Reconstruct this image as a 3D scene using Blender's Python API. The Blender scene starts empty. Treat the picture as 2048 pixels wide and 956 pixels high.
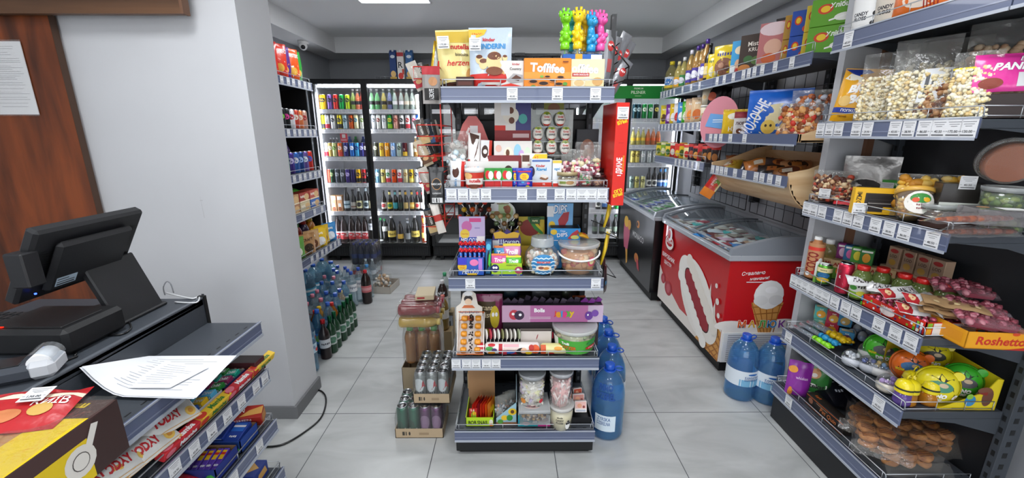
import bpy, math, random
from mathutils import Vector, Matrix
# ------------------------------------------------------------ camera, light, exposure
sc = bpy.context.scene
COL = sc.collection
PI = math.pi
R = math.radians
F_PX, PITCH, YAW, CAMZ = 830.0, R(14.3), R(-0.345), 1.53
cam_d = bpy.data.cameras.new('camera'); cam = bpy.data.objects.new('camera', cam_d); COL.objects.link(cam)
cam_d.sensor_width = 36.0; cam_d.lens = F_PX / 2048 * 36.0; cam_d.clip_start = 0.02
cam.location = (0, 0, CAMZ); cam.rotation_euler = (PI/2 - PITCH, 0, YAW)
sc.camera = cam
sc.view_settings.view_transform = 'Standard'; sc.view_settings.look = 'None'
sc.view_settings.gamma = 1.0; sc.view_settings.use_curve_mapping = False
sc.view_settings.exposure = 0.2
sc.cycles.max_bounces = 8; sc.cycles.transparent_max_bounces = 24; sc.cycles.use_denoising = True
sc.cycles.diffuse_bounces = 4; sc.cycles.sample_clamp_indirect = 6.0; sc.cycles.caustics_reflective = False; sc.cycles.caustics_refractive = False
W = bpy.data.worlds.new('world'); sc.world = W; W.use_nodes = True
W.node_tree.nodes['Background'].inputs[0].default_value = (0.93, 0.96, 1.0, 1); W.node_tree.nodes['Background'].inputs[1].default_value = 3.6
PANEL_W = 14.5            # watts of each ceiling panel
PANELS = [(-0.95, 3.58), (0.71, 3.42), (-0.95, 1.0), (0.71, 1.0), (-0.95, -0.9), (0.71, -0.9)]
LED = 28.0                 # fridge strips, emission strength
_ROT = Matrix.Rotation(YAW, 3, 'Z') @ Matrix.Rotation(PI/2 - PITCH, 3, 'X')
CAMP = Vector((0, 0, CAMZ))
def ray(px, py):
    return _ROT @ Vector(((px-1024)/F_PX, -(py-478)/F_PX, -1.0))
def onY(px, py, y):
    d = ray(px, py); return CAMP + d*(y/d.y)
def onX(px, py, x):
    d = ray(px, py); return CAMP + d*(x/d.x)
def onZ(px, py, z):
    d = ray(px, py); return CAMP + d*((z-CAMZ)/d.z)
def zY(py, y, px=1024): return onY(px, py, y).z
# ------------------------------------------------------------ materials
def lin(h):
    h = h.lstrip('#')
    if len(h) == 3: h = ''.join(c*2 for c in h)
    o = []
    for i in (0, 2, 4):
        c = int(h[i:i+2], 16)/255
        o.append(c/12.92 if c <= 0.04045 else ((c+0.055)/1.055)**2.4)
    return (o[0], o[1], o[2], 1)
_MC = {}
def NT(m):
    m.use_nodes = True; nt = m.node_tree; nt.nodes.clear(); return nt
def nd(nt, t, **k):
    n = nt.nodes.new(t)
    for a, b in k.items():
        if hasattr(n, a): setattr(n, a, b)
        else: n.inputs[a.replace('_', ' ')].default_value = b
    return n
KIND = {  # rough, metallic, coat, noise bump scale, bump strength
 'p': (0.55, 0, 0, 0, 0), 'g': (0.28, 0, 0.2, 0, 0), 'f': (0.3, 0, 0.3, 55, 0.25), 'm': (0.38, 0.75, 0, 0, 0), 's': (0.25, 1.0, 0, 0, 0),
 'k': (0.8, 0, 0, 0, 0), 'b': (0.5, 0.0, 0, 300, 0.15), 'v': (0.3, 0.6, 0, 40, 0.5)}
def mat(h, k='p'):
    """a plain procedural surface: colour h and finish k (p paper, g gloss, f film, m metal, s steel, k matt, b fine texture, v foil)"""
    key = (h, k)
    if key in _MC: return _MC[key]
    m = bpy.data.materials.new('surface_%s_%s' % (h.lstrip('#'), k)); nt = NT(m)
    out = nd(nt, 'ShaderNodeOutputMaterial'); b = nd(nt, 'ShaderNodeBsdfPrincipled')
    r, me, co, ns, bs = KIND[k]
    b.inputs['Base Color'].default_value = lin(h); b.inputs['Roughness'].default_value = r
    b.inputs['Metallic'].default_value = me; b.inputs['Coat Weight'].default_value = co
    if ns:
        tc = nd(nt, 'ShaderNodeTexCoord'); n = nd(nt, 'ShaderNodeTexNoise'); n.inputs['Scale'].default_value = ns
        bu = nd(nt, 'ShaderNodeBump'); bu.inputs['Strength'].default_value = bs; bu.inputs['Distance'].default_value = 0.004 if ns < 100 else 0.001
        nt.links.new(tc.outputs['Object'], n.inputs['Vector']); nt.links.new(n.outputs[0], bu.inputs['Height']); nt.links.new(bu.outputs[0], b.inputs['Normal'])
    nt.links.new(b.outputs[0], out.inputs[0]); _MC[key] = m
    m.diffuse_color = lin(h)
    return m
def clear(h, fac=0.12, rough=0.08, bump=0.0, name=None):
    """see-through plastic or glass: tinted transparency, a little body colour, glossy reflection by fresnel"""
    key = ('clear', h, fac, rough, bump)
    if key in _MC: return _MC[key]
    m = bpy.data.materials.new(name or 'clear_%s' % h.lstrip('#')); nt = NT(m)
    out = nd(nt, 'ShaderNodeOutputMaterial')
    tr = nd(nt, 'ShaderNodeBsdfTransparent'); tr.inputs[0].default_value = lin(h)
    df = nd(nt, 'ShaderNodeBsdfDiffuse'); df.inputs[0].default_value = lin(h)
    gl = nd(nt, 'ShaderNodeBsdfGlossy'); gl.inputs['Roughness'].default_value = rough; gl.inputs[0].default_value = (1, 1, 1, 1)
    fr = nd(nt, 'ShaderNodeLayerWeight'); fr.inputs['Blend'].default_value = 0.5
    pw = nd(nt, 'ShaderNodeMath', operation='POWER'); pw.inputs[1].default_value = 4.5
    ma = nd(nt, 'ShaderNodeMath', operation='MULTIPLY_ADD'); ma.inputs[1].default_value = 0.85; ma.inputs[2].default_value = 0.035
    m1 = nd(nt, 'ShaderNodeMixShader'); m1.inputs[0].default_value = fac
    m2 = nd(nt, 'ShaderNodeMixShader')
    L = nt.links.new
    L(tr.outputs[0], m1.inputs[1]); L(df.outputs[0], m1.inputs[2]); L(fr.outputs['Facing'], pw.inputs[0]); L(pw.outputs[0], ma.inputs[0]); L(ma.outputs[0], m2.inputs[0]); L(m1.outputs[0], m2.inputs[1]); L(gl.outputs[0], m2.inputs[2])
    if bump:
        tc = nd(nt, 'ShaderNodeTexCoord'); n = nd(nt, 'ShaderNodeTexNoise'); n.inputs['Scale'].default_value = 35; n.inputs['Detail'].default_value = 3
        bu = nd(nt, 'ShaderNodeBump'); bu.inputs['Strength'].default_value = bump; bu.inputs['Distance'].default_value = 0.01
        L(tc.outputs['Object'], n.inputs['Vector']); L(n.outputs[0], bu.inputs['Height']); L(bu.outputs[0], gl.inputs['Normal']); L(bu.outputs[0], fr.inputs['Normal'])
    L(m2.outputs[0], out.inputs[0]); _MC[key] = m
    return m
def emit(h, s):
    key = ('emit', h, s)
    if key in _MC: return _MC[key]
    m = bpy.data.materials.new('glow_%s' % h.lstrip('#')); nt = NT(m)
    out = nd(nt, 'ShaderNodeOutputMaterial'); e = nd(nt, 'ShaderNodeEmission'); e.inputs[0].default_value = lin(h); e.inputs[1].default_value = s
    nt.links.new(e.outputs[0], out.inputs[0]); _MC[key] = m
    return m
def ramp_mat(name, c1, c2, scale, stretch=(1, 1, 1), rough=0.5, detail=4, lo=0.35, hi=0.65, bump=0.0, coord='Object', dist=0.0):
    if name in _MC: return _MC[name]
    m = bpy.data.materials.new(name); nt = NT(m); L = nt.links.new
    out = nd(nt, 'ShaderNodeOutputMaterial'); b = nd(nt, 'ShaderNodeBsdfPrincipled'); b.inputs['Roughness'].default_value = rough
    tc = nd(nt, 'ShaderNodeTexCoord'); mp = nd(nt, 'ShaderNodeMapping'); mp.inputs['Scale'].default_value = stretch
    n = nd(nt, 'ShaderNodeTexNoise'); n.inputs['Scale'].default_value = scale; n.inputs['Detail'].default_value = detail; n.inputs['Distortion'].default_value = dist
    cr = nd(nt, 'ShaderNodeValToRGB'); cr.color_ramp.elements[0].position = lo; cr.color_ramp.elements[1].position = hi
    cr.color_ramp.elements[0].color = lin(c1); cr.color_ramp.elements[1].color = lin(c2)
    L(tc.outputs[coord], mp.inputs[0]); L(mp.outputs[0], n.inputs['Vector']); L(n.outputs[0], cr.inputs[0]); L(cr.outputs[0], b.inputs['Base Color'])
    if bump:
        bu = nd(nt, 'ShaderNodeBump'); bu.inputs['Strength'].default_value = bump; bu.inputs['Distance'].default_value = 0.005
        L(n.outputs[0], bu.inputs['Height']); L(bu.outputs[0], b.inputs['Normal'])
    L(b.outputs[0], out.inputs[0]); _MC[name] = m
    return m
def M_(x):
    """a colour string ('#c00' or '#c00:g') or a material"""
    if isinstance(x, str):
        a = x.split(':'); return mat(a[0], a[1] if len(a) > 1 else 'p')
    return x
# ------------------------------------------------------------ mesh building
_GL = {}
def glyphs(s, off=0.0):
    key = (s, off)
    if key in _GL: return _GL[key]
    cu = bpy.data.curves.new('t', 'FONT'); cu.body = s; cu.size = 1.0; cu.offset = off; cu.resolution_u = 2; cu.align_x = 'CENTER'; cu.fill_mode = 'FRONT'
    o = bpy.data.objects.new('t', cu); COL.objects.link(o)
    dg = bpy.context.evaluated_depsgraph_get(); ev = o.evaluated_get(dg); me = ev.to_mesh()
    vs = [(v.co.x, v.co.y) for v in me.vertices]; fs = [tuple(p.vertices) for p in me.polygons]
    if fs:
        mesh_n = me.polygons[0].normal.z
        if mesh_n < 0: fs = [f[::-1] for f in fs]
    ev.to_mesh_clear(); bpy.data.objects.remove(o); bpy.data.curves.remove(cu)
    if vs:
        x0 = min(v[0] for v in vs); x1 = max(v[0] for v in vs); cx = (x0+x1)/2
        y0 = min(v[1] for v in vs); y1 = max(v[1] for v in vs); cy = (y0+y1)/2
        vs = [((x-cx), (y-cy)) for x, y in vs]
        g = (vs, fs, x1-x0, y1-y0)
    else: g = ([], [], 1, 1)
    _GL[key] = g
    return g
UNREAD = {'LUX', 'SNAX', 'NUT', 'SMAK', 'TOY', 'GUM', 'MINI', 'BAR', 'DRIED', 'FRUIT', 'TEST BREWERY', 'sour', 'X', 'BURN', 'GUAR', 'GREEN', 'LIDER', 'Seeds', 'DATES', 'DUO', 'BLAGO', 'MILKY', 'NUTS', 'yami', 'CANDY HOUSE', 'FUNDUK', 'ANANAS', 'POP', 'CRAFT2'}
class MB:
    def __init__(s): s.v = []; s.f = []; s.m = []; s.mi = []; s.sm = []
    def mid(s, m):
        m = M_(m)
        if m not in s.m: s.m.append(m)
        return s.m.index(m)
    def add(s, vs, fs, m, smooth=False):
        b = len(s.v); i = s.mid(m)
        s.v.extend([tuple(v) for v in vs])
        for f in fs:
            s.f.append(tuple(b+k for k in f)); s.mi.append(i); s.sm.append(smooth)
        return s
    def box(s, x0, x1, y0, y1, z0, z1, m, c=0.0):
        if c <= 0:
            vs = [(x0,y0,z0),(x1,y0,z0),(x1,y1,z0),(x0,y1,z0),(x0,y0,z1),(x1,y0,z1),(x1,y1,z1),(x0,y1,z1)]
            return s.add(vs, [(0,3,2,1),(4,5,6,7),(0,1,5,4),(1,2,6,5),(2,3,7,6),(3,0,4,7)], m)
        # chamfered: three rings of vertices per axis extreme
        vs = []; idx = {}
        for a, (x, sx) in enumerate(((x0, 1), (x1, -1))):
            for b_, (y, sy) in enumerate(((y0, 1), (y1, -1))):
                for d, (z, sz) in enumerate(((z0, 1), (z1, -1))):
                    for e in range(3):
                        p = [x+sx*c, y+sy*c, z+sz*c]; p[e] = (x, y, z)[e]
                        idx[(a, b_, d, e)] = len(vs); vs.append(p)
        I = lambda a, b_, d, e: idx[(a, b_, d, e)]
        fs = [(I(0,0,0,2),I(0,1,0,2),I(1,1,0,2),I(1,0,0,2)), (I(0,0,1,2),I(1,0,1,2),I(1,1,1,2),I(0,1,1,2)),
              (I(0,0,0,1),I(1,0,0,1),I(1,0,1,1),I(0,0,1,1)), (I(0,1,0,1),I(0,1,1,1),I(1,1,1,1),I(1,1,0,1)),
              (I(0,0,0,0),I(0,0,1,0),I(0,1,1,0),I(0,1,0,0)), (I(1,0,0,0),I(1,1,0,0),I(1,1,1,0),I(1,0,1,0))]
        for a in (0, 1):
            for b_ in (0, 1):
                f = (I(a,b_,0,0),I(a,b_,0,1),I(a,b_,1,1),I(a,b_,1,0)); fs.append(f if (a ^ b_) == 0 else f[::-1])
                f = (I(a,0,b_,0),I(a,0,b_,2),I(a,1,b_,2),I(a,1,b_,0)); fs.append(f if (a ^ b_) else f[::-1])
                f = (I(0,a,b_,1),I(0,a,b_,2),I(1,a,b_,2),I(1,a,b_,1)); fs.append(f if (a ^ b_) == 0 else f[::-1])
                for d in (0, 1):
                    t = (I(a,b_,d,0),I(a,b_,d,1),I(a,b_,d,2)); fs.append(t if (a+b_+d) % 2 else t[::-1])
        return s.add(vs, fs, m)
    def lathe(s, prof, seg=20, cx=0, cy=0, sx=1, sy=1, cap=True, smooth=True, bend=None):
        """prof: (r, z) or (r, z, material); the material of a point colours the band above it"""
        cur = None; prof = [tuple(p) for p in prof]; b = len(s.v); n = len(prof)
        for p in prof:
            for k in range(seg):
                a = 2*PI*k/seg; v = (cx + sx*p[0]*math.cos(a), cy + sy*p[0]*math.sin(a), p[1])
                s.v.append(bend(v) if bend else v)
        for i, p in enumerate(prof):
            if len(p) > 2 and p[2] is not None: cur = s.mid(p[2])
            if i == n-1: break
            for k in range(seg):
                k2 = (k+1) % seg
                s.f.append((b+i*seg+k, b+i*seg+k2, b+(i+1)*seg+k2, b+(i+1)*seg+k)); s.mi.append(cur); s.sm.append(smooth)
        if cap:
            first = s.mid(prof[0][2]) if len(prof[0]) > 2 else cur
            s.f.append(tuple(b+k for k in range(seg))[::-1]); s.mi.append(first); s.sm.append(False)
            s.f.append(tuple(b+(n-1)*seg+k for k in range(seg))); s.mi.append(cur); s.sm.append(False)
        return s
    def tube(s, pts, r, m, seg=6, closed=False):
        pts = [Vector(p) for p in pts]; n = len(pts); b = len(s.v); i = s.mid(m)
        for k, p in enumerate(pts):
            if closed: d = pts[(k+1) % n] - pts[k-1]
            else: d = pts[min(k+1, n-1)] - pts[max(k-1, 0)]
            d.normalize(); up = Vector((0, 0, 1)) if abs(d.z) < 0.9 else Vector((0, 1, 0))
            a = d.cross(up).normalized(); c = d.cross(a)
            rr = r[k] if isinstance(r, (list, tuple)) else r
            for j in range(seg):
                t = 2*PI*j/seg; s.v.append(tuple(p + (a*math.cos(t) + c*math.sin(t))*rr))
        for k in range(n if closed else n-1):
            k2 = (k+1) % n
            for j in range(seg):
                j2 = (j+1) % seg
                s.f.append((b+k*seg+j, b+k2*seg+j, b+k2*seg+j2, b+k*seg+j2)); s.mi.append(i); s.sm.append(True)
        if not closed:
            s.f.append(tuple(b+j for j in range(seg))); s.mi.append(i); s.sm.append(False)
            s.f.append(tuple(b+(n-1)*seg+j for j in range(seg))[::-1]); s.mi.append(i); s.sm.append(False)
        return s
    def prism(s, poly, a0, a1, axis, m):
        """poly: 2-D outline, extruded from a0 to a1 along 'x', 'y' or 'z'"""
        n = len(poly); P = {'x': lambda p, a: (a, p[0], p[1]), 'y': lambda p, a: (p[0], a, p[1]), 'z': lambda p, a: (p[0], p[1], a)}[axis]
        vs = [P(p, a0) for p in poly] + [P(p, a1) for p in poly]
        fs = [tuple(range(n))[::-1], tuple(range(n, 2*n))] + [(k, (k+1) % n, n+(k+1) % n, n+k) for k in range(n)]
        return s.add(vs, fs, m)
    def grid(s, fn, nu, nv, m, smooth=True, flip=False):
        vs = [fn(i/nu, j/nv) for j in range(nv+1) for i in range(nu+1)]
        fs = [(j*(nu+1)+i, j*(nu+1)+i+1, (j+1)*(nu+1)+i+1, (j+1)*(nu+1)+i) for j in range(nv) for i in range(nu)]
        if flip: fs = [f[::-1] for f in fs]
        return s.add(vs, fs, m, smooth)
    def ball(s, c, r, m, seg=12, rings=8, sx=1, sy=1, sz=1):
        pr = [(math.sin(PI*k/rings)*r + (1e-5 if k in (0, rings) else 0), 0) for k in range(rings+1)]
        b = len(s.v); i = s.mid(m)
        for k in range(rings+1):
            a = PI*k/rings
            for j in range(seg):
                t = 2*PI*j/seg; s.v.append((c[0]+r*sx*math.sin(a)*math.cos(t), c[1]+r*sy*math.sin(a)*math.sin(t), c[2]-r*sz*math.cos(a)))
        for k in range(rings):
            for j in range(seg):
                j2 = (j+1) % seg
                s.f.append((b+k*seg+j, b+k*seg+j2, b+(k+1)*seg+j2, b+(k+1)*seg+j)); s.mi.append(i); s.sm.append(True)
        return s
    def xf(s, mtx, start=0):
        s.v[start:] = [tuple(mtx @ Vector(v)) for v in s.v[start:]]; return s
    def mesh(s, name):
        me = bpy.data.meshes.new(name); me.from_pydata(s.v, [], s.f)
        for m in s.m: me.materials.append(m)
        me.polygons.foreach_set('material_index', s.mi); me.polygons.foreach_set('use_smooth', s.sm); me.update()
        return me
    def build(s, name, parent=None, label=None):
        o = bpy.data.objects.new(name, s.mesh(name)); COL.objects.link(o)
        if parent is not None: o.parent = parent
        if label: o['label'] = label
        return o
    # art printed on a surface: S(u, v, eps) -> point, with S.w, S.h in metres
    def art(s, S, items, e0=0.0004, de=0.0002):
        for k, a in enumerate(items):
            e = e0 + de*k; t = a[0]
            if t == 'r':
                _, u0, v0, u1, v1, c = a[:6]
                nu = max(1, int(round(S.nu*abs(u1-u0)))); nv = max(1, int(round(S.nv*abs(v1-v0))))
                s.grid(lambda i, j: S(u0+(u1-u0)*i, v0+(v1-v0)*j, e), nu, nv, c, smooth=S.nu > 1)
            elif t == 'e':
                _, cu, cv, ru, rv, c = a[:6]; n = 16; rings = 1 if S.nu <= 1 else 2
                vs = [S(cu, cv, e)]
                for q in range(1, rings+1):
                    vs += [S(cu+ru*q/rings*math.cos(2*PI*i/n), cv+rv*q/rings*math.sin(2*PI*i/n), e) for i in range(n)]
                fs = [(0, 1+i, 1+(i+1) % n) for i in range(n)]
                for q in range(1, rings): fs += [(1+(q-1)*n+i, 1+q*n+i, 1+q*n+(i+1) % n, 1+(q-1)*n+(i+1) % n) for i in range(n)]
                s.add(vs, fs, c)
            elif t == 'p':
                _, pts, c = a[:3]; n = len(pts)
                cu = sum(p[0] for p in pts)/n; cv = sum(p[1] for p in pts)/n
                vs = [S(cu, cv, e)] + [S(p[0], p[1], e) for p in pts]
                s.add(vs, [(0, 1+i, 1+(i+1) % n) for i in range(n)], c)
            elif t == 't':
                _, txt, cu, cv, hh, c = a[:6]; o = a[6] if len(a) > 6 else {}
                if txt in UNREAD:   # print too small or blurred to read in the photograph: plain strokes
                    wd = min(o.get('w', .6), .62*hh*len(txt)*S.h/S.w)*.5; n = len(txt)
                    if abs(math.sin(o.get('rot', 0))) > .7: s.art(S, [('r', cu-hh*.3, cv-.15+.3*q/n, cu+hh*.3, cv-.15+.3*(q+.6)/n, c) for q in range(n)], e, 0)
                    else: s.art(S, [('r', cu-wd+2*wd*q/n, cv-hh*(.3+.12*(q % 2)), cu-wd+2*wd*(q+.62)/n, cv+hh*(.36-.1*(q % 3 == 1)), c) for q in range(n)], e, 0)
                    continue
                for lay, (cc, off) in enumerate((((o['out'], 0.05),) if 'out' in o else ()) + ((c, o.get('off', 0.012)),)):
                    vs, fs, gw, gh = glyphs(txt, off)
                    base = glyphs(txt, o.get('off', 0.012))
                    sz = hh*S.h/max(base[3], 0.3); sx = sz
                    rot = o.get('rot', 0); mw = o.get('w', 0.9)*(S.w if abs(math.sin(rot)) < 0.7 else S.h)
                    if base[2]*sx > mw: sx = mw/base[2]
                    if o.get('fill'): sx = mw/base[2]
                    cr, sr = math.cos(rot), math.sin(rot); sh = o.get('sl', 0)
                    out = []
                    for x, y in vs:
                        x2 = (x + y*sh)*sx; y2 = y*sz
                        out.append(S(cu + (x2*cr - y2*sr)/S.w, cv + (x2*sr + y2*cr)/S.h, e + lay*0.00015))
                    s.add(out, fs, cc)
        return s
class Surf:
    def __init__(s, fn, w, h, nu=1, nv=1): s.fn = fn; s.w = w; s.h = h; s.nu = nu; s.nv = nv
    def __call__(s, u, v, e): return s.fn(u, v, e)
def SF(w, h, x0, y, z0, lean=0.0):   # flat face looking to -Y
    return Surf(lambda u, v, e: (x0+u*w, y-e+lean*v, z0+v*h), w, h)
def SB(w, h, x0, y, z0):   # flat face looking to +Y
    return Surf(lambda u, v, e: (x0+w-u*w, y+e, z0+v*h), w, h)
def SL(w, h, x, y0, z0):   # face looking to -X, u runs to -Y
    return Surf(lambda u, v, e: (x-e, y0+w-u*w, z0+v*h), w, h)
def SRt(w, h, x, y0, z0):  # face looking to +X
    return Surf(lambda u, v, e: (x+e, y0+u*w, z0+v*h), w, h)
def ST(w, h, x0, y0, z):   # face looking up
    return Surf(lambda u, v, e: (x0+u*w, y0+v*h, z+e), w, h)
def SC(r, h, z0, span=150, rf=None):  # cylinder front (-Y)
    sp = R(span)
    def fn(u, v, e):
        a = -PI/2 + (u-0.5)*sp; rr = (rf(v) if rf else r) + e
        return (rr*math.cos(a), rr*math.sin(a), z0+v*h)
    return Surf(fn, r*sp, h, nu=max(6, int(span/15)), nv=1 if not rf else 6)
# ------------------------------------------------------------ things
USED = {}
def tag(o, label=None, cat=None, group=None, kind=None):
    if label:
        o['label'] = label
        USED.setdefault(label, []).append(o.name)
    if cat: o['category'] = cat
    if group: o['group'] = group
    if kind: o['kind'] = kind
    return o
def thing(name, loc=(0, 0, 0), rz=0.0, label=None, cat=None, group=None):
    o = bpy.data.objects.new(name, None); COL.objects.link(o); o.empty_display_size = 0.05
    o.location = loc; o.rotation_euler = (0, 0, rz)
    return tag(o, label, cat, group)
def struct(name, mb, m=None):
    o = mb.build(name); o['kind'] = 'structure'; return o
_PROTO = {}
def put(key, builder, loc, rz=0.0, label=None, cat=None, group=None, rot=None, scale=None):
    """the first time builds the thing, afterwards copies it with its parts and sub-parts"""
    if key not in _PROTO:
        root = builder(); _PROTO[key] = (root, [(c, list(c.children)) for c in root.children])
        r = root
    else:
        src, kids = _PROTO[key]
        r = src.copy(); COL.objects.link(r)
        for k in list(r.keys()):
            if k in ('label', 'category', 'group'): del r[k]
        for c, gs in kids:
            c2 = c.copy(); COL.objects.link(c2); c2.parent = r
            for g in gs:
                g2 = g.copy(); COL.objects.link(g2); g2.parent = c2
    r.location = loc; r.rotation_euler = rot if rot else (0, 0, rz)
    r.scale = scale if scale is not None else (1, 1, 1)
    return tag(r, label, cat, group)
ORD = ['first', 'second', 'third', 'fourth', 'fifth', 'sixth', 'seventh', 'eighth', 'ninth', 'tenth', 'eleventh', 'twelfth', 'thirteenth', 'fourteenth', 'fifteenth', 'sixteenth']
BLACK, WHITE, GREY = '#141416', '#f2f2f0', '#8f9296'
STEEL = '#c9ccd0:s'; WIRE = '#b9bdc2:m'; GUN = '#3f444b:b'; DARK = '#1b1c1f:b'; RAILC = '#5c6580:g'
# ============================================================ THE ROOM
XL, XR, YB, YF, ZC, ZS = -2.27, 1.98, 5.62, -2.4, 2.60, 2.43
def floor_material():
    m = bpy.data.materials.new('grey_concrete_tiles'); nt = NT(m); L = nt.links.new
    out = nd(nt, 'ShaderNodeOutputMaterial'); b = nd(nt, 'ShaderNodeBsdfPrincipled')
    tc = nd(nt, 'ShaderNodeTexCoord'); mp = nd(nt, 'ShaderNodeMapping'); mp.inputs['Location'].default_value = (0.98, -2.027+2.4, 0)
    br = nd(nt, 'ShaderNodeTexBrick'); br.offset = 0.0; br.squash = 1.0
    br.inputs['Scale'].default_value = 1.0; br.inputs['Mortar Size'].default_value = 0.0022; br.inputs['Mortar Smooth'].default_value = 0.1
    br.inputs['Brick Width'].default_value = 0.6; br.inputs['Row Height'].default_value = 0.6
    n1 = nd(nt, 'ShaderNodeTexNoise'); n1.inputs['Scale'].default_value = 2.3; n1.inputs['Detail'].default_value = 8; n1.inputs['Distortion'].default_value = 0.8
    m2 = nd(nt, 'ShaderNodeMapping'); m2.inputs['Scale'].default_value = (1, 2.6, 1)
    c1 = nd(nt, 'ShaderNodeValToRGB'); c1.color_ramp.elements[0].position = 0.3; c1.color_ramp.elements[1].position = 0.7
    c1.color_ramp.elements[0].color = lin('#a3a5a4'); c1.color_ramp.elements[1].color = lin('#c0c2c1')
    mx = nd(nt, 'ShaderNodeMix', data_type='RGBA')
    mx.inputs[7].default_value = lin('#55575a')
    L(tc.outputs['Object'], mp.inputs[0]); L(mp.outputs[0], br.inputs['Vector']); L(tc.outputs['Object'], m2.inputs[0]); L(m2.outputs[0], n1.inputs['Vector'])
    L(n1.outputs[0], c1.inputs[0]); L(br.outputs['Fac'], mx.inputs[0]); L(c1.outputs[0], mx.inputs[6]); L(mx.outputs[2], b.inputs['Base Color'])
    b.inputs['Roughness'].default_value = 0.42
    L(b.outputs[0], out.inputs[0]); return m
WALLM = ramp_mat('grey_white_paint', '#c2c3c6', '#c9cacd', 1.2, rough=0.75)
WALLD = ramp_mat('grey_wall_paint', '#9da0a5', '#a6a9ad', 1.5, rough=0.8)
CEILM = ramp_mat('ceiling_paint', '#eeefef', '#f3f4f4', 0.8, rough=0.85)
struct('floor', MB().box(-2.6, 2.3, YF, YB+0.3, -0.05, 0, floor_material()))
# ceiling with openings left by the lamps laid on it
struct('ceiling', MB().box(-2.6, 2.3, YF, YB+0.3, ZC, ZC+0.05, CEILM))
# dropped soffit round three sides
s = MB(); s.box(-2.6, -2.01, 2.27, YB+0.2, ZS, ZC, CEILM); s.box(1.77, 2.3, YF, YB+0.2, ZS, ZC, CEILM); s.box(-2.01, 1.77, 5.2, YB+0.2, ZS, ZC, CEILM)
struct('trim_1', s)
struct('wall_back', MB().box(-2.6, 2.3, YB, YB+0.1, 0, ZS, WALLD))
struct('wall_left', MB().box(XL-0.1, XL, 2.27, YB, 0, ZS, WALLD))
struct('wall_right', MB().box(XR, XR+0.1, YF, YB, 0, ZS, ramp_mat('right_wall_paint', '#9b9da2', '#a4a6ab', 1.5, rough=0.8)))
# stub wall on the left with the pillar end
struct('wall_front_left', MB().box(-2.6, -1.185, 1.995, 2.27, 0, ZC, WALLM))
b = MB(); b.box(-2.6, -1.172, 1.983, 1.995, 0, 0.075, '#77787a'); b.box(-1.185, -1.172, 1.995, 2.283, 0, 0.075, '#6b6c6e'); b.box(-1.172-0.0, -1.1719, 1.983, 2.283, 0.074, 0.076, '#8d8e90')
struct('baseboard_left', b)
# scuff marks of the wall
b = MB(); b.box(-1.494, -1.480, 1.9945, 1.995, 1.215, 1.2165, '#98979a'); b.prism([(-1.488, 1.13), (-1.486, 1.13), (-1.4895, 1.235)], 1.9945, 1.995, 'y', '#b0afb0')
struct('trim_2', b)
struct('wall_side', MB().box(-2.7, -2.6, YF, YB, 0, ZC, WALLM))
# unseen shop front: piers and a lintel round a window added for sky fill
s = MB(); s.box(-2.6, -2.2, YF-0.1, YF, 0, ZC, WALLM); s.box(1.6, 2.3, YF-0.1, YF, 0, ZC, WALLM); s.box(-2.2, 1.6, YF-0.1, YF, 2.3, ZC, WALLM); s.box(-2.2, 1.6, YF-0.1, YF, 0, 0.5, WALLM)
struct('wall_front', s)
s = MB(); s.box(-2.2, 1.6, YF-0.06, YF-0.05, 0.5, 2.3, clear('#ffffff', 0.02, 0.02)); 
for x in (-2.2, -0.95, 0.35, 1.56): s.box(x, x+0.05, YF-0.09, YF-0.02, 0.5, 2.3, '#303236')
struct('added_window_1', s)
# pillar beside the freezer, with its brown edge board and the grey wall behind
PLX = onY(1651, 261, 2.09).x
b = MB(); b.box(PLX, PLX+0.165, 2.05, 2.09, 0, ZS, ramp_mat('pillar_paint', '#b6b8bd', '#bec0c4', 1.4, rough=0.7)); struct('wall_pillar', b)
WOOD_OR = ramp_mat('orange_wood', '#43200f', '#87431c', 4.5, (1.7, 1, 0.22), 0.4, 5, 0.36, 0.62, dist=0.9)
WOOD_BR = ramp_mat('brown_wood', '#3f2a1c', '#65462f', 4.0, (0.3, 1, 3.0), 0.5, 6, 0.3, 0.7, dist=0.5)
WOOD_LT = ramp_mat('light_pine', '#c49a6c', '#e3c79d', 5.0, (0.5, 0.3, 3.0), 0.5, 5, 0.3, 0.7, dist=0.8)
b = MB(); b.box(PLX+0.165, PLX+0.2, 2.03, 2.06, 0, ZS, ramp_mat('edge_board', '#6d4a35', '#86604a', 5, (1, 1, .3))); struct('trim_3', b)
b = MB(); b.box(PLX+0.2, XR, 2.05, 2.08, 0, ZS, '#a7a9ad'); struct('trim_4', b)
# ceiling lamps
for k, (x, y) in enumerate(PANELS):
    where = ['over the drinks fridges, left of the toys', 'over the sweets stand, toward the back', 'over the left aisle', 'over the right aisle', 'behind the counter', 'beside the shop window'][k]
    t = thing('ceiling_light', (x, y, ZC), 0, 'square white ceiling panel lamp ' + where, 'lamp', 'ceiling panel lamps')
    f = MB(); h = 0.3
    for a in ((-h, h, -h, -h+.012), (-h, h, h-.012, h), (-h, -h+.012, -h, h), (h-.012, h, -h, h)): f.box(*a, -0.014, 0, '#e8e8e8')
    f.build('frame', t)
    MB().box(-h+.012, h-.012, -h+.012, h-.012, -0.008, 0, emit('#f4f8ff', 1.6)).build('diffuser', t)
    ld = bpy.data.lights.new('panel_glow', 'AREA'); ld.shape = 'SQUARE'; ld.size = 0.56; ld.energy = PANEL_W; ld.color = (0.96, 0.98, 1.0)
    lo = bpy.data.objects.new('panel_glow', ld); COL.objects.link(lo); lo.parent = t; lo.location = (0, 0, -0.012)
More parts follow.
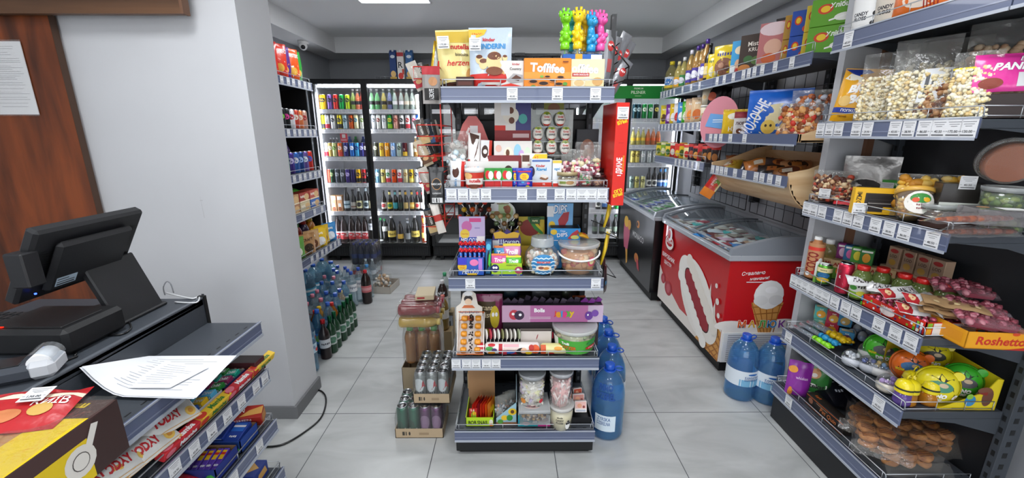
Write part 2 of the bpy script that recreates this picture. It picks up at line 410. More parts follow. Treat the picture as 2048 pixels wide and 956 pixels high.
# security camera
t = thing('security_camera', onZ(606, 82, ZS)+Vector((0, 0, 0)), 0, 'white dome security camera under the left soffit corner', 'camera')
m = MB(); m.lathe([(0.045, -0.03, WHITE+':g'), (0.05, -0.028), (0.05, 0)], 20); m.build('base', t)
m = MB(); m.ball((0, -0.01, -0.05), 0.04, WHITE+':g', 16, 10); m.build('dome', t)
m = MB(); m.ball((0.01, -0.035, -0.062), 0.022, '#0c0c0e:g', 12, 8); m.build('lens', t)
# wooden boards on the front-left wall
m = MB(); x1 = onY(143, 225, 1.95).x; z0 = onY(100, 28, 1.95).z
m.box(-2.58, x1, 1.95, 1.9825, 0.0, z0, WOOD_OR); m.box(x1, x1+0.001, 1.951, 1.9825, 0, z0, '#4a3324')
tag(m.build('tall_wood_board'), 'tall orange brown wooden panel against the light wall behind the till', 'panel')
m = MB(); xr = onY(360, 20, 1.9).x; zb = onY(200, 27, 1.9).z
m.box(-2.58, xr, 1.90, 1.93, zb, 2.45, WOOD_BR); m.box(xr, xr+0.012, 1.9, 1.94, zb, 2.45, '#6a4a36'); m.box(-2.58, xr-0.05, 1.93, 1.993, zb+0.05, 2.45, WOOD_BR)
tag(m.build('wooden_canopy'), 'dark walnut board over the top of the orange panel', 'panel')
def page(name, w, h, label, cat, lines, m):
    pass
# notice in a clear sleeve on the panel
t = thing('paper_notice', (0, 0, 0), 0, 'printed notice in a clear plastic sleeve on the orange panel', 'notice')
pr = onY(80, 229, 1.948); pt = onY(42, 83, 1.948)
w, h = 0.21, pt.z-pr.z; x0 = pr.x-w
m = MB(); m.box(x0, x0+w, 1.944, 1.947, pr.z, pr.z+h, '#e2e3e4')
random.seed(3); art = []
v = 0.93
while v > 0.08:
    u0 = 0.06 if random.random() < .7 else 0.3; art.append(('r', u0, v, random.uniform(.7, .95), v+0.003, '#6a6c70')); v -= random.choice([.022, .03, .05])
m.art(SF(w, h, x0, 1.944, pr.z), art); m.build('sheet', t)
m = MB(); m.box(x0-0.005, x0+w+0.006, 1.940, 1.942, pr.z-0.006, pr.z+h+0.006, clear('#ffffff', 0.04, 0.1)); m.build('sleeve', t)
# cable on the floor by the pillar
pts = [onZ(x, y, 0.006) for x, y in [(530, 800), (600, 790), (634, 780), (650, 790), (651, 812), (640, 838), (612, 862), (575, 885), (545, 893), (500, 893)]]
P2 = []
for i in range(len(pts)-1):
    for k in range(4):
        t_ = k/4; a = pts[max(i-1, 0)]; b_ = pts[i]; c = pts[i+1]; d = pts[min(i+2, len(pts)-1)]
        P2.append(0.5*((2*b_)+(-a+c)*t_+(2*a-5*b_+4*c-d)*t_*t_+(-a+3*b_-3*c+d)*t_**3))
P2.append(pts[-1])
tag(MB().tube(P2[6:], 0.005, '#0d0d0f:g').build('power_cable'), 'black cable curling over the floor tiles by the pillar', 'cable')
# ============================================================ SHELVING, FRIDGES, FREEZERS, COUNTER
_TAG = {}
PRICES = ['175.00', '130.00', '29.90', '43.00', '38.90', '86.00', '40.50']
def tag_mesh(k, w=0.042, h=0.046):
    key = (k % len(PRICES), w, h)
    if key not in _TAG:
        m = MB(); m.box(-w/2, w/2, -0.0008, 0, -h, 0, '#e2e3e5'); S = SF(w, h, -w/2, -0.0008, -h)
        m.art(S, [('r', .1, .84, .9, .88, '#8a8c90'), ('r', .18, .72, .82, .75, '#8a8c90'), ('r', .3, .61, .7, .64, '#8a8c90'),
                  ('t', PRICES[key[0]], .5, .33, .15, '#3a3b3f', {'w': .6}), ('r', .04, .33, .16, .35, '#55575a'), ('r', .84, .33, .96, .35, '#55575a'), ('r', .1, .1, .9, .16, '#55575a')], 0.0002)
        _TAG[key] = m.mesh('price_tag')
    return _TAG[key]
def tags_on(rail, xs, z, y, k0=0, w=0.042, h=0.046):
    for k, x in enumerate(xs):
        o = bpy.data.objects.new('price_tag', tag_mesh(k+k0, w, h)); COL.objects.link(o); o.parent = rail; o.location = (x, y, z)
def shelf(root, x0, x1, y0, d, z, tags=(), fence=True, railh=0.052, fh=0.034, plate=GUN, posts=3, tw=0.042, rail=True, thick=0.028, side=True):
    """one steel shelf: plate, price rail on its front edge, wire fence; front at y0, z is the plate's top"""
    m = MB(); m.box(x0, x1, y0, y0+d, z-thick, z, plate, 0.002)
    for sx in (x0+0.001, x1-0.004):   # tapered end brackets
        m.prism([(y0+0.03, z-thick), (y0+d, z-thick), (y0+d, z-thick-0.07), (y0+d*0.55, z-thick-0.02)], sx, sx+0.003, 'x', plate)
    n = int((x1-x0)/0.05)
    for i in range(n):
        xx = x0+0.025+i*(x1-x0-0.03)/n
        m.box(xx, xx+0.018, y0+0.02, y0+0.024, z, z+0.0006, '#17181a')
        if d > .3: m.box(xx, xx+0.018, y0+d-0.03, y0+d-0.026, z, z+0.0006, '#17181a')
    m.build('shelf', root)
    if rail:
        m = MB(); m.box(x0, x1, y0-0.008, y0, z-railh+0.004, z+0.004, RAILC, 0.001)
        m.box(x0, x1, y0-0.012, y0-0.008, z-railh-0.002, z-railh+0.008, '#aab0bb:g'); m.box(x0, x1, y0-0.011, y0-0.008, z+0.001, z+0.006, '#a4aab6:g')
        m.box(x0, x1, y0-0.0092, y0-0.008, z-railh*.62, z-railh*.55, '#7a829a:g')
        r = m.build('price_rail', root)
        tags_on(r, [x0+t*(x1-x0) for t in tags], z+0.001, y0-0.0095, int(z*97), tw, railh-0.006)
    if fence:
        m = MB(); zt = z+fh; zb = z+0.007; e = 0.006
        m.tube([(x0+e, y0+0.008, zb), (x0+e, y0+0.004, zt-e), (x0+2*e, y0+0.004, zt), (x1-2*e, y0+0.004, zt), (x1-e, y0+0.004, zt-e), (x1-e, y0+0.008, zb)], 0.0022, WIRE)
        m.tube([(x0+e, y0+0.004, zb), (x1-e, y0+0.004, zb)], 0.0018, WIRE)
        for i in range(posts+2):
            xx = x0+0.02+(x1-x0-0.04)*i/(posts+1); m.tube([(xx, y0+0.004, zb), (xx, y0+0.004, zt)], 0.0018, WIRE, 4)
        if side:
            for xx in (x0+e, x1-e):
                m.tube([(xx, y0+0.004, zt), (xx, y0+d*.9, zt)], 0.0018, WIRE, 4); m.tube([(xx, y0+0.004, zb+.004), (xx, y0+d*.9, zb+.004)], 0.0015, WIRE, 4)
                for q in (.33, .62, .9): m.tube([(xx, y0+d*q, zb-.004), (xx, y0+d*q, zt)], 0.0015, WIRE, 4)
        m.build('wire_fence', root)
def upright(root, x, y, z0, z1, w=0.03, d=0.05, c=DARK):
    m = MB(); m.box(x, x+w, y, y+d, z0, z1, c, 0.001)
    z = z0+0.05
    while z < z1-0.03:
        m.box(x+w*.3, x+w*.7, y-0.0006, y, z, z+0.022, '#55585e' if c != GUN else '#17181a')
        for xs in (x-0.0006, x+w): m.box(xs, xs+0.0006, y+d*.3, y+d*.6, z, z+0.022, '#55585e' if c != GUN else '#17181a')
        z += 0.05
    m.build('upright', root)
def mesh_grid(root, x0, x1, y, z0, z1, step=0.06, r=0.002, stepz=None, c='#0f0f11:g'):
    m = MB(); nx = max(1, round((x1-x0)/step)); nz = max(1, round((z1-z0)/(stepz or step)))
    for i in range(nx+1):
        x = x0+(x1-x0)*i/nx; m.tube([(x, y, z0), (x, y, z1)], r if 0 < i < nx else r*1.6, c, 4)
    for i in range(nz+1):
        z = z0+(z1-z0)*i/nz; m.tube([(x0, y-r, z), (x1, y-r, z)], r if 0 < i < nz else r*1.6, c, 4)
    m.build('wire_grid', root)
# ---------------- drinks fridges along the back wall
FY, FZ = 4.91, 2.115
def fridge(x0, x1, split, sz, label, header=None, grille=True, led=True, inner='#e9ebed'):
    t = thing('drinks_fridge', (0, 0, 0), 0, label, 'fridge')
    yb = FY+0.66; z0 = 0.06
    m = MB(); K = '#101113:b'; I = inner
    m.box(x0, x0+0.035, FY+0.03, yb, z0, FZ, K); m.box(x1-0.035, x1, FY+0.03, yb, z0, FZ, K); m.box(x0, x1, FY, yb, FZ-0.055, FZ, K, .004)
    m.box(x0, x1, FY+0.01, yb, z0, 0.2, K, .004); m.box(x0+.035, x1-.035, yb-0.04, yb, .2, FZ-.055, I)
    m.box(x0+.035, x0+.05, FY+.05, yb-.04, .2, FZ-.055, I); m.box(x1-.05, x1-.035, FY+.05, yb-.04, .2, FZ-.055, I)
    m.box(x0+.05, x1-.05, FY+.06, yb-.04, FZ-.085, FZ-.055, '#e6e8ea' if led else I); m.box(x0+.05, x1-.05, FY+.05, yb-.04, .19, .2, I)
    for xx in (x0+.08, x1-.12): m.box(xx, xx+.04, FY+.05, FY+.09, 0, z0, K); m.box(xx, xx+.04, yb-.1, yb-.06, 0, z0, K)
    m.build('cabinet', t)
    if grille:
        m = MB(); m.box(x0+.02, x1-.02, FY-.005, FY+.01, 0.075, .19, '#17181a')
        n = int((x1-x0)/.03)
        for i in range(n): m.box(x0+.03+i*.03, x0+.036+i*.03, FY-.009, FY-.005, .085, .18, '#2c2e31')
        m.build('grille', t)
    dz0, dz1 = 0.2, FZ-.012
    for (a, b) in ((x0, split), (split, x1)):
        m = MB(); w = .035
        for bx in ((a, a+w, dz0, dz1), (b-w, b, dz0, dz1), (a+w, b-w, dz0, dz0+w), (a+w, b-w, dz1-w-.01, dz1)): m.box(bx[0], bx[1], FY-.035, FY-.002, bx[2], bx[3], K, .002)
        d = m.build('door', t)
        MB().box(a+w, b-w, FY-.022, FY-.018, dz0+w, dz1-w-.01, clear('#ffffff', 0.0, .03)).build('glass', d)
        hx = b-.03 if a == x0 else a+.01
        MB().box(hx, hx+.02, FY-.05, FY-.035, .9, 1.4, K, .003).build('handle', d)
    if led:
        for (xx, a_) in ((x0+.052, 1), (x1-.064, 1), (split-.006, 1)):
            MB().box(xx, xx+.012, FY+.03, FY+.042, .25, FZ-.16, emit('#eef2ff', LED)).build('led_strip', t)
        MB().box(x0+.08, x1-.08, FY+.04, FY+.055, FZ-.072, FZ-.062, emit('#eef2ff', LED)).build('led_strip', t)
    for z in sz:
        m = MB(); m.box(x0+.05, x1-.05, FY+.07, FY+.55, z-.012, z, '#dfe1e3')
        m.build('shelf', t)
        m = MB(); m.box(x0+.055, x1-.055, FY+.05, FY+.068, z-.038, z+.004, '#c9ccd0:g'); m.box(x0+.055, x1-.055, FY+.045, FY+.05, z-.042, z-.034, '#f3f4f5')
        r = m.build('price_rail', t)
        n = int((x1-x0-.12)/.075)
        tags_on(r, [x0+.09+i*(x1-x0-.18)/n for i in range(n+1) if (i*7+int(z*31)) % 5], z, FY+.0485, 2, .036, .034)
    if header:
        m = MB(); a, b, z0_, z1_ = header
        m.box(a, b, FY-.06, FY-.036, z0_, z1_, '#1d8a35:g', .004)
        m.art(SF(b-a, z1_-z0_, a, FY-.06, z0_), [('t', 'PREMIUM', .58, .78, .13, '#e6f2d8', {'w': .3}), ('t', 'PILSNER', .58, .48, .24, '#e6f2d8', {'w': .55}), ('t', 'TEST BREWERY', .58, .2, .07, '#cfe8b8', {'w': .25})])
        m.build('header_sign', t)
    return t
SA = [zY(y, FY+.05) for y in (219.5, 259, 314.5, 367, 423, 487.5)]
fridge(-2.23, -0.975, -1.615, SA, 'double drinks fridge with black frame and white lit shelves at the left back')
fridge(-0.94, 0.30, -0.32, SA, 'black drinks fridge behind the sweets stand with only its lower corner showing', inner='#1c1e22', led=False)
SD = [zY(y, FY+.05) for y in (238, 290.5, 327, 378, 420, 470)]
fridge(0.72, 1.955, 1.34, SD, 'black drinks fridge with a green pilsner sign behind the freezers', header=(0.74, 1.93, zY(197, FY-.06), zY(171, FY-.06)))
# ---------------- wall shelving on the left
LY0, LY1 = 2.30, 3.56
LXF = -1.60
SLz = [1.915, 1.555, 1.225, 0.93, 0.63]
t = thing('shelf_unit', (LXF, LY0, 0), PI/2, 'wall shelving with a wooden back behind the left pillar', 'shelving')
LW = LY1-LY0
for k, z in enumerate(SLz):
    shelf(t, 0, LW, -0.1 if k == 4 else 0, 0.5 if k == 4 else 0.4, z, tags=[.56, .63, .7, .76, .83, .9, .96] if k != 3 else [.55, .68, .83, .94], railh=.055, posts=4, side=False)
m = MB(); m.box(0, LW, 0.41, 0.43, 0.1, 2.05, ramp_mat('shelf_back_wood', '#7b5230', '#a57444', 3, (1, 1, .3), .5)); m.build('back_panel', t)
for x in (-.02, LW): upright(t, x, 0.34, 0, 2.05, .02, .06)
m = MB(); m.box(LW, LW+.018, 0.05, .42, .55, 1.9, DARK); m.build('end_panel', t)
# ---------------- sweets stand in the middle
GX0, GX1, GY = -0.2665, 0.4105, 1.715
GW = GX1-GX0
GZ = [zY(y, GY) for y in (177, 378, 556.5, 717, 862)]
g = thing('sweets_stand', (GX0, GY, 0), 0, 'dark steel display stand full of sweets standing in the middle of the shop', 'display stand')
Zd = [.385-.0, .39, .39, .39, .40]
shelf(g, 0, GW, 0, .40, GZ[0], tags=[.41, .67, .89], posts=2)
shelf(g, 0, GW, 0, .40, GZ[1], tags=[.04, .11, .18, .25, .47, .59, .70, .77, .835, .895, .96], posts=2)
shelf(g, 0, GW, 0, .40, GZ[2], tags=[.14, .95], posts=2)
shelf(g, 0, GW, 0, .40, GZ[3], tags=[.03, .10, .165, .235, .30], posts=2)
shelf(g, 0, GW, 0, .40, GZ[4], tags=[], posts=2)
m = MB(); m.box(.005, GW-.005, .0, .40, 0.02, GZ[4]-.035, '#0e0f11:b', .003); m.box(.02, GW-.02, .02, .8, 0, .03, '#0b0c0d'); m.build('base', g)
for x in (0.0, GW-.03): upright(g, x, .405, 0, 1.86, .03, .04)
upright(g, GW*.43, .41, 1.45, 1.9, .05, .03)
mesh_grid(g, .03, GW-.03, .41, GZ[4], 1.885, .092, .0022, .1)
for z in GZ[:4]: shelf(g, 0, GW, .45, .36, z, rail=False, fence=False)
m = MB(); m.box(.01, GW-.01, .45, .8, 0.02, GZ[4], '#0e0f11:b'); m.box(.01, GW-.01, .44, .443, .1, 1.62, '#131417:b'); m.build('rear_dark_backing', g)  # rear block and thin sheet added to keep the view through the grid dark
# ---------------- shelving on the near right, end towards the camera
RX, RYF, RYN = 1.447, 1.995, 1.312
RW = RYF-RYN
RZ = [1.945, 1.572, 1.205, 0.832, 0.535, 0.215]
r_ = thing('shelf_unit', (RX, RYF, 0), -PI/2, 'dark steel shelving bay with crowded sweets close on the right of the aisle', 'shelving')
TG = {0: [.13], 1: [.03, .11, .19, .33, .41, .59, .67, .755, .83, .90, .965], 2: [.03, .10, .18, .32, .40, .48, .60, .69, .78, .93],
      3: [.03, .09, .15, .22, .29, .35, .43, .52, .60, .76, .865, .955], 4: [.08, .87], 5: [.2]}
for k, z in enumerate(RZ):
    d = .37
    shelf(r_, 0, RW, 0, d, z, tags=TG[k], railh=.062 if k else .07, fh=.04, posts=3, tw=.05)
for x in (-.012, RW-.01): upright(r_, x, .375, 0, 2.15, .03, .06, GUN)
m = MB(); m.box(0, RW, .40, .412, 0, 2.15, '#232529:b'); m.build('back_panel', r_)
m = MB(); m.box(0, RW, .006, .39, 0.0, RZ[5]-.065, '#15161a:b', .003); m.build('base', r_)
# near continuation beyond the end, towards the camera: its upper shelf is what hangs at the top of the picture
r2 = thing('shelf_unit', (RX, RYN-.005, 0), -PI/2, 'next shelving bay at the picture edge with only its high shelf over the corner', 'shelving')
shelf(r2, 0, RW, 0, .37, RZ[0], tags=[], railh=.07, fh=.04, posts=3, tw=.05)
# ---------------- wall shelving above the freezers
QX, QYF, QYN = 1.50, 4.32, 2.20
u_ = thing('shelf_unit', (QX, QYF, 0), -PI/2, 'wall shelving with black wire grid backs above the ice cream freezers', 'shelving')
QW = QYF-QYN; QM = 1.10
shelf(u_, 0, QM, 0, .36, 1.917, tags=[.03, .1, .17, .25, .33, .5, .66, .8], railh=.06, fh=.05, tw=.036, side=False)
shelf(u_, QM+.004, QW, 0, .36, 1.917, tags=[.06, .16, .28, .4, .46, .52, .6, .72, .86], railh=.06, fh=.05, tw=.04, side=False)
shelf(u_, 0, QM, 0, .36, 1.61, tags=[.04, .12, .2, .28, .36, .44, .52, .6, .68, .76, .84, .92], railh=.06, fh=.05, tw=.04, side=False)
shelf(u_, 0, QM, 0, .36, 1.305, tags=[.5, .58, .66, .74, .82, .92], railh=.06, fh=.05, tw=.04, side=False)
for x in (-.02, QM-.06, QW*.78, QW-.02): upright(u_, x, .41, 1.0, 2.02, .05, .06)
mesh_grid(u_, QM, QW, .395, 0.93, 1.9, .1, .0022, .09)
mesh_grid(u_, 0, QM-.06, .395, 0.93, 1.9, .1, .0022, .09)
# wooden display baskets
def crate(x0, x1, z, depth, label, tags, tilt, scoop):
    t = thing('display_crate', (1.45, x1, z), -PI/2, label, 'crate', 'wooden display crates')
    w = x1-x0
    if not scoop:
        m = MB(); m.box(0, w, 0.0, .012, -.03, .012, WOOD_LT, .002); m.box(0, w, .012, depth, -.03, -.02, WOOD_LT)
        for xx in (0, w-.014): m.prism([(0, -.03), (depth, -.02), (depth, .13), (.03, .012), (0, .012)], xx, xx+.014, 'x', WOOD_LT)
    else:
        m = MB(); P = []
        for k in range(13):
            a = -PI*.92+k/12*PI*.62; P.append((.2+.2*math.cos(a), .02+.2*math.sin(a)))
        pr = [(y, zz) for y, zz in P]
        for k in range(len(pr)-1):
            (ya, za), (yb, zb) = pr[k], pr[k+1]
            m.prism([(ya, za), (yb, zb), (yb, zb+.01), (ya+.01, za)], 0, w, 'x', WOOD_LT)
        ring = [(.2+.205*math.cos(PI*2*k/24), .02+.205*math.sin(PI*2*k/24)) for k in range(12, 25)]
        side_ = [(-.005, .03)] + ring + [(.405, .15), (.3, .13), (.1, .05)]
        for xx in (0, w-.014): m.prism(side_[::-1], xx, xx+.014, 'x', WOOD_LT)
        m.box(0, w, .36, .375, -.05, .12, WOOD_LT); m.box(0, w, .1, .37, -.12, -.11, WOOD_LT)
    m.build('crate_body', t)
    m = MB(); m.box(.01, w-.01, -.012, -.002, -.045, .012, RAILC); m.box(.01, w-.01, -.014, -.012, -.05, -.04, '#aab0bb:g'); r = m.build('price_rail', t)
    tags_on(r, [.01+q*(w-.02) for q in tags], .01, -.013, 4, .045, .05)
    return t
crate(2.13, 3.20, 1.515, .40, 'upper light pine display crate holding bags of biscuits above the freezers', [.03, .14, .21, .28, .4, .56], 0, False)
crate(2.15, 3.00, 1.30, .40, 'lower scoop shaped pine crate holding pastries above the freezers', [.04, .12, .19, .26, .40, .53, .68, .75, .84, .93], 0, True)
# ---------------- freezers
def freezer(name, x0, x1, y0, y1, label, body, art_side, art_end, end_low, n):
    t = thing('chest_freezer', (0, 0, 0), 0, label, 'freezer', 'glass topped chest freezers')
    zb, zt = .085, .775
    m = MB(); m.box(x0, x1, y0, y1, zb, zt, body, .004)
    m.box(x0+.03, x1-.03, y0+.03, y1-.03, 0.0, zb, '#0c0c0d')
    m.art(SL(y1-y0, zt-zb, x0, y0, zb), art_side, .0008); m.art(SF(x1-x0, zt-zb, x0, y0, zb), art_end, .0008)
    if end_low:
        m.box(x0+.01, x1-.01, y0-.012, y0, zb, zb+.21, '#e9e9e6:g', .003)
        for k in range(14): m.box(x0+.04, x1-.03, y0-.0128, y0-.012, zb+.015+k*.0135, zb+.021+k*.0135, '#a9aaab')
    m.build('freezer_body', t)
    # rim, inner well and sliding glass lids
    m = MB(); RM = '#aeb3ba:g'; e = .02
    for bx in ((x0-e, x0+.05, y0-e, y1), (x1-.03, x1, y0-e, y1), (x0+.05, x1-.03, y0-e, y0+.04), (x0+.05, x1-.03, y1-.04, y1)): m.box(*bx, zt, zt+.035, RM, .004)
    m.build('rim', t)
    def lidz(s_): return zt+.035+.10*math.sin(PI*min(1, .12+s_*.88)*.62)  # s_ 0 at aisle side, 1 at wall side
    N = 10
    for yy in (y0-.015, y1-.02):
        m = MB()
        poly = [(x0-.015, zt+.03)] + [(x0+(x1-x0-.02)*k/N, lidz(k/N)+.018) for k in range(N+1)] + [(x1-.02, zt+.03)]
        m.prism(poly, yy, yy+.035, 'y', '#8d939b:g'); m.build('side_trim', t)
    mid = (y0+y1)/2
    for (a, b, dz) in ((y0+.02, mid+.03, .006), (mid-.03, y1-.02, 0)):
        m = MB(); m.grid(lambda i, j: (x0+.01+(x1-x0-.05)*i, a+(b-a)*j, lidz(i)+dz), N, 1, clear('#e6f1f5', .045, .03), flip=False)
        l = m.build('glass_lid', t)
        f = MB()
        for yy in (a, b): f.tube([(x0+.01+(x1-x0-.05)*k/N, yy, lidz(k/N)+dz) for k in range(N+1)], .008, '#5e646c:g', 6)
        f.tube([(x0+.012, a, lidz(0)+dz), (x0+.012, b, lidz(0)+dz)], .008, '#9aa0a8:g'); f.build('lid_frame', l)
    m = MB(); I = '#cfd4d8'
    m.box(x0+.05, x1-.03, y0+.04, y1-.04, zt-.12, zt-.115, I)
    # top of the body is closed by the shallow product tray
    m.build('inner_tray', t)
    return t
CRM, RED = '#f1ece4', '#c4161c:g'
def cone_art(cu, cv, s, asp):
    """waffle cone with a ball of ice cream; asp: height/width of the surface"""
    A = [('p', [(cu-.9*s, cv), (cu+.9*s, cv), (cu+.30*s, cv-2.3*s/asp), (cu-.1*s, cv-2.3*s/asp)], '#d79a4e')]
    for k in range(5):
        A.append(('p', [(cu-.9*s+k*.4*s, cv), (cu-.84*s+k*.4*s, cv), (cu+.1*s+k*.12*s, cv-2.2*s/asp), (cu+.04*s+k*.12*s, cv-2.2*s/asp)], '#a8682a'))
    for k in range(5):
        v = cv-(.25+k*.42)*s/asp; hw = .9*s*(1-.15*k)-.04*s
        A.append(('p', [(cu-hw+.06*k*s, v), (cu+hw+.04*k*s, v+.12*s/asp), (cu+hw+.04*k*s, v+.06*s/asp), (cu-hw+.06*k*s, v-.06*s/asp)], '#a8682a'))
    return A + [('e', cu, cv+.45*s/asp, .82*s, .85*s/asp, '#f4f4f2'), ('e', cu-.4*s, cv+.12*s/asp, .4*s, .3*s/asp, '#ececea'), ('e', cu+.42*s, cv+.15*s/asp, .4*s, .3*s/asp, '#e6e6e4'), ('e', cu+.1*s, cv+.75*s/asp, .35*s, .2*s/asp, '#ffffff')]
# Surface of the aisle side: u = 0 at the far end, 1 at the near end
MK = '#efe8e0'
side = [('r', 0, 0, 1, .13, MK), ('p', [(0, .12), (.45, .12), (.3, .2), (.12, .29), (0, .44)], MK), ('p', [(.55, .12), (1, .12), (1, .34), (.92, .36), (.78, .42), (.66, .3)], MK), ('p', [(.84, .3), (.93, .3), (.895, .53)], MK), ('p', [(.77, .3), (.87, .3), (.825, .68)], MK),
        ('e', .20, .235, .07, .09, '#b23a44'), ('e', .20, .235, .035, .06, '#c9606a'), ('e', .09, .30, .045, .065, '#b23a44'), ('e', .09, .30, .02, .04, '#c9606a'),
        ('p', [(.70, 0), (.93, .33), (1, .30), (1, 0)], '#d79a4e')]
for k in range(5): side.append(('p', [(.74+.05*k, .0), (.755+.05*k, .0), (min(1, .97+.02*k), .30-.05*k), (min(1, .96+.02*k), .30-.05*k)], '#a8682a'))
for k in range(4): side.append(('p', [(.74+.06*k, .06+.08*k), (1, .0+.07*k), (1, .02+.07*k), (.75+.06*k, .08+.08*k)], '#a8682a'))
def RE(cu, cv, a, b_, ang, c, w=1.13, h=.69):
    return ('p', [(cu+(a*math.cos(t_)*math.cos(ang)-b_*math.sin(t_)*math.sin(ang))/w, cv+(a*math.cos(t_)*math.sin(ang)+b_*math.sin(t_)*math.cos(ang))/h) for t_ in [2*PI*k/28 for k in range(28)]], c)
AG = -.62
side += [RE(.655, .42, .335, .215, AG, '#f7f3ec'), RE(.48, .60, .14, .12, AG, '#f7f3ec'), RE(.86, .25, .12, .12, AG, '#f4efe6'), RE(.665, .41, .27, .105, AG, '#3d1d16'), RE(.665, .41, .26, .093, AG, '#9e2230')]
for k in range(9):
    t_ = (k/8-.5)*.56; dx, dv = t_*math.cos(AG)/1.13, t_*math.sin(AG)/.69
    side.append(('e', .665+dx-.055, .41+dv-.12, .048, .07, '#fbf8f2')); side.append(('e', .665+dx+.055, .41+dv+.11, .048, .07, '#f3ede2'))
for (a, b_, c) in ((.93, .56, .02), (.96, .44, .016), (.90, .70, .015)): side.append(('e', a, b_, c, c*1.6, '#efe8e0'))
side += [('e', .16, .80, .085, .10, '#8d1016'), ('e', .16, .80, .075, .085, '#f4efe8'), ('e', .16, .81, .062, .055, RED), ('t', 'Ласунка', .16, .81, .055, '#ffffff', {'w': .14, 'sl': .2}),
         ('e', .16, .90, .042, .075, '#ffffff'), ('e', .145, .90, .026, .055, RED), ('t', 'ВИРОБНИК', .17, .62, .055, '#ffffff', {'w': .24}), ('t', 'ЩАСТЯ!', .17, .535, .055, '#ffffff', {'w': .16})]
FX0, FX1 = 1.355, 1.885
asp = .69/.53
end = [('r', 0, 0, 1, .38, MK), ('e', .75, .37, .25, .07, MK), ('e', .1, .37, .2, .05, MK)] + cone_art(.50, .60, .215, asp) + \
      [('t', 'Схвалено', .28, .885, .036, '#ffffff', {'w': .27, 'sl': .2, 'rot': .08}), ('t', 'мамами!', .36, .835, .03, '#ffffff', {'w': .23, 'sl': .2, 'rot': .08}), ('r', .21, .795, .49, .802, '#ffffff')]
for k, (ch, c) in enumerate(zip('МАЛЮК', ('#e8641e', '#e9b21d', '#4aa53a', '#2f86c8', '#8a3fa0'))):
    end.append(('t', ch, .23+k*.12, .39, .075, c, {'w': .12, 'out': '#ffffff', 'off': .03}))
freezer('red', FX0, FX1, 2.42, 3.55, 'red ice cream chest freezer printed with a cream filled waffle cone', RED, side, end, True, 0)
mon = [('t', 'MONACO', .62, .62, .085, '#d9d9d9', {'w': .6}), ('e', .60, .80, .04, .055, '#d88a3c'), ('e', .585, .80, .02, .03, '#141416'),
       ('p', [(.18, .70), (.26, .78), (.36, .74), (.38, .55), (.34, .30), (.30, .18), (.26, .30), (.22, .28), (.18, .50)], '#c4607a'), ('e', .25, .72, .07, .09, '#e0b13a'), ('e', .35, .70, .05, .08, '#d89a30'),
       ('p', [(.28, .28), (.34, .30), (.36, .10), (.32, .05)], '#d8a24a'), ('e', .62, .30, .06, .07, '#c77a3a'), ('p', [(.60, .30), (.68, .28), (.72, .14), (.66, .16)], '#c4505a')]
freezer('black', 1.30, 1.88, 3.62, 4.80, 'black chest freezer with pale monaco lettering beyond the red one', '#0f1013:g', mon, [], False, 1)
# ---------------- till counter in the left foreground
CY1, CX = 1.455, -0.954
CZ = [0.833, 0.634, 0.405, 0.174]
CLEN = 1.25; CB = .193   # depth of the display shelf
cn = thing('till_counter', (CX, CY1-CLEN, 0), PI/2, 'dark steel till counter with snack shelves along its customer side', 'counter')
xs = lambda q: [v_/CLEN for v_ in q]
shelf(cn, 0, CLEN, 0, CB, CZ[0], tags=[], fence=False, railh=.052, posts=3)
shelf(cn, 0, CLEN, 0, .26, CZ[1], tags=[.34, .42, .50, .56, .62, .68, .74, .80, .86, .93, .975], fh=.035, railh=.05, posts=5, side=True)
shelf(cn, 0, CLEN, 0, .30, CZ[2], tags=[.78, .9], fh=.035, railh=.05, posts=5)
shelf(cn, 0, CLEN, 0, .34, CZ[3], tags=[.9], fh=.035, railh=.05, posts=5)
m = MB(); m.box(0, CLEN, .008, .36, 0, CZ[3]-.055, '#15161a:b'); m.box(0, CLEN+.0, .36, .38, 0, .93, GUN); m.build('base', cn)
m = MB(); m.box(0, CLEN, CB, CB+.02, CZ[0]-.03, .932, GUN, .001); m.box(0, CLEN+.0, CB, .80, .905, .932, GUN, .003)
m.box(0, CLEN, CB+.0, CB+.012, .932, .936, '#5c6168:b')
m.build('counter_top', cn)
m = MB(); m.box(CLEN, CLEN+.012, CB-.005, CB+.02, CZ[0]-.05, .94, '#121315'); 
for k in range(9): m.box(CLEN+.012, CLEN+.0126, CB+.002, CB+.012, CZ[0]-.04+k*.018, CZ[0]-.032+k*.018, '#3a3c40')
m.build('end_bracket', cn)
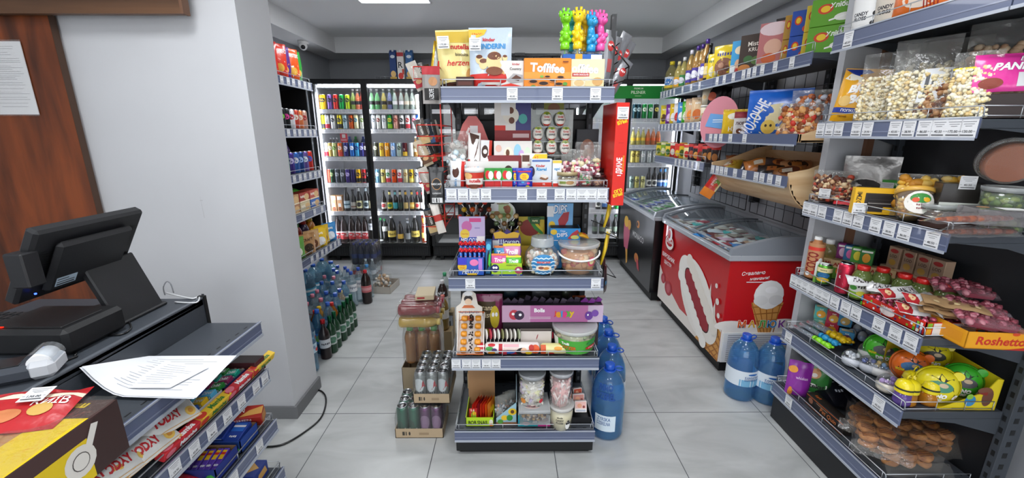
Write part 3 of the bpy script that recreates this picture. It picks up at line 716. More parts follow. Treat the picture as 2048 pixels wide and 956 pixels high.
# ============================================================ GOODS: BUILDERS
def crinkle(seed, amp):
    rnd = random.Random(seed); k = [(rnd.uniform(4, 11), rnd.uniform(-9, 9), rnd.uniform(0, 6.3)) for _ in range(4)] + [(rnd.uniform(14, 24), rnd.uniform(-20, 20), rnd.uniform(0, 6.3)) for _ in range(3)]
    return lambda u, v: amp*sum(math.sin(a*u+b*v+c)*(1 if i < 4 else .45) for i, (a, b, c) in enumerate(k))/3
def part_or_root(mb, name, root, multi):
    return mb.build(name, root if multi else None)
def pouch_mesh(w, h, t, base, art=(), kind='stand', seed=1, back=None, amp=None, nu=14, nv=16, seal='top', taper=0.0, M=None):
    """a filled bag: front and back sheets that meet in flat seals"""
    M = M or MB(); cr = crinkle(seed, amp if amp is not None else min(.004, w*.03))
    def T(v):
        if kind == 'stand': return (max(0, 1-v)**.55)*min(1, .35+v*4)
        if kind == 'pillow': return (max(0, 4*v*(1-v)))**.45
        return (max(0, 4*v*(1-v)))**.2
    def P(sg):
        def fn(u, v, e):
            uu = min(1, max(0, u)); vv = min(1, max(0, v)); s_ = 2*uu-1; body = 0.0
            lo = 0.05 if kind != 'stand' else -0.01; hi = .93
            if lo < vv < hi: body = T((vv-lo)/(hi-lo))
            th = t/2*body*max(0, 1-s_*s_)**.5
            wid = w*(1-taper*vv)*(1-.05*(math.sin(PI*vv) if kind != 'flat' else 0)*(t/w))
            edge = min(1, 6*(1-abs(s_)))
            return ((u-.5)*wid, sg*(th + e) + cr(uu, vv)*(.3+.7*edge)*(1 if vv > .06 or kind != 'stand' else .2), v*h*(1-.0*abs(s_)))
        return fn
    f = P(-1); bk = P(1)
    M.grid(lambda i, j: f(i, j, 0), nu, nv, base); M.grid(lambda i, j: bk(i, j, .0003), nu, nv, back or base, flip=True)
    if art: M.art(Surf(f, w, h, nu, nv), art, .0008, .0003)
    return M
def S_(root, mb, name, label=None): return mb.build(name, root, label)
def mk(name): return thing(name)
def pouch(w, h, t, base, art=(), kind='stand', seed=1, name='snack_bag', tagp=None, **k):
    def f():
        M = pouch_mesh(w, h, t, base, art, kind, seed, **k)
        if not tagp: return M.build(name)
        r = mk(name); M.build('bag', r)
        sticker(r, tagp[0]*w, -t/2-.004, tagp[1]*h, k=tagp[2] if len(tagp) > 2 else 0)
        return r
    return f
def sticker(root, x, y, z, k=0, w=.045, h=.046, rx=0, rz=0):
    o = bpy.data.objects.new('price_tag', tag_mesh(k, w, h)); COL.objects.link(o); o.parent = root; o.location = (x, y, z); o.rotation_euler = (rx, 0, rz)
def carton(w, h, d, base, art=(), left=(), right=(), top=(), name='box', tagp=None, c=.0015):
    def f():
        M = MB(); M.box(-w/2, w/2, 0, d, 0, h, base, c)
        if art: M.art(SF(w, h, -w/2, 0, 0), art)
        if left: M.art(SL(d, h, -w/2, 0, 0), left)
        if right: M.art(SRt(d, h, w/2, 0, 0), right)
        if top: M.art(ST(w, d, -w/2, 0, h), top)
        if not tagp: return M.build(name)
        r = mk(name); M.build('carton', r); sticker(r, tagp[0]*w, -.0025, tagp[1]*h, k=tagp[2] if len(tagp) > 2 else 0); return r
    return f
def tray(w, h, d, base, inner, art=(), left=(), back=0.0, slope=True, name='display_box', backart=(), right=(), cut=None):
    """an open display box; back: height of its back panel"""
    def f():
        r = mk(name); M = MB(); th = .003; hb = max(back, h)
        M.box(-w/2, w/2, 0, th, 0, h, base); M.box(-w/2, w/2, d-th, d, 0, hb, inner); M.box(-w/2, w/2, 0, d, 0, th, inner)
        for x in (-w/2, w/2-th):
            M.prism([(0, 0), (d, 0), (d, min(hb, h*2.2) if slope else h), (d*.6, h) if slope else (d*.5, h), (0, h)], x, x+th, 'x', base)
        if art: M.art(SF(w, h, -w/2, 0, 0), art)
        if left: M.art(SL(d, h, -w/2, 0, 0), left)
        if right: M.art(SRt(d, h, w/2, 0, 0), right)
        M.build('tray', r)
        if backart:
            B = MB(); B.box(-w/2+.001, w/2-.001, d-.008, d-.004, h*.4, hb, inner); B.art(SF(w, hb-h, -w/2, d-.008, h), backart); B.build('header_card', r)
        return r
    return f
def can(col, art=(), r=.029, h=.168, fin='m', top='#c8ccd2:s'):
    def f():
        t = mk('drink_can'); m = MB(); c = col+':'+fin if isinstance(col, str) and ':' not in col else col
        m.lathe([(r*.78, 0, top), (r*.98, .008, c), (r, .014), (r, h-.016), (r*.86, h-.004, top)], 16, cap=True)
        if art: m.art(SC(r, h-.03, .014, 170), art, .0006, .0003)
        m.build('body', t)
        l = MB(); l.lathe([(r*.86, h-.006, top), (r*.86, h), (r*.8, h), (r*.77, h-.004), (.002, h-.004)], 16); l.box(-r*.2, r*.2, -r*.5, r*.2, h-.0038, h-.0025, '#e4e6ea:s'); l.build('lid', t)
        return t
    return f
PROFS = {  # (r, z) as fractions of radius / height, up to the neck
 'beer': [(.80, 0), (.97, .02), (1, .05), (1, .55), (.92, .62), (.55, .74), (.42, .82), (.40, .94), (.45, .945), (.45, .97)],
 'slim': [(.80, 0), (1, .03), (1, .50), (.9, .58), (.5, .76), (.40, .86), (.38, .94), (.44, .95), (.44, .97)],
 'pet': [(.75, 0), (.97, .03), (1, .08), (.96, .2), (1, .24), (.97, .38), (1, .42), (1, .62), (.95, .68), (.80, .78), (.50, .87), (.32, .92), (.32, .95)],
 'bigpet': [(.78, 0), (.97, .02), (1, .06), (1, .45), (.98, .55), (.86, .70), (.55, .84), (.32, .91), (.30, .95)],
 'oil': [(.85, 0), (1, .02), (.95, .15), (1, .18), (.95, .3), (1, .33), (1, .58), (.9, .66), (.6, .78), (.4, .86), (.36, .93)],
 'wine': [(.85, 0), (1, .02), (1, .05), (1, .60), (.9, .68), (.45, .78), (.38, .84), (.36, .97)],
 'juice': [(.80, 0), (1, .03), (1, .1), (.93, .2), (.93, .5), (1, .6), (1, .68), (.8, .8), (.6, .86), (.5, .9), (.5, .93)],
 'jug': [(.80, 0), (.92, .012), (1, .05), (.97, .09), (1, .13), (.97, .17), (1, .21), (.97, .25), (1, .30), (1, .5), (.98, .62), (.90, .72), (.72, .82), (.45, .90), (.26, .925), (.25, .95)],
}
def bottle(kind, r, h, glass, cap, label=None, lart=(), lz=(.2, .5), liquid=None, seg=18, name='bottle', capr=None, caph=None, neck=None, lspan=170, handle=None, lr=1.006):
    def f():
        t = mk(name); P = PROFS[kind]; m = MB(); pr = [(a*r, b*h) for a, b in P]; m.lathe([(pr[0][0], pr[0][1], glass)] + pr[1:], seg)
        m.build('body', t)
        zn = pr[-1][1]; rn = capr or pr[-1][0]*1.12; ch = caph or (h-zn+.012)
        c = MB(); c.lathe([(rn, h-ch, cap), (rn*1.02, h-ch*.5), (rn, h-.002), (rn*.9, h)], 14); c.build('cap', t)
        if liquid:
            q = MB(); lv = liquid[1]; pts = []
            for i, (a, b) in enumerate(P):
                if b <= lv: pts.append((a*r*.95, max(.003, b*h)))
                else:
                    a0, b0 = P[i-1]; k = (lv-b0)/(b-b0); pts.append(((a0+(a-a0)*k)*r*.95, lv*h)); break
            q.lathe([(pts[0][0], pts[0][1], liquid[0])] + pts[1:], seg); q.build('liquid', t)
        if label:
            l = MB(); z0, z1 = lz[0]*h, lz[1]*h
            l.lathe([(r*lr, z0, label), (r*lr, z1)], seg, cap=False)
            if lart: l.art(SC(r*lr, z1-z0, z0, lspan), lart, .0006, .0003)
            l.build('label', t)
        if neck:
            l = MB(); l.lathe([(r*.46, neck[1]*h, neck[0]), (r*.45, neck[2]*h)], 14, cap=False); l.build('neck_foil', t)
        if handle:
            l = MB(); n = 12; l.tube([(capr*1.0*math.cos(a)*0+ (capr+.001) + .019*(1-math.cos(a)), 0, h-ch*.7 + .012*math.sin(a)) for a in [PI*2*k/n for k in range(n+1)]], .0035, handle, 6, closed=True)
            l.lathe([(capr*1.25, h-ch-.006, handle), (capr*1.25, h-ch+.004)], 14); l.build('carry_handle', t)
        return t
    return f
def tub(r, h, wall, lid, art=(), fill=None, taper=.9, lidh=.012, seg=22, name='plastic_tub', fillh=.8, span=120, lz=(.15, .8), label=None, sx=1, lidr=1.04, handle=None):
    def f():
        t = mk(name); q4 = Matrix.Rotation(PI/4, 4, 'Z') if seg == 4 else Matrix.Identity(4); r2 = r*1.38 if seg == 4 else r; m = MB()
        m.lathe([(r2*taper, 0, wall), (r2, h)], seg, sx=sx, cap=True).xf(q4).build('wall', t)
        if fill:
            q = MB(); fill(q, r*.92, h*fillh, taper, sx); q.build('contents', t)
        if label or art:
            l = MB(); z0, z1 = lz[0]*h, lz[1]*h; rf = lambda v: (r*taper+(r-r*taper)*((z0+v*(z1-z0))/h))*1.01
            S = Surf(lambda u, v, e: ((rf(v)+e)*sx*math.cos(-PI/2+(u-.5)*R(span)), (rf(v)+e)*math.sin(-PI/2+(u-.5)*R(span)), z0+v*(z1-z0)), r*R(span), z1-z0, 10, 3)
            if label: l.grid(lambda i, j: S(i, j, 0), 12, 3, label)
            if art: l.art(S, art, .0008, .0003)
            l.build('label', t)
        MB().lathe([(r2*lidr, h-.004, lid), (r2*lidr*1.01, h+lidh), (r2*lidr*.93, h+lidh), (r2*lidr*.9, h+lidh-.003)], seg, sx=sx).xf(q4).build('lid', t)
        if handle:
            m = MB(); m.tube([(r*1.06*math.cos(a), -r*1.0*math.sin(a)*.9-.004, h*.75-.09*h*6*math.sin(a)*.35) for a in [PI*k/14 for k in range(15)]], .0045, handle, 6); m.build('handle', t)
        return t
    return f
def fill_bits(cols, size=.010, n=120, seed=4, shape='ball'):
    def f(q, r, h, taper, sx):
        rnd = random.Random(seed)
        for k in range(n):
            z = size*1.3 + (h-size*1.6)*((k+.5)/n); rr = r*(taper+(1-taper)*z/h)-size*.8; a = rnd.uniform(0, 2*PI)
            rho = rr*(1 if rnd.random() < .75 else rnd.random()**.5); s = size*rnd.uniform(.8, 1.15); c = rnd.choice(cols)
            p = (sx*rho*math.cos(a), rho*math.sin(a), z)
            if shape == 'ball': q.ball(p, s, c, 7, 5, sz=rnd.uniform(.6, 1))
            elif shape == 'box':
                st = len(q.v); q.box(-s, s, -s*.5, s*.5, -s*.4, s*.4, c); q.xf(Matrix.Translation(p) @ Matrix.Rotation(rnd.uniform(0, 6), 4, 'Z') @ Matrix.Rotation(rnd.uniform(-1, 1), 4, 'X'), st)
            else:
                st = len(q.v); q.tube([(0, 0, -s*1.6), (0, 0, s*1.6)], s*.35, c, 5); q.xf(Matrix.Translation(p) @ Matrix.Rotation(rnd.uniform(-.5, .5), 4, 'X') @ Matrix.Rotation(rnd.uniform(-.5, .5), 4, 'Y'), st)
        q.lathe([(r*taper*.8, .003, cols[0]), (r*.8, h*.97)], 12, sx=sx)
    return f
def heap(M, x0, x1, y0, y1, z0, H, cols, size, n, seed=1, shape='ball', front=True, prof=None):
    """loose pieces in a bag: a dense block of separate small shapes"""
    rnd = random.Random(seed)
    for k in range(n):
        x = rnd.uniform(x0, x1); z = z0+rnd.random()*H; y = y0+(y1-y0)*(rnd.random()**1.6 if front else rnd.random())
        if prof: y *= prof(x, z)
        s = size*rnd.uniform(.7, 1.2); c = rnd.choice(cols)
        if shape == 'ball': M.ball((x, y, z), s, c, 6, 4, sx=rnd.uniform(.7, 1.2), sz=rnd.uniform(.7, 1.1))
        else:
            st = len(M.v); M.box(-s, s, -s*.5, s*.5, -s*.35, s*.35, c); M.xf(Matrix.Translation((x, y, z)) @ Matrix.Rotation(rnd.uniform(0, 6), 4, 'Z') @ Matrix.Rotation(rnd.uniform(-1, 1), 4, 'X'), st)
def clearbag(w, h, t, cols, size, n, seed=1, fill=.6, name='snack_bag', top=None, shape='ball', tagp=None, film=None, art=()):
    """transparent bag with loose contents"""
    def f():
        r = mk(name)
        c = MB(); c.prism([(-t*.3, .004), (t*.25, .004), (t*.12, h*fill*.9), (-t*.12, h*fill*.9)], -w*.33, w*.33, 'x', cols[0])
        heap(c, -w*.43, w*.43, -t*.50+size*.6, -t*.22, size, h*fill, cols, size, n, seed, shape, True, lambda x, z: max(.15, (1-(2*x/w)**2)**.5)*max(.2, max(0, 1-z/h/.95)**.45*1.05)); c.build('contents', r)
        pouch_mesh(w, h, t*1.12, film or clear('#f6f6f4', .07, .06, .5), art, 'stand', seed, amp=min(.007, w*.04)).build('bag', r)
        if top:
            m = MB(); m.box(-w/2, w/2, -.003, .003, h*.86, h, top); m.build('header_card', r)
        if tagp: sticker(r, tagp[0]*w, -t/2-.006, tagp[1]*h, k=3)
        return r
    return f
# print helpers
def tx(s, u, v, h, c='#ffffff', **o): return ('t', s, u, v, h, c, o)
def qa(c1, c2=None, txt=None, tc='#ffffff', v=.6, h=.14, em=None, **o):
    a = [('r', 0, 0, 1, .32, c1)]
    if c2: a.append(('e', .5, .3, .32, .2, c2))
    if em: a.append(('e', .5, .62, .26, .16, em))
    if txt: a.append(tx(txt, .5, v, h, tc, **o))
    return a
def nm(desc, i, where): return '%s, %s from left %s' % (desc, ORD[i], where)
# ============================================================ DRINKS IN THE FRIDGES
def C3(col,em=None,band=None,fin='m',txt=None,tc='#141416',r=.029,h=.168):
    a = []
    if band: a.append(('r',0,.0,1,.34,band))
    if em: a += [('e',.5,.66,.28,.17,em),('e',.42,.68,.08,.05,col),('e',.6,.62,.06,.04,col)]
    if txt: a.append(tx(txt,.5,.42 if em else .55,.12,tc,w=.5,rot=0 if em else PI/2))
    return ('can',repr((col,em,band,fin,txt,r,h)),can(col,a,r,h,fin),r)
K_ = '#18181a'
def row(items,px,k,S,where,dy=.075,yw=FY):
    """items stand in a row; px: their centres in the picture row; S: shelf heights"""
    n = len(items)
    for i,(it,x) in enumerate(zip(items,px)):
        (kind,key,fn,r),desc = it
        y = yw+dy+max(r,.02)
        p = onY(x,(S[k][1]),y)
        lo,hi = ((-2.178+r,-1.027-r) if 'green' not in where and 'behind freezers' not in where else (.772+r,1.90-r))
        put(key,fn,(min(max(p.x,lo),hi),y,S[k][0]+.001),random.uniform(-.12,.12),nm(desc,i,where),'can' if kind == 'can' else kind,('cans ' if kind == 'can' else 'bottles ')+where)
def lin_px(a,b,n): return [a+(b-a)*i/(n-1) for i in range(n)]
LA = [(z,y) for z,y in zip(SA,(205,245,300,355,405,465))]
random.seed(11)
def gb(col,liq,cap='#d8d8d8:g',lab='#141416',name='bottle',kind='slim',r=.03,h=.225,lz=(.25,.42),lart=(),neck=None,full=.8):
    key = repr(('gb',col,liq,cap,lab,kind,r,h,lz,lart,neck))
    return ('bottle',key,bottle(kind,r,h,clear(col,.12,.05) if liq else mat(col,'g'),cap,lab,lart,lz,(liq+':g',full) if liq else None,14,neck=neck),r)
fl = 'on the {} shelf of the left fridge door'; W1 = ['top','second','third','fourth','fifth','bottom']
def wh(side,k): return 'on %s %s-door fridge shelf' % (W1[k],side)
row([(C3('#f09a2a',K_),'orange yellow can'),(C3('#f2c415',K_),'yellow can with black emblem'),(C3('#7a5fb0',K_),'purple can with black emblem'),(C3('#d8352c',K_),'red can with black emblem'),
     (C3('#13a04a',K_),'green can with black emblem'),(C3('#b5cc22',K_),'lime can with black emblem'),(gb('#dfe8d0','#b3c83c'),'lime drink bottle'),(gb('#f0dcc8','#e8771e'),'orange drink bottle'),(gb('#f0c8b8','#d8401c'),'red drink bottle')],
    [637,648,660,672,684,696,707,716,725],0,LA,wh('left',0))
row([(C3('#d9d62a',None,'#2a2a2a'),'yellow and black can'),(C3('#f2f2f2',None,'#d8263c',txt='X'),'white and red can'),(C3('#dfe3e6','#333333'),'silver can with dark mark'),(C3('#e4cf20','#222222','#1c1c1e'),'yellow can with black strokes'),
     (C3('#a9c6cf','#2d4f60'),'pale blue can'),(C3('#c8581e','#3a1a10'),'burnt orange can'),(C3('#e6e3b0','#3f8fb0'),'cream can with blue sign'),(C3('#e9ebdf','#7a9a4a'),'white can with green sign')],
    [644,655,667,680,691,703,713,725],1,LA,wh('left',1))
row([(C3('#eef0f0',None,'#c8263a'),'white can with red foot'),(C3('#b99a4c','#f0ead8'),'tan gold can'),(C3('#c0cc8a','#5a8a2a'),'pale green can'),(C3('#e06a28','#f0e0d0','#c83220'),'orange red can'),(C3('#2c2a72','#dedff0',txt='POP',tc='#ffffff'),'navy can with white lettering'),
     (C3('#2a6fc0','#ffffff'),'blue can with white sign'),(C3('#49a7d4','#1a3c8a'),'light blue can'),(C3('#3a3b78','#c8c8f0'),'dark violet can'),(C3('#54406a','#f0f0f0'),'plum can')],
    [652,662,670,681,693,705,715,724,732],2,LA,wh('left',2))
row([(C3('#d8503c',None),'red can'),(C3('#20402c','#9ab070'),'dark green can'),(C3('#3c4148','#9aa0a8'),'charcoal can'),(C3('#4a4f57','#b8bcc4'),'grey can'),(C3('#3d2c74','#c8b8e8'),'violet can'),(C3('#2e2458',None),'dark violet can'),
     (C3('#e8b31c',K_,K_),'yellow and black can'),(C3('#c02c2c',K_,K_),'red and black can'),(C3('#1c1d1f','#c8c8c8'),'black can')],
    [655,665,676,686,697,707,718,729,738],3,LA,wh('left',3))
bb = lambda lab,lart=(),r=.036,h=.30,neck=None,col='#120d0a': gb(col,None,'#1a1a1c:g',lab,kind='beer',r=r,h=h,lz=(.12,.42),lart=lart,neck=neck)
row([(bb('#b8ccd4',(('r',0,.4,1,.6,'#39606e'),)),'dark bottle with pale blue label'),(bb('#a8a49a',(('r',0,.2,1,.4,'#6a4a34'),),.033,.26),'dark bottle with grey label'),(bb('#d8d4a0',(('e',.5,.5,.3,.3,'#1c1c1e'),),neck=('#c8ccc8',.8,.95)),'dark bottle with cream label'),
     (bb('#b8c8cc',(('e',.5,.5,.3,.3,'#2a3a40'),),neck=('#aab8bc',.8,.95)),'dark bottle with silver label'),(bb('#d8d0a8'),'dark bottle at the door edge')],
    [694,707,719,733,743],4,LA,wh('left',4),dy=.08)
for i,x in enumerate((668,680)):
    p = onY(x,405,FY+.1)
    put('bakery_pack',carton(.062,.19,.08,'#c79a6c',[('r',.1,.72,.9,.95,'#f0efea'),('r',.2,.28,.7,.5,'#f0efea'),('e',.5,.15,.35,.12,'#8a4a22'),('e',.6,.6,.3,.1,'#d8a070')],name='snack_pack'),(p.x,FY+.09,SA[4]),0,
        'brown pack of rolls, %s from left %s' % (ORD[i],wh('left',4)),'snack pack')
big = lambda: ('bottle','bigbrown',bottle('bigpet',.048,.33,mat('#24100a','g'),'#1a0e0a:g','#e8e4e0',[('r',0,0,1,.3,'#b8282c'),('e',.5,.55,.35,.3,'#c83a3c'),tx('BAR',.5,.58,.2,'#ffffff')],(.15,.45)),.048)
row([(big(),'large brown bottle with red and white label')]*5 + [(('bottle','silv',bottle('bigpet',.045,.33,mat('#16140f','g'),'#d8d8d8:g','#c4c8cc',[tx('281',.5,.6,.25,'#303236')],(.5,.75)),.045),'large dark bottle with silver label')],
    [676,689,705,718,731,744],5,LA,wh('left',5),dy=.09)
# right door
cb = lambda liq,lab='#141416': gb('#dfe8e0',liq,lab=lab,h=.228)
row([(cb('#7fcf8a'),'pale green drink bottle'),(cb('#3fc05a'),'green drink bottle'),(cb('#e8c020'),'yellow drink bottle'),(cb('#7a78c8'),'violet drink bottle with orange neck'),(cb('#c8d2d2','#e8e8e8'),'clear drink bottle'),(cb('#b8c4c6','#f0f0f0'),'clear silver bottle'),
     (cb('#bcbcb4','#e8d8c0'),'clear bottle with beige label'),(cb('#c6cac8','#e6e2d0'),'clear bottle with cream label'),(C3('#e9e6d8'),'white can')],
    [744,755,768,780,790,803,814,825,836],0,LA,wh('right',0))
row([(C3('#d7dcde','#6a7074'),'silver white can'),(C3('#cfd3cc','#8a3a30'),'silver can with red mark'),(C3('#dde1e2','#9aa0a4'),'pale silver can'),(C3('#2c8a3c','#e8d040','#8ac020'),'green and yellow can'),(C3('#d8a090','#a84838'),'pink copper can'),(C3('#e8e8e4',K_,K_),'white and black can'),
     (C3('#f0f0f0','#d83a3a','#d8404a'),'white can with red foot'),(C3('#eef0f4','#c82c50',txt=None),'white can with crimson emblem'),(C3('#2a6fd0','#ffffff'),'bright blue can')],
    [748,758,769,780,792,804,816,828,838],1,LA,wh('right',1))
row([(C3('#43453a','#c8c8a8'),'dark olive can'),(C3('#d8b13a','#8a5a14'),'gold yellow can'),(C3('#dc8c1c','#f0d8a0'),'amber can'),(C3('#8ab0e0','#ffffff'),'light blue can'),(C3('#a8bcb0','#2a4a3a'),'silver green can'),(C3('#4a1416',None,'#d8b020',txt='5,0',tc='#ffffff'),'dark red and yellow can'),
     (C3('#eceeee',None),'plain white can'),(gb('#e8d8a8','#c89a3c',h=.24,lab='#e8e0c0'),'golden bottle'),(gb('#e8d0a0','#b8782c',h=.24,lab='#d8cca0'),'amber bottle')],
    [752,764,775,787,799,810,823,832,841],2,LA,wh('right',2))
row([(C3('#5a88a8','#d8e8f0'),'steel blue can'),(C3('#e0cc70','#3a3a2a',txt=None),'pale gold can'),(C3('#e8eae4','#2a8a4a','#c8303a'),'white green can'),(C3('#e0541e','#3a1a14'),'orange can'),(C3('#e6e2da','#b8283a','#b8283a'),'white can with red band'),(C3('#d8d0a0','#a87828'),'cream gold can'),
     (C3('#c8a020',K_,'#e8d870'),'gold and black can'),(C3('#e0e0dc','#303a50'),'silver can with navy sign'),(C3('#e0e6ee','#b8c030'),'white lime can')],
    [756,767,777,789,800,812,823,833,842],3,LA,wh('right',3))
sb = lambda lab,lart=(),neck=None: gb('#140f0b',None,'#303030:g',lab,kind='beer',r=.031,h=.25,lz=(.12,.42),lart=lart,neck=neck)
row([(sb('#d8d4cc',(('e',.5,.5,.35,.3,'#b0262a'),)),'dark bottle with red and white label'),(sb('#c8b830',(('e',.5,.5,.3,.3,'#2a7a3a'),),('#d8c878',.7,.95)),'dark bottle with yellow label'),(sb('#2a8a90',(),('#6ab0b4',.75,.95)),'dark bottle with teal label'),(sb('#20362a',(),('#d8d4b0',.75,.95)),'dark green bottle'),
     (sb('#b8a060',(),('#c89a28',.65,.92)),'dark bottle with gold neck'),(sb('#d0a038',(('r',0,.3,1,.7,'#e8d080'),),('#d8b048',.7,.95)),'dark bottle with amber label'),(sb('#c8b8a0',(('e',.5,.5,.3,.3,'#c02a30'),),('#c0262c',.75,.95)),'dark bottle with red neck'),(sb('#d8dce8',(),('#c02834',.75,.95)),'dark bottle with blue white label')],
    [768,780,791,801,812,824,835,846],4,LA,wh('right',4),dy=.08)
zb = lambda: ('bottle','zb',bottle('bigpet',.052,.34,mat('#1c1a14','g'),'#e8e8e4:g','#d8c05a',[tx('Zibert',.5,.5,.4,'#1c1408')],(.22,.45)),.052)
row([(gb('#11150f',None,'#2a8a4a:g','#c8ccc8',kind='bigpet',r=.04,h=.31,lz=(.08,.15)),'dark bottle with green cap'),(gb('#15140f',None,'#2a8a4a:g','#c8ccc8',kind='bigpet',r=.04,h=.3,lz=(.5,.7)),'dark bottle with silver shoulder'),(zb(),'wide dark bottle with cream label'),(gb('#1c1710',None,'#1c1c1e:g','#d8b04a',kind='bigpet',r=.038,h=.27,lz=(.2,.42)),'smaller dark bottle with yellow label'),
     (gb('#12110f',None,'#b8bcc0:g','#9aa0a0',kind='beer',r=.036,h=.31,lz=(.15,.4),neck=('#c0c4c8',.62,.9)),'dark bottle with silver neck'),(zb(),'wide dark bottle with cream label'),(gb('#8a3a1c',None,'#e8b038:g','#e0c870',kind='beer',r=.036,h=.31,lz=(.2,.42),neck=('#e0a030',.7,.92)),'amber bottle with orange neck')],
    [763,771,784,801,816,831,849],5,LA,wh('right',5),dy=.09)
# bags lying on the fourth shelf over the cans, small bottles behind on the third
put('meatpack',pouch(.30,.09,.1,'#d8948c:f',[('e',.3,.5,.2,.3,'#e8e0dc'),('e',.7,.5,.15,.3,'#c86a60')],'pillow',5),(onY(690,336,FY+.2).x,FY+.25,SA[3]+.0),0,'pink film pack lying behind the cans on the fourth fridge shelf','snack pack')
put('palepack',clearbag(.26,.1,.1,['#d8d4c8','#c4bfb0'],.012,50,4,.8),(onY(735,334,FY+.2).x,FY+.28,SA[3]),0,'pale clear pack behind the yellow can on the fourth fridge shelf','snack pack')
for i,x in enumerate((650,656,662,668,675)):
    p = onY(x,285,FY+.26); k = gb('#3a2218',None,'#e8e8e8:g','#e4e2de',kind='slim',r=.022,h=.22)
    put(k[1],k[2],(p.x,FY+.26,SA[2]),0,nm('small brown bottle with white label',i,'behind third fridge shelf cans'),'bottle','small bottles behind')
for i,x in enumerate((700,712,727)):
    p = onY(x,285,FY+.26); k = gb(('#1a3a7a','#1f5a2c','#1a2a5a')[i],None,('#203a9a:g','#2a9a3a:g','#20308a:g')[i],'#2a3a5a',kind='bigpet',r=.036,h=.235)
    put(k[1],k[2],(p.x,FY+.26,SA[2]),0,'%s bottle behind the cans on the third fridge shelf' % ('small blue','small green','short dark blue')[i],'bottle')
# red promotion card on the second shelf of the left door
p = onY(687,267,FY+.035); m = MB(); m.box(p.x-.04,p.x+.04,FY+.032,FY+.036,p.z-.10,p.z,'#c8283c'); m.art(SF(.08,.1,p.x-.04,FY+.032,p.z-.1),[('r',.25,.5,.75,.92,'#e8dcdc'),('r',.1,.2,.9,.26,'#f0d0d4'),('r',.1,.34,.9,.38,'#f0d0d4')])
tag(m.build('promotion_card'),'small red promotion card hanging from the second shelf in the left fridge','card')
# right-hand fridge (behind the freezers)
DY = [(z,y) for z,y in zip(SD,(225,275,315,365,410,450))]
def wp(k): return 'on %s shelf, fridge behind freezers' % W1[k]
g1 = (C3('#1f7a3a','#d8d8c8'),'green beer can'); g2 = (C3('#173c34','#b8c4a8'),'dark green can'); g3 = (C3('#14363f','#9ab0b0'),'dark teal can')
row([g1,g1,g3,g3,g1,g1,(C3('#232a22','#d8c050'),'black can with yellow badge')],[1240,1249,1269,1277,1288,1300,1312],0,DY,wp(0))
yb_ = (gb('#e8e8c8','#d8c870',h=.2,lab='#e0b830',r=.028),'pale yellow bottle'); ob = (gb('#f0d8b8','#d87a2c',h=.2,lab='#d86020',r=.028),'orange bottle')
row([g1,yb_,yb_,yb_,ob,ob,ob],[1246,1266,1276,1286,1296,1306,1316],1,DY,wp(1))
y2 = (C3('#c8b860','#6a5a20',h=.15),'yellow gold can'); s2 = (C3('#a8aeac','#e8e8e4',h=.15),'silver can')
row([s2,y2,y2,s2,s2,s2],[1247,1265,1274,1285,1297,1308],2,DY,wp(2))
dk = (sb('#d8d8d0',(('e',.5,.5,.3,.3,'#303030'),),('#181818',.6,.9)),'black bottle with white label'); db = (sb('#3a6aa8',(('r',0,.6,1,.9,'#d8e0e8'),),('#3878b8',.7,.94)),'dark bottle with blue label')
row([g2,(C3('#8fa49a','#3a5048',h=.15),'grey green can'),(C3('#b0aa60','#50502a',h=.15),'olive gold can'),(C3('#c0bc80','#606030',h=.15),'pale olive can'),dk,dk,db,db,db],[1247,1262,1273,1285,1297,1308,1319,1330,1339],3,DY,wp(3))
gg = (C3('#2a9a40','#d0e0b0',h=.15),'bright green can')
row([dk,db,dk,gg,gg,gg,gg,g2],[1196,1209,1222,1234,1247,1262,1272,1283],4,DY,wp(4))
dk2 = (gb('#10140f',None,'#2a5a38:g','#5a6a5a',kind='beer',r=.034,h=.24,lz=(.15,.4)),'dark green bottle')
row([dk2]*6,[1190,1204,1217,1230,1243,1258],5,DY,wp(5))
row([dk2]*4,[1193,1206,1219,1232],3,DY,'at left, '+wp(3))
# cartons on top of the fridge
for i,(x0,x1,c,t_) in enumerate(((780,793,'#1d3f78','blue milk drink'),(795,808,'#e8e4e0','white and red tall'),(812,826,'#2a6098','blue and yellow milk drink'))):
    a = onY(x0,140,FY+.1); b_ = onY(x1,140,FY+.1); zt = onY(x0,99,FY+.1).z
    art = [('r',0,0,1,.12,'#c8a04a'),('e',.5,.22,.4,.12,'#e8c078'),('e',.5,.85,.35,.06,'#d8e0e8')] if i != 1 else [('e',.5,.15,.4,.12,'#d83a30'),tx('R',.5,.55,.22,'#26262a',w=.7),('r',0,.86,1,1,'#b8343a'),('r',.7,.2,1,.4,'#c8402c')]
    put('milk%d' % i,(lambda c=c,art=art,w=b_.x-a.x,h=zt-FZ: (lambda t: (MB().box(-w/2,w/2,0,w,0,h-.03,c).art(SF(w,h-.03,-w/2,0,0),art).art(SL(w,h-.03,-w/2,0,0),[('r',.2,.2,.8,.6,'#dfe3e8')]).build('carton',t),
        MB().prism([(0,h-.03),(w,h-.03),(w*.55,h),(w*.45,h)],-w/2,w/2,'x',c).build('gable_top',t),MB().lathe([(.012,h-.02,WHITE+':g'),(.012,h-.002)],12,0,w*.25).build('cap',t),t)[3])(mk('drink_carton'))),
        ((a.x+b_.x)/2,FY+.1,FZ),0,t_+' carton standing on top of the left fridge','carton')
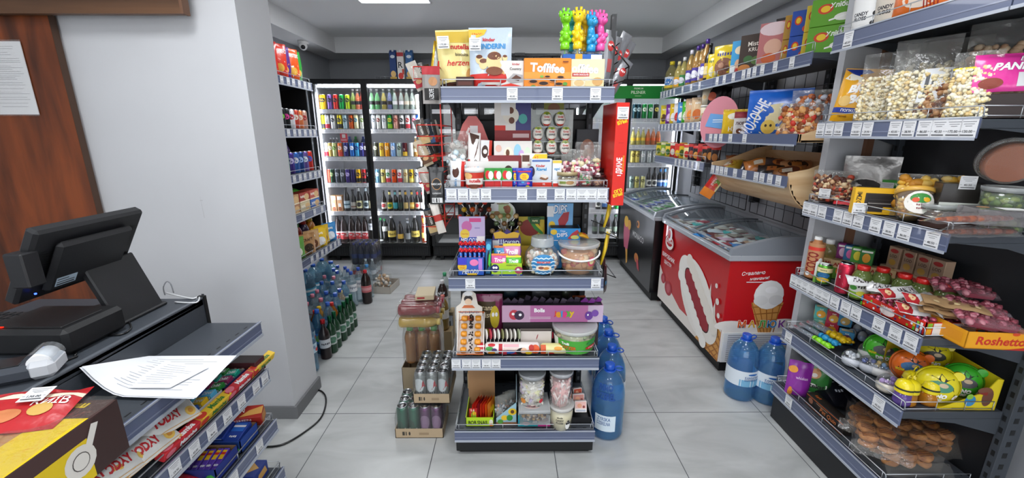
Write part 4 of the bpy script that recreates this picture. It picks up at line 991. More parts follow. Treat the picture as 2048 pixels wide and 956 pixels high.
# folded wire tray lying on the fridges
for (x0,x1,w_) in ((750,780,'left fridge beside the milk cartons'),(1250,1330,'fridge with the green sign')):
    a = onY(x0,148,FY+.1).x; b_ = onY(x1,148,FY+.1).x; m = MB()
    for z in (FZ+.004,FZ+.035): m.tube([(a,FY+.1,z),(b_,FY+.1,z),(b_,FY+.4,z),(a,FY+.4,z)],.003,WIRE,5,closed=True)
    n = max(3,int((b_-a)/.05))
    for i in range(n+1): m.tube([(a+(b_-a)*i/n,FY+.1,FZ+.035),(a+(b_-a)*i/n,FY+.1,FZ+.004),(a+(b_-a)*i/n,FY+.4,FZ+.004)],.002,WIRE,4)
    tag(m.build('wire_tray'),'white wire tray lying on top of the '+w_,'tray')
# ============================================================ LEFT WALL SHELVES
def on_left(k,y,dx=.0): return Vector((LXF-.03-dx+(.1 if k == 4 else 0),y,SLz[k]+.001))
wl = ['top','second','third','fourth','lowest']
def wL(k): return 'on %s left wall shelf' % wl[k]
cols0 = [('#23a0a8','#e8d020','teal'),('#e07a20','#e8d040','orange yellow'),('#d8281c','#f0a030','red'),('#e03a22','#f5f0e8','bright red'),('#5a2a86','#e8a020','purple'),('#ea5a1a','#f8e8d0','orange'),('#2f9a38','#e8e040','green')]
for i,(c,c2,d) in enumerate(cols0):
    y = 2.92+i*.095
    put('chips'+c,pouch(.15,.235,.07,c+':f',[('p',[(.1,.1),(.5,.3),(.9,.2),(.8,.5),(.3,.45)],c2),tx('CHIPSTERS' if i % 2 else 'LUX',.5,.78,.12,'#ffffff',sl=.2),('e',.5,.3,.25,.12,'#e8b040')],'pillow',i),(LXF-.085+(.02 if i % 2 else 0),y,SLz[0]+.001),PI/2*.45+.1*i,
        '%s crisps bag with white lettering %s' % (d,wL(0)),'crisps bag')
def lr(i,n,desc,k,tup,y,dx=0,cat=None,rz=.6):
    p = on_left(k,y,dx+.03); kind,key,fn,r = tup
    put(key,fn,tuple(p),rz,nm(desc,i,wL(k)),cat or kind)
for i in range(3): lr(i,3,'black bottle with white mark',1,gb('#121214',None,'#1a1a1c:g','#d8d8d8',kind='bigpet',r=.036,h=.24),2.96+i*.09,.06)
for i,(c,e,d) in enumerate((('#e8ece8','#4aa83a','white and green can'),('#202224','#7ad03a','black and green can'),('#202224','#e83a9a','black and pink can'),('#e8e8ec','#c82a3a','white and red can'),('#c84a3a','#e8e0d0','red cola can'),('#d87a4a','#e8d8c8','copper can'),('#c8a090','#a82a2a','rose can'))):
    lr(i,7,d,1,C3(c,e,r=.03,h=.15),3.08+i*.068,-.0)
put('candybag',clearbag(.25,.17,.12,['#d8963a','#c8503a','#7aa83a','#e8c86a','#8a4a7a'],.014,110,3,.8),(LXF-.16,3.1,SLz[2]+.0),1.2,'clear bag of mixed coloured sweets behind cans on the third left shelf','snack bag')
for i,(c,e,d) in enumerate((('#5a1a1e','#c8a0a0','dark red can'),('#b02a2c','#f0e0e0','red can'),('#3a8a4a','#e0e8d0','green can'),('#4a3a8a','#c8c0e8','purple can'),('#3a66b0','#e8e8f0','blue can'),('#2a4a8a','#a0c0f0','navy can'),('#6a5a9a','#d8e8f0','lilac can'),('#c83a30','#3a5ac0','red and blue can'))):
    lr(i,8,d,2,C3(c,e,r=.031,h=.165),2.95+i*.075,-.01)
lr(8,9,'blue capped drink bottle',2,gb('#5a3a8a',None,'#2a5ac8:g','#7a5ab0',kind='bigpet',r=.036,h=.24),3.35,.1)
bx = lambda w,h,d,c,a=(),**k: carton(w,h,d,c,a,**k)
put('gbag',pouch(.15,.2,.06,'#7aa84a:f',[('e',.5,.4,.3,.2,'#e8e0c0'),tx('NUT',.5,.75,.12,'#f8f0e0')],'stand',31),(LXF-.06,2.99,SLz[3]),1.2,'green snack pouch at the pillar end on the fourth left shelf','snack bag')
for i,(y,z,c,d) in enumerate(((3.1,0,'#b8805a','brown biscuit'),(3.1,.075,'#c89a6a','light brown biscuit'),(3.27,0,'#d8c8a0','cream biscuit'),(3.27,.075,'#a83a2c','brick red wafer'),(3.44,0,'#3a6ab8','blue cookie'),(3.44,.075,'#c85a4a','salmon cookie'))):
    put('cb'+c,bx(.16,.073,.1,c,[('e',.7,.5,.25,.35,'#e0b880'),tx('MINI',.3,.6,.35,'#fff8e8',w=.4),('r',0,0,1,.15,'#f0e0c0')]),(LXF-.02,y,SLz[3]+z),PI/2,'%s box %s on the fourth left shelf' % (d,'stacked above another' if z else 'at the bottom of its stack'),'box')
put('greenflat',pouch(.2,.13,.04,'#52b030:f',[('e',.5,.5,.3,.25,'#e8e040')],'pillow',8),(LXF-.1,3.28,SLz[3]+.15),0,'bright green packet lying on the biscuit boxes on the left shelving','snack bag',rot=(-1.35,0,PI/2))
for i,(c,e,d,y) in enumerate((('#6aa84a','#f0f0e0','green pouch at the pillar end',2.93),('#b88a5a','#3a2a1a','brown kraft snack pouch',3.06),('#c8a070','#6a3a1a','tan snack pouch',3.18),('#e8c020','#f0f0f0','yellow packet',3.27),('#d8b020','#8a4a1a','golden packet',3.36),('#3a8ac8','#e8f0f8','light blue pouch',3.46))):
    put('lp'+c,pouch(.135,.165,.06,c+':f',[('e',.5,.35,.28,.2,e),tx('CRAFT' if i == 1 else 'SNAX',.5,.72,.13,'#fff8e8' if i != 1 else '#2a1a10')],'stand',40+i),(LXF+.04+(i % 2)*.02,y,SLz[4]),1.05,'%s on the lowest left wall shelf' % d,'snack bag')
for i,(c,cap,d) in enumerate((('#5a1a1a','#c82a24','dark red'),('#a8401c','#d83020','orange brown'),('#8a2a1c','#4aa83a','brown green capped'),('#3a2a4a','#c8302c','purple'),('#c87a2a','#e8c040','amber'))):
    k = gb(c,None,cap+':g','#6aa040' if i == 2 else '#c8a070',kind='juice',r=.042,h=.2)
    put(k[1],k[2],(LXF-.10,3.0+i*.115,SLz[4]+.001),1,'%s sauce bottle behind the pouches on the lowest left shelf' % d,'bottle')
# ============================================================ BOTTLES ON THE LEFT FLOOR
cx5 = lambda x,y: (520+x/2.1235,400+y/2.1235)
def floor_item(px,py,h,key,fn,label,cat,group=None,z=0,rz=.6):
    p = onZ(px,py,z+h); put(key,fn,(p.x,p.y,z),rz,label,cat,group)
    return p
BLUEW = clear('#b9dcee',.16,.05); BLUED = clear('#6fb4dc',.22,.05); CLW = clear('#e4eef2',.12,.05)
wat = bottle('pet',.044,.33,BLUEW,'#2a5fc0:g','#bcd8e8',[tx('OPUS',.5,.6,.3,'#284a8a'),('e',.8,.3,.1,.2,'#c83a3a')],(.42,.62),lspan=200)
watg = bottle('pet',.044,.33,BLUED,'#2a64c8:g','#3a86c8',[('e',.5,.5,.3,.35,'#7ac050')],(.25,.5))
watp = bottle('pet',.042,.31,CLW,'#e88aa0:g','#d8e4ea',[('r',0,.4,1,.6,'#c83a4a')],(.4,.6))
watw = bottle('pet',.042,.33,CLW,'#2a54b8:g','#eef0f2',[tx('opus',.5,.5,.35,'#3a4a6a')],(.45,.66))
jugb = bottle('jug',.075,.33,clear('#a8cfe0',.2,.06),'#2a60c0:g','#4aa0c0',[('r',0,.5,1,.8,'#e8f0f4')],(.3,.5),capr=.022,caph=.022)
grn = bottle('wine',.034,.28,mat('#0e3a20','g'),'#0f5a34:m','#b8c0bc',[('e',.5,.5,.3,.35,'#4a7a60')],(.25,.5),capr=.0145,caph=.05)
drk = bottle('wine',.037,.29,mat('#1c0f10','g'),'#a81c24:m','#c8ccd0',[tx('BLAGO',.5,.5,.3,'#2a2a34')],(.3,.52),capr=.016,caph=.03)
yel = bottle('pet',.042,.28,clear('#e8b050',.35,.06),'#e8c020:g','#e0902a',[('e',.5,.5,.3,.3,'#f0e060')],(.25,.5))
red_ = bottle('pet',.042,.29,clear('#d88a3a',.35,.06),'#d8281e:g','#e8641e',[('e',.5,.5,.3,.3,'#f0d040')],(.2,.5))
cola = bottle('pet',.045,.32,mat('#1c0e0a','g'),'#c81e2a:g','#c86a6e',[('r',0,.3,1,.7,'#d89a9c')],(.36,.56))
clb = bottle('pet',.045,.33,CLW,'#3a8ac8:g',None)
spec = [(197,522,wat,'w1','front water bottle with pale label beside the pillar foot'),(205,498,wat,'w1','second water bottle from the pillar in the front file'),(228,480,wat,'w1','third water bottle from the pillar, its blue cap near the wine bottle'),
        (250,455,watg,'w2','blue bottle with green sign in front of the dark red capped bottle'),(204,450,wat,'w1','water bottle in the second file nearest the pillar'),(230,458,watg,'w2','blue bottle with green sign in the second file'),
        (305,500,drk,'w3','dark wine coloured bottle with red cap in front of the green bottles'),
        (285,440,wat,'w1','water bottle behind the yellow drink bottles'),(262,415,watp,'w4','clear bottle in the crowd behind the pink caps'),(285,398,wat,'w1','blue capped bottle between pink caps and yellow cap'),(309,396,wat,'w1','blue capped bottle beside the clear yellow capped one'),
        (195,430,watp,'w4','pink capped bottle closest to the pillar'),(218,428,watp,'w4','pink capped bottle just right of the closest one'),(223,398,watp,'w4','pink capped bottle in the second row from the pillar'),(240,383,watp,'w4','pink capped bottle behind the other pink caps'),
        (262,345,wat,'w1','blue capped water bottle at the left of the middle row'),(307,345,wat,'w1','blue capped water bottle in the middle row centre'),(352,343,wat,'w1','blue capped water bottle right in the middle row'),(341,380,watw,'w5','white labelled bottle behind the green bottles'),(342,396,yel,'w6','yellow capped bottle behind the green glass bottles'),
        (275,320,watp,'w4','pink capped bottle beside the large jugs'),(315,320,watp,'w4','pink capped bottle in the middle of the water crowd'),(313,290,watw,'w5','blue capped clear bottle in the far row, left one'),(332,278,watw,'w5','blue capped clear bottle in the far row behind its neighbours'),(357,282,watw,'w5','blue capped clear bottle in the far row below the dark pack'),(367,296,watw,'w5','blue capped clear bottle just in front of the far row'),(340,300,watw,'w5','blue capped clear bottle in the second far row'),
        (382,300,watw,'w5','tall clear bottle left of the front white labelled one'),(405,288,watw,'w5','tall clear bottle with white label left of the cola'),(272,456,yel,'w6','yellow capped drink bottle left of the brown capped one'),(293,462,red_,'w7','orange drink bottle with red cap behind the wine bottle'),(318,436,red_,'w7','orange drink bottle with red cap behind the green bottles')]
FL = []
for x,y,fn,key,d in spec: FL.append((*cx5(x,y),{'w3': .29,'w4': .31,'w6': .28,'w7': .29}.get(key,.33),key,fn,d,'bottle','drink bottles on the floor by the left wall',.045))
gw = ['nearest the wine bottle','second from the wine bottle','third from the wine bottle','fourth from the wine bottle','second farthest in the row','farthest in the row']
for i,(x,y) in enumerate(((318,485),(340,465),(353,449),(368,436),(382,420),(393,408))): FL.append((*cx5(x,y),.28,'w8',grn,'dark green glass bottle, '+gw[i],'bottle','green glass bottles in a row',.036))
FL.append((*cx5(443,297),.32,'w9',cola,'dark cola bottle with red cap and pink label by the tile edge','bottle',None,.046))
FL.append((*cx5(452,274),.33,'w10',clb,'clear blue capped bottle right behind the cola','bottle',None,.046))
for i,(x,y) in enumerate(((180,290),(222,250),(262,240),(300,222))): FL.append((*cx5(x,y),.33,'w11',jugb,'large pale blue water jug under the wall shelf, %s from the pillar' % ORD[i],'jug','large water jugs under the shelf',.078))
Q = [[onZ(f[0],f[1],f[2]).x,onZ(f[0],f[1],f[2]).y,f[-1]] for f in FL]
def relax(Q,box,n=300):
    for _ in range(n):
        for i in range(len(Q)):
            for j in range(i):
                a,b_ = Q[i],Q[j]; dx = a[0]-b_[0]; dy = a[1]-b_[1]; d = math.hypot(dx,dy) or 1e-4; o = a[2]+b_[2]+.001-d
                if o > 0:
                    k = o/d*.5; a[0] += dx*k; a[1] += dy*k; b_[0] -= dx*k; b_[1] -= dy*k
        for q in Q: q[0] = min(max(q[0],box[0]+q[2]),box[1]-q[2]); q[1] = min(max(q[1],box[2]+q[2]),box[3]-q[2])
relax(Q,(-1.94,-1.24,2.285,4.02))
for f,q in zip(FL,Q): put(f[3],f[4],(q[0],q[1],0),.6,f[5],f[6],f[7])
def pack_of(n,m_,r,h,fn_body,cap,glass,lab,base=None,film=True,name='bottle_pack',film_h=1.0):
    """shrink wrapped pack: each bottle or can in it is a part"""
    def f():
        t = mk(name); body = fn_body()
        kids = [body] if body.type == 'MESH' else list(body.children)
        for i in range(n):
            for j in range(m_):
                for c in kids:
                    o = c.copy(); COL.objects.link(o); o.parent = t; o.location = ((i-(n-1)/2)*2*r,(j-(m_-1)/2)*2*r,.004 if base else 0)
        for c in kids: bpy.data.objects.remove(c)
        if body.type != 'MESH': bpy.data.objects.remove(body)
        if base:
            b = MB(); w,d = n*r+.006,m_*r+.006
            b.box(-w,w,-d,d,0,.003,base)
            for q in ((-w,w,-d,-d+.003),(-w,w,d-.003,d),(-w,-w+.003,-d,d),(w-.003,w,-d,d)): b.box(*q,0,.055,base)
            b.art(SF(2*w,.055,-w,-d,0),[('r',.15,.3,.2,.7,'#3a342c'),('r',.22,.3,.24,.7,'#3a342c'),('e',.3,.5,.02,.2,'#3a342c'),('r',.5,.35,.7,.6,'#9a8468')])
            b.build('cardboard_tray',t)
        if film:
            w,d = n*r+.004,m_*r+.004; cr = crinkle(3,.004); F = MB(); fm = clear('#f4f6f6',.035,.07,.6); H = h*film_h+.003
            ring = lambda u: [(-w+2*w*u*4,-d) if u < .25 else (w,-d+2*d*(u-.25)*4) if u < .5 else (w-2*w*(u-.5)*4,d) if u < .75 else (-w,d-2*d*(u-.75)*4)][0]
            F.grid(lambda i,j: (ring(i % 1.0)[0]*(1-.08*max(0,j-.75)*4)+cr(i*3,j)*.5,ring(i % 1.0)[1]*(1-.08*max(0,j-.75)*4)+cr(j,i*3)*.5,.02+(H-.02)*j),32,6,fm)
            F.grid(lambda i,j: ((i-.5)*2*w*.92,(j-.5)*2*d*.92,H+cr(i*2,j*2)*1.4),12,12,fm)
            F.build('shrink_film',t)
        return t
    return f
dk_b = bottle('bigpet',.034,.235,mat('#181a30','g'),'#1c2f86:g','#1f2f6a',(),(.3,.5),seg=12)
clr_b = bottle('bigpet',.034,.235,clear('#dfe8ee',.2,.06),'#d8e0e8:g','#d8dce4',(),(.3,.5),seg=12)
pb = onZ(720,490,.395)
put('pk1',pack_of(4,3,.034,.155,bottle('juice',.034,.155,clear('#dfe8ee',.2,.06),'#d8e0e8:g','#b03a3a',(),(.3,.6),seg=12),None,None,None),(pb.x,pb.y+.16,0),0,'clear plastic wrapped bottle pack under the dark blue capped pack','bottle pack')
put('pk2',pack_of(4,3,.034,.235,dk_b,None,None,None),(pb.x,pb.y+.16,.16),0,'wrapped pack of dark bottles with blue caps, on top of another pack','bottle pack')
p = onZ(*cx5(478,330),0)
put('pk3',pack_of(2,3,.034,.235,clr_b,None,None,None),(p.x+.0,p.y+.0,0),0,'clear wrapped bottle pack with red labels between cola and cardboard tray','bottle pack')
p = onZ(*cx5(512,398),0)
put('trayd',tray(.2,.07,.26,'#b8b2a8','#a8a298',slope=False,name='cardboard_tray'),(p.x,p.y,0),-.1,'low grey cardboard tray on the floor in front of the fridge','tray')
put('bagd',clearbag(.17,.16,.1,['#b89a7a','#d8d0c4','#a8b0b0'],.018,40,9,.8),(p.x,p.y+.13,.004),-.1,'clear bag standing in the grey cardboard tray by the fridge','bag')
# ============================================================ SWEETS ON THE MIDDLE STAND
def gx(px,py,dy): p = onY(px,py,GY+dy); return p
def GI(k,x0,x1,yt,dy,key,fn,label,cat,rz=0.0,rot=None,z=0.0,h=None,group=None):
    """fn(w, h) -> builder; the thing stands on shelf k, its front dy behind the shelf edge"""
    if isinstance(rz,str): group,rz = rz,0.0
    z0 = GZ[k]+.002+z; ym = yt+25
    a = gx(x0,ym,dy); b_ = gx(x1,ym,dy); zt = gx(x0,yt,dy).z
    w = b_.x-a.x; hh = h or (zt-z0)
    return put(key,fn(w,hh),((a.x+b_.x)/2,GY+dy,z0),rz,label,cat,group,rot=rot)
ts = 'of the middle stand'
# ---- top shelf
GI(0,878,951,58,.085,'n1',lambda w,h: pouch(w,h,.07,'#e2d28c:f',[('r',0,.78,1,.97,'#c8a83a'),('e',.2,.8,.16,.08,'#e8dca8'),tx('nutella',.62,.71,.09,'#c01c24',w=.75,off=.03),tx('biscuits',.66,.58,.055,'#3a241a',w=.4),tx('herzen',.55,.44,.10,'#c8202a',w=.6,sl=.3),
    ('e',.88,.22,.14,.13,'#c8904a'),('e',.5,.05,.6,.07,'#3a2018'),('r',.2,.03,.5,.1,'#5a3020')],'stand',3,tagp=(-.32,.86,0),taper=-.04),'yellow cream biscuit pouch with red lettering and gold top','biscuit pouch',rot=(-.06,-.05,.12))
egg = lambda u,v,s,c='#e8c890': [('e',u,v,s,s*.85,c),('e',u,v+s*.45,s*.85,s*.35,'#6a3a22')]
GI(0,938,1023,54,.055,'n2',lambda w,h: pouch(w,h,.07,'#bccad8:f',[('r',0,.0,1,.24,'#c8261e'),('p',[(0,.2),(.2,.27),(.45,.2),(.7,.28),(1,.22),(1,.3),(0,.3)],'#e8eef2'),('p',[(0,.97),(.42,.97),(.36,.88),(.2,.83),(0,.8)],'#e8b838'),tx('NEU!',.2,.915,.06,'#d83a1e',w=.24),
    tx('kinder',.47,.8,.06,'#c8202a',w=.34,off=.03),tx('KINDERINI',.53,.69,.085,'#2a8ac8',w=.66,off=.03)] + egg(.24,.48,.09) + egg(.34,.40,.11) + egg(.6,.44,.19) + egg(.85,.5,.06) + [('e',.6,.28,.2,.07,'#7a4428'),('r',.3,.06,.75,.1,'#f0e8e0')],'stand',9,tagp=(-.34,.80,1),taper=-.03),'tall silver white biscuit pouch with blue lettering and red foot','biscuit pouch',rot=(-.04,0,-.03))
GI(0,995,1048,121,.035,'n3',lambda w,h: carton(w,h,.03,'#dad6d2',[('r',0,0,1,.1,'#c8261e'),('p',[(0,.1),(.5,.2),(1,.08),(1,.0),(0,0)],'#d8301e'),tx('kinder',.7,.88,.08,'#c8202a',w=.35),tx('Country',.68,.7,.12,'#4a3a34',w=.5),('p',[(.35,.3),(.6,.55),(.95,.5),(.95,.25),(.5,.2)],'#a8a4a4'),('p',[(.5,.35),(.7,.5),(.9,.4),(.8,.28)],'#5a3424'),('p',[(.05,.35),(.15,.7),(.25,.6),(.3,.3)],'#dcb070'),('r',.02,.3,.07,.7,'#88847e')]),'white chocolate box with red foot between pouch and orange box','chocolate box',rz=.06)
nut = lambda u,v,s: [('e',u,v,s,s*.7,'#c87a34'),('e',u,v+.02,s*.75,s*.45,'#2a140c')]
GI(0,1048,1142,116,.03,'n4',lambda w,h: carton(w,h,.03,'#e8871f',[('r',0,.3,1,.55,'#ee9a3c'),tx('Toffifee',.5,.68,.30,'#ffffff',w=.9,out='#6a3a1a',off=.04,rot=-.05)] + nut(.2,.22,.11) + nut(.42,.16,.13) + nut(.62,.26,.09) + nut(.75,.14,.1) + nut(.5,.38,.07) + nut(.78,.36,.09) + [('e',.2,.06,.06,.06,'#5a9a3a'),('e',.88,.16,.05,.06,'#5a9a3a'),('e',.38,.4,.04,.04,'#7ab04a'),('r',.82,.86,.94,.9,'#7a3a14')]),'bright orange toffee box with white rounded lettering','toffee box')
GI(0,1142,1209,118,.035,'n5',lambda w,h: carton(w,h,.03,'#f0dfae',[tx('offifee',.42,.68,.30,'#ffffff',w=.85,out='#6a4a2a',off=.04,rot=-.05),('r',.04,.42,.55,.54,'#b83a34'),tx('WHITE CHOCOLATE',.3,.48,.06,'#ffffff',w=.45),('e',.25,.2,.2,.16,'#f0e0c0'),('e',.25,.2,.15,.11,'#e0c088'),('e',.6,.18,.18,.14,'#e8d4a0'),('e',.8,.25,.16,.14,'#d8a868'),('e',.5,.34,.14,.08,'#efe2c0')]),'cream toffee box with red banner beside the orange one','toffee box')
GI(0,1125,1203,108,.075,'n6',lambda w,h: carton(w,h,.05,'#1f5cae',[('r',.32,.7,.5,1,'#e8a020'),('r',.72,.74,1,.98,'#e8ecf0')],[],[],[]),'blue box behind the two toffee boxes','box')
GI(0,913,948,166,.03,'n7',lambda w,h: carton(w,.045,.05,'#3a1c16',[('r',.1,.3,.9,.6,'#5a2c22')]),'low dark brown chocolate pack in front of the cream pouch','chocolate pack',h=.05)
# bubble wands: a clear tube with a coloured animal figure on top
def wand(c,c2,seed):
    def f():
        t = mk('bubble_wand'); r = random.Random(seed)
        m = MB(); m.lathe([(.012,0),(.014,.01),(.0135,.14)],12) if False else m.lathe([(.013,0,clear('#e8f2f6',.12,.05)),(.0145,.01),(.0125,.05),(.0145,.09),(.013,.135)],14); m.build('tube',t)
        m = MB(); m.lathe([(.011,.004,clear(c,.4,.1)),(.011,.09)],12); m.tube([(0,0,.02),(0,0,.13)],.003,c+':g',6); m.build('bubble_liquid',t)
        m = MB(); m.lathe([(.0165,.13,c+':g'),(.017,.14),(.0165,.152),(.012,.155)],16)
        m.ball((0,0,.172),.019,c+':g',14,10,sz=1.1); m.ball((0,-.014,.168),.010,c+':g',10,8)
        m.ball((-.014,-.012,.180),.008,c+':g',8,6); m.ball((.014,-.012,.180),.008,c+':g',8,6)
        m.tube([(0,0,.18),(r.uniform(-.005,.005),0,.20),(0,0,.215)],[.016,.013,.012],c+':g',10)
        m.ball((0,-.002,.228),.021,c+':g',14,10,sx=.95,sz=.95); m.ball((0,-.018,.222),.012,c+':g',10,8,sz=.8)
        for s_ in (-1,1):
            m.ball((s_*.019,0,.240),.009,c+':g',8,6,sz=1.2,sx=.7); m.tube([(s_*.007,0,.244),(s_*.009,0,.258)],[.004,.005],c+':g',8); m.ball((s_*.014,-.006,.160),.009,c+':g',8,6)
        m.build('animal_figure',t)
        m = MB()
        for s_ in (-1,1): m.ball((s_*.008,-.019,.233),.003,'#1a1a1a:g',6,4)
        m.build('eyes',t)
        return t
    return f
for i,(x,y,c,d,dy) in enumerate(((1132,14,'#7ed321','lime green',.10),(1158,12,'#f2cc1c','yellow',.10),(1171,20,'#e8b81c','second yellow',.15),(1185,22,'#2a9ad0','blue',.11),(1204,18,'#ee5aa6','pink',.12),(1145,20,'#3aa8a0','teal',.17),(1188,18,'#e85aa0','rear pink',.18))):
    p = gx(x,y,dy)
    put('wand%d' % i,wand(c,c,i),(p.x,GY+dy,GZ[0]+.001),random.uniform(-.5,.5),'%s animal topped bubble wand standing at the right of the top shelf' % d,'bubble wand','bubble wands on the top shelf',scale=(1.12,1.12,(p.z-GZ[0])/.262))
# low box that holds the wands upright is the blue one; gold packets hanging at the left
for i,(x0,x1,yt,yb,c,dy,d) in enumerate(((855,885,82,150,'#c8a02a:v',.12,'gold foil coffee packet rising behind the cream pouch'),(868,888,95,165,'#a8a9a4:v',.10,'silver foil packet beside the cream pouch'))):
    a = gx(x0,yt,dy); b_ = gx(x1,yb,dy)
    put('gp%d' % i,pouch(.05+.02*i,a.z-b_.z,.02,c,[('r',.2,.3,.8,.6,'#8a6a20')],'pillow',50+i),((a.x+b_.x)/2-.0,GY+dy,b_.z),.4,d,'packet',rot=(0,.18,.4))
# side rack with coffee sachets on red wire (left) and black bracket with silver bars (right)
def side_rack(x,y0,y1,zs,c,label,out):
    t = thing('sachet_rack',(0,0,0),0,label,'rack')
    for z in zs:
        m = MB(); m.tube([(x,y0,z),(x+out,y0,z),(x+out,y1,z),(x,y1,z)],.0022,c,5,closed=True)
        m.tube([(x,y0,z-.045),(x+out,y0,z-.045),(x+out,y1,z-.045),(x,y1,z-.045)],.0022,c,5,closed=True)
        for q in range(5): yy = y0+(y1-y0)*q/4; m.tube([(x,yy,z-.045),(x+out,yy,z-.045),(x+out,yy,z)],.0018,c,4)
        m.build('wire_basket',t)
    m = MB()
    for yy in (y0,y1): m.tube([(x,yy,zs[0]+.02),(x,yy,zs[-1]-.07)],.003,c,5)
    m.build('hanger_wire',t)
    return t
LX = GX0-.012
zr = [gx(870,y,.05).z for y in (134,250,290,345,432)]
side_rack(LX,GY+.04,GY+.36,zr,'#c0281e:g','red wire rack of coffee sachets hanging on the left side of the stand',-.10)
sach = [('#a8a298','#a82030','grey'),('#2a2620','#8a6a3a','black'),('#3a3028','#b8a070','brown'),('#26303a','#4a6a9a','dark blue'),('#a8987e','#5a3a22','beige'),('#1c1a18','#c8281e','black and red')]
def sachet(c,c2,seed,txt=''):
    return pouch(.042,.112,.010,c+':f',[('r',0,.1,1,.38,c2),('e',.5,.3,.3,.08,'#c89a6a'),tx(txt or 'NESCAFE',.5,.65,.08,'#f0ece4',rot=PI/2,w=.4)],'pillow',seed,name='coffee_sachet',nu=6,nv=9)
rn = ['first','second','third','fourth','fifth']
for j,z in enumerate(zr):
    for i in range(6):
        c,c2,d = sach[(i+j*2) % 6]; yy = GY+.06+i*.052; xx = LX-.05+((i*37+j*11) % 5-2)*.006
        ty = [-.5,-.35,-.5,-.45,-.3][j]+((i*13) % 4)*.05
        put('sa'+c,sachet(c,c2,i,'NESCAFE'),(xx-.01,yy,z-.085),.2,'%s coffee sachet, %s from front, %s basket of red rack' % (d,rn[i] if i < 5 else 'last',rn[j]),'sachet','coffee sachets in the red rack',rot=(0,ty*.8,.25+((i*7) % 3)*.15))
# big sachets facing the front of the rack
a = gx(866,180,.03); put('bigs1',pouch(.07,.14,.012,'#8a8480:f',[('r',0,.78,1,1,'#a81c28'),('r',.1,.1,.9,.42,'#1c1a18'),tx('NESCAFE',.5,.26,.13,'#f0f0f0',rot=PI/2,w=.28),('e',.6,.6,.25,.12,'#b8845a')],'pillow',4,name='coffee_sachet'),(a.x-.005,GY+.025,gx(866,208,.03).z),.1,'large white and red coffee pack at the top front of the red rack','sachet')
a = gx(874,370,.025); put('bigs2',pouch(.062,.155,.012,'#1a1a1c:f',[('e',.5,.55,.32,.16,'#a87a4a'),('e',.5,.55,.28,.14,'#1a1a1c'),tx('NESCAFE',.5,.55,.05,'#e8e8e8'),tx('ESPRESSO',.5,.3,.04,'#d8d8d8'),('r',.15,.04,.85,.18,'#e8e8e8'),('r',.2,.05,.24,.17,'#1a1a1a'),('r',.3,.05,.33,.17,'#1a1a1a'),('r',.42,.05,.5,.17,'#1a1a1a'),('r',.6,.05,.64,.17,'#1a1a1a')],'pillow',14,name='coffee_sachet'),(a.x,GY+.02,gx(874,408,.025).z),.05,'black espresso pack with barcode hanging at the second basket','sachet')
a = gx(884,440,.03); put('bigs3',pouch(.035,.14,.012,'#c8c0b8:f',[('r',0,.4,1,.6,'#a82a20')],'pillow',17,name='coffee_sachet'),(a.x,GY+.03,gx(884,466,.03).z),.2,'slim red and white sachet at the bottom of the red rack','sachet',rot=(0,-.25,.2))
# right bracket
t = thing('packet_bracket',(0,0,0),0,'black wire bracket of silver packets on the upper right of the stand','rack')
RXX = GX1+.004
m = MB(); zt_,zb_ = gx(1212,25,.1).z,gx(1212,170,.1).z
m.box(RXX,RXX+.018,GY+.12,GY+.15,zb_,zt_,'#17181b:g')
for yy in (GY+.1,GY+.3): m.tube([(RXX,yy,zt_-.12),(RXX+.075,yy,zt_-.2),(RXX+.07,yy,zb_+.02),(RXX,yy,zb_)],.003,'#111:g',5)
for k in range(5): m.tube([(RXX+.03,GY+.1,zb_+.02+k*.035),(RXX+.03,GY+.3,zb_+.02+k*.035)],.0022,'#111:g',5)
m.tube([(RXX+.075,GY+.1,zt_-.2),(RXX+.075,GY+.3,zt_-.2)],.003,'#111:g',5); m.build('wire_frame',t)
for i,(x,y,tilt,dy,hh) in enumerate(((1222,60,.05,.12,.20),(1230,70,.2,.17,.19),(1243,55,.42,.22,.21),(1252,68,.5,.26,.20),(1245,120,.55,.14,.16),(1236,90,.3,.2,.18))):
    p = gx(x,y,dy); put('silverbar%d' % (i % 3),pouch(.05,hh,.014,'#8e8f93:v',[('e',.5,.7,.3,.1,'#b82a2a'),('r',.3,.2,.7,.45,'#a84a4a'),tx('GUM',.5,.72,.06,'#fff')],'pillow',60+i,name='silver_packet',nu=6,nv=10),(p.x-.04*math.sin(tilt)*3,GY+dy,p.z-hh),0,'silver foil packet with red print, %s from the front on the upper right bracket' % (rn+['sixth'])[i],'packet','silver packets on the bracket',rot=(0,tilt,.25))
# ---- second shelf
GI(1,912,978,232,.2,'arch',lambda w,h: (lambda: (lambda m: m.build('header_card'))(MB().prism([(-w/2,0),(w/2,0),(w/2,h*.62),(w*.3,h*.88),(w*.12,h),(-w*.12,h),(-w*.3,h*.88),(-w/2,h*.62)],0,.004,'y','#d8726e').art(SF(w,h,-w/2,0,0),[tx('ГЕМАТОГЕН',.5,.58,.1,'#f4e4e0',w=.85),('p',[(.3,.76),(.35,.72),(.42,.82),(.38,.84),(.34,.8)],'#f4e4e0'),('r',.42,.68,.66,.86,'#e8e4e4')]))),'rounded pink display card standing behind the white pouches','display card')
for i,(x0,x1,yt,dy) in enumerate(((896,934,283,.10),(903,938,262,.15),(899,930,290,.07))):
    GI(1,x0,x1,yt,dy,'wp%d' % i,lambda w,h: clearbag(w,h,.05,['#e8ecec','#c8dce4','#f0e4e0'],.012,30,i+3,.75),'clear pouch of white and blue sweets, %s of three on second shelf' % ('frontmost' if i == 2 else 'middle' if i == 0 else 'rearmost'),'sweets pouch',rot=(-.05,-.1+.08*i,0))
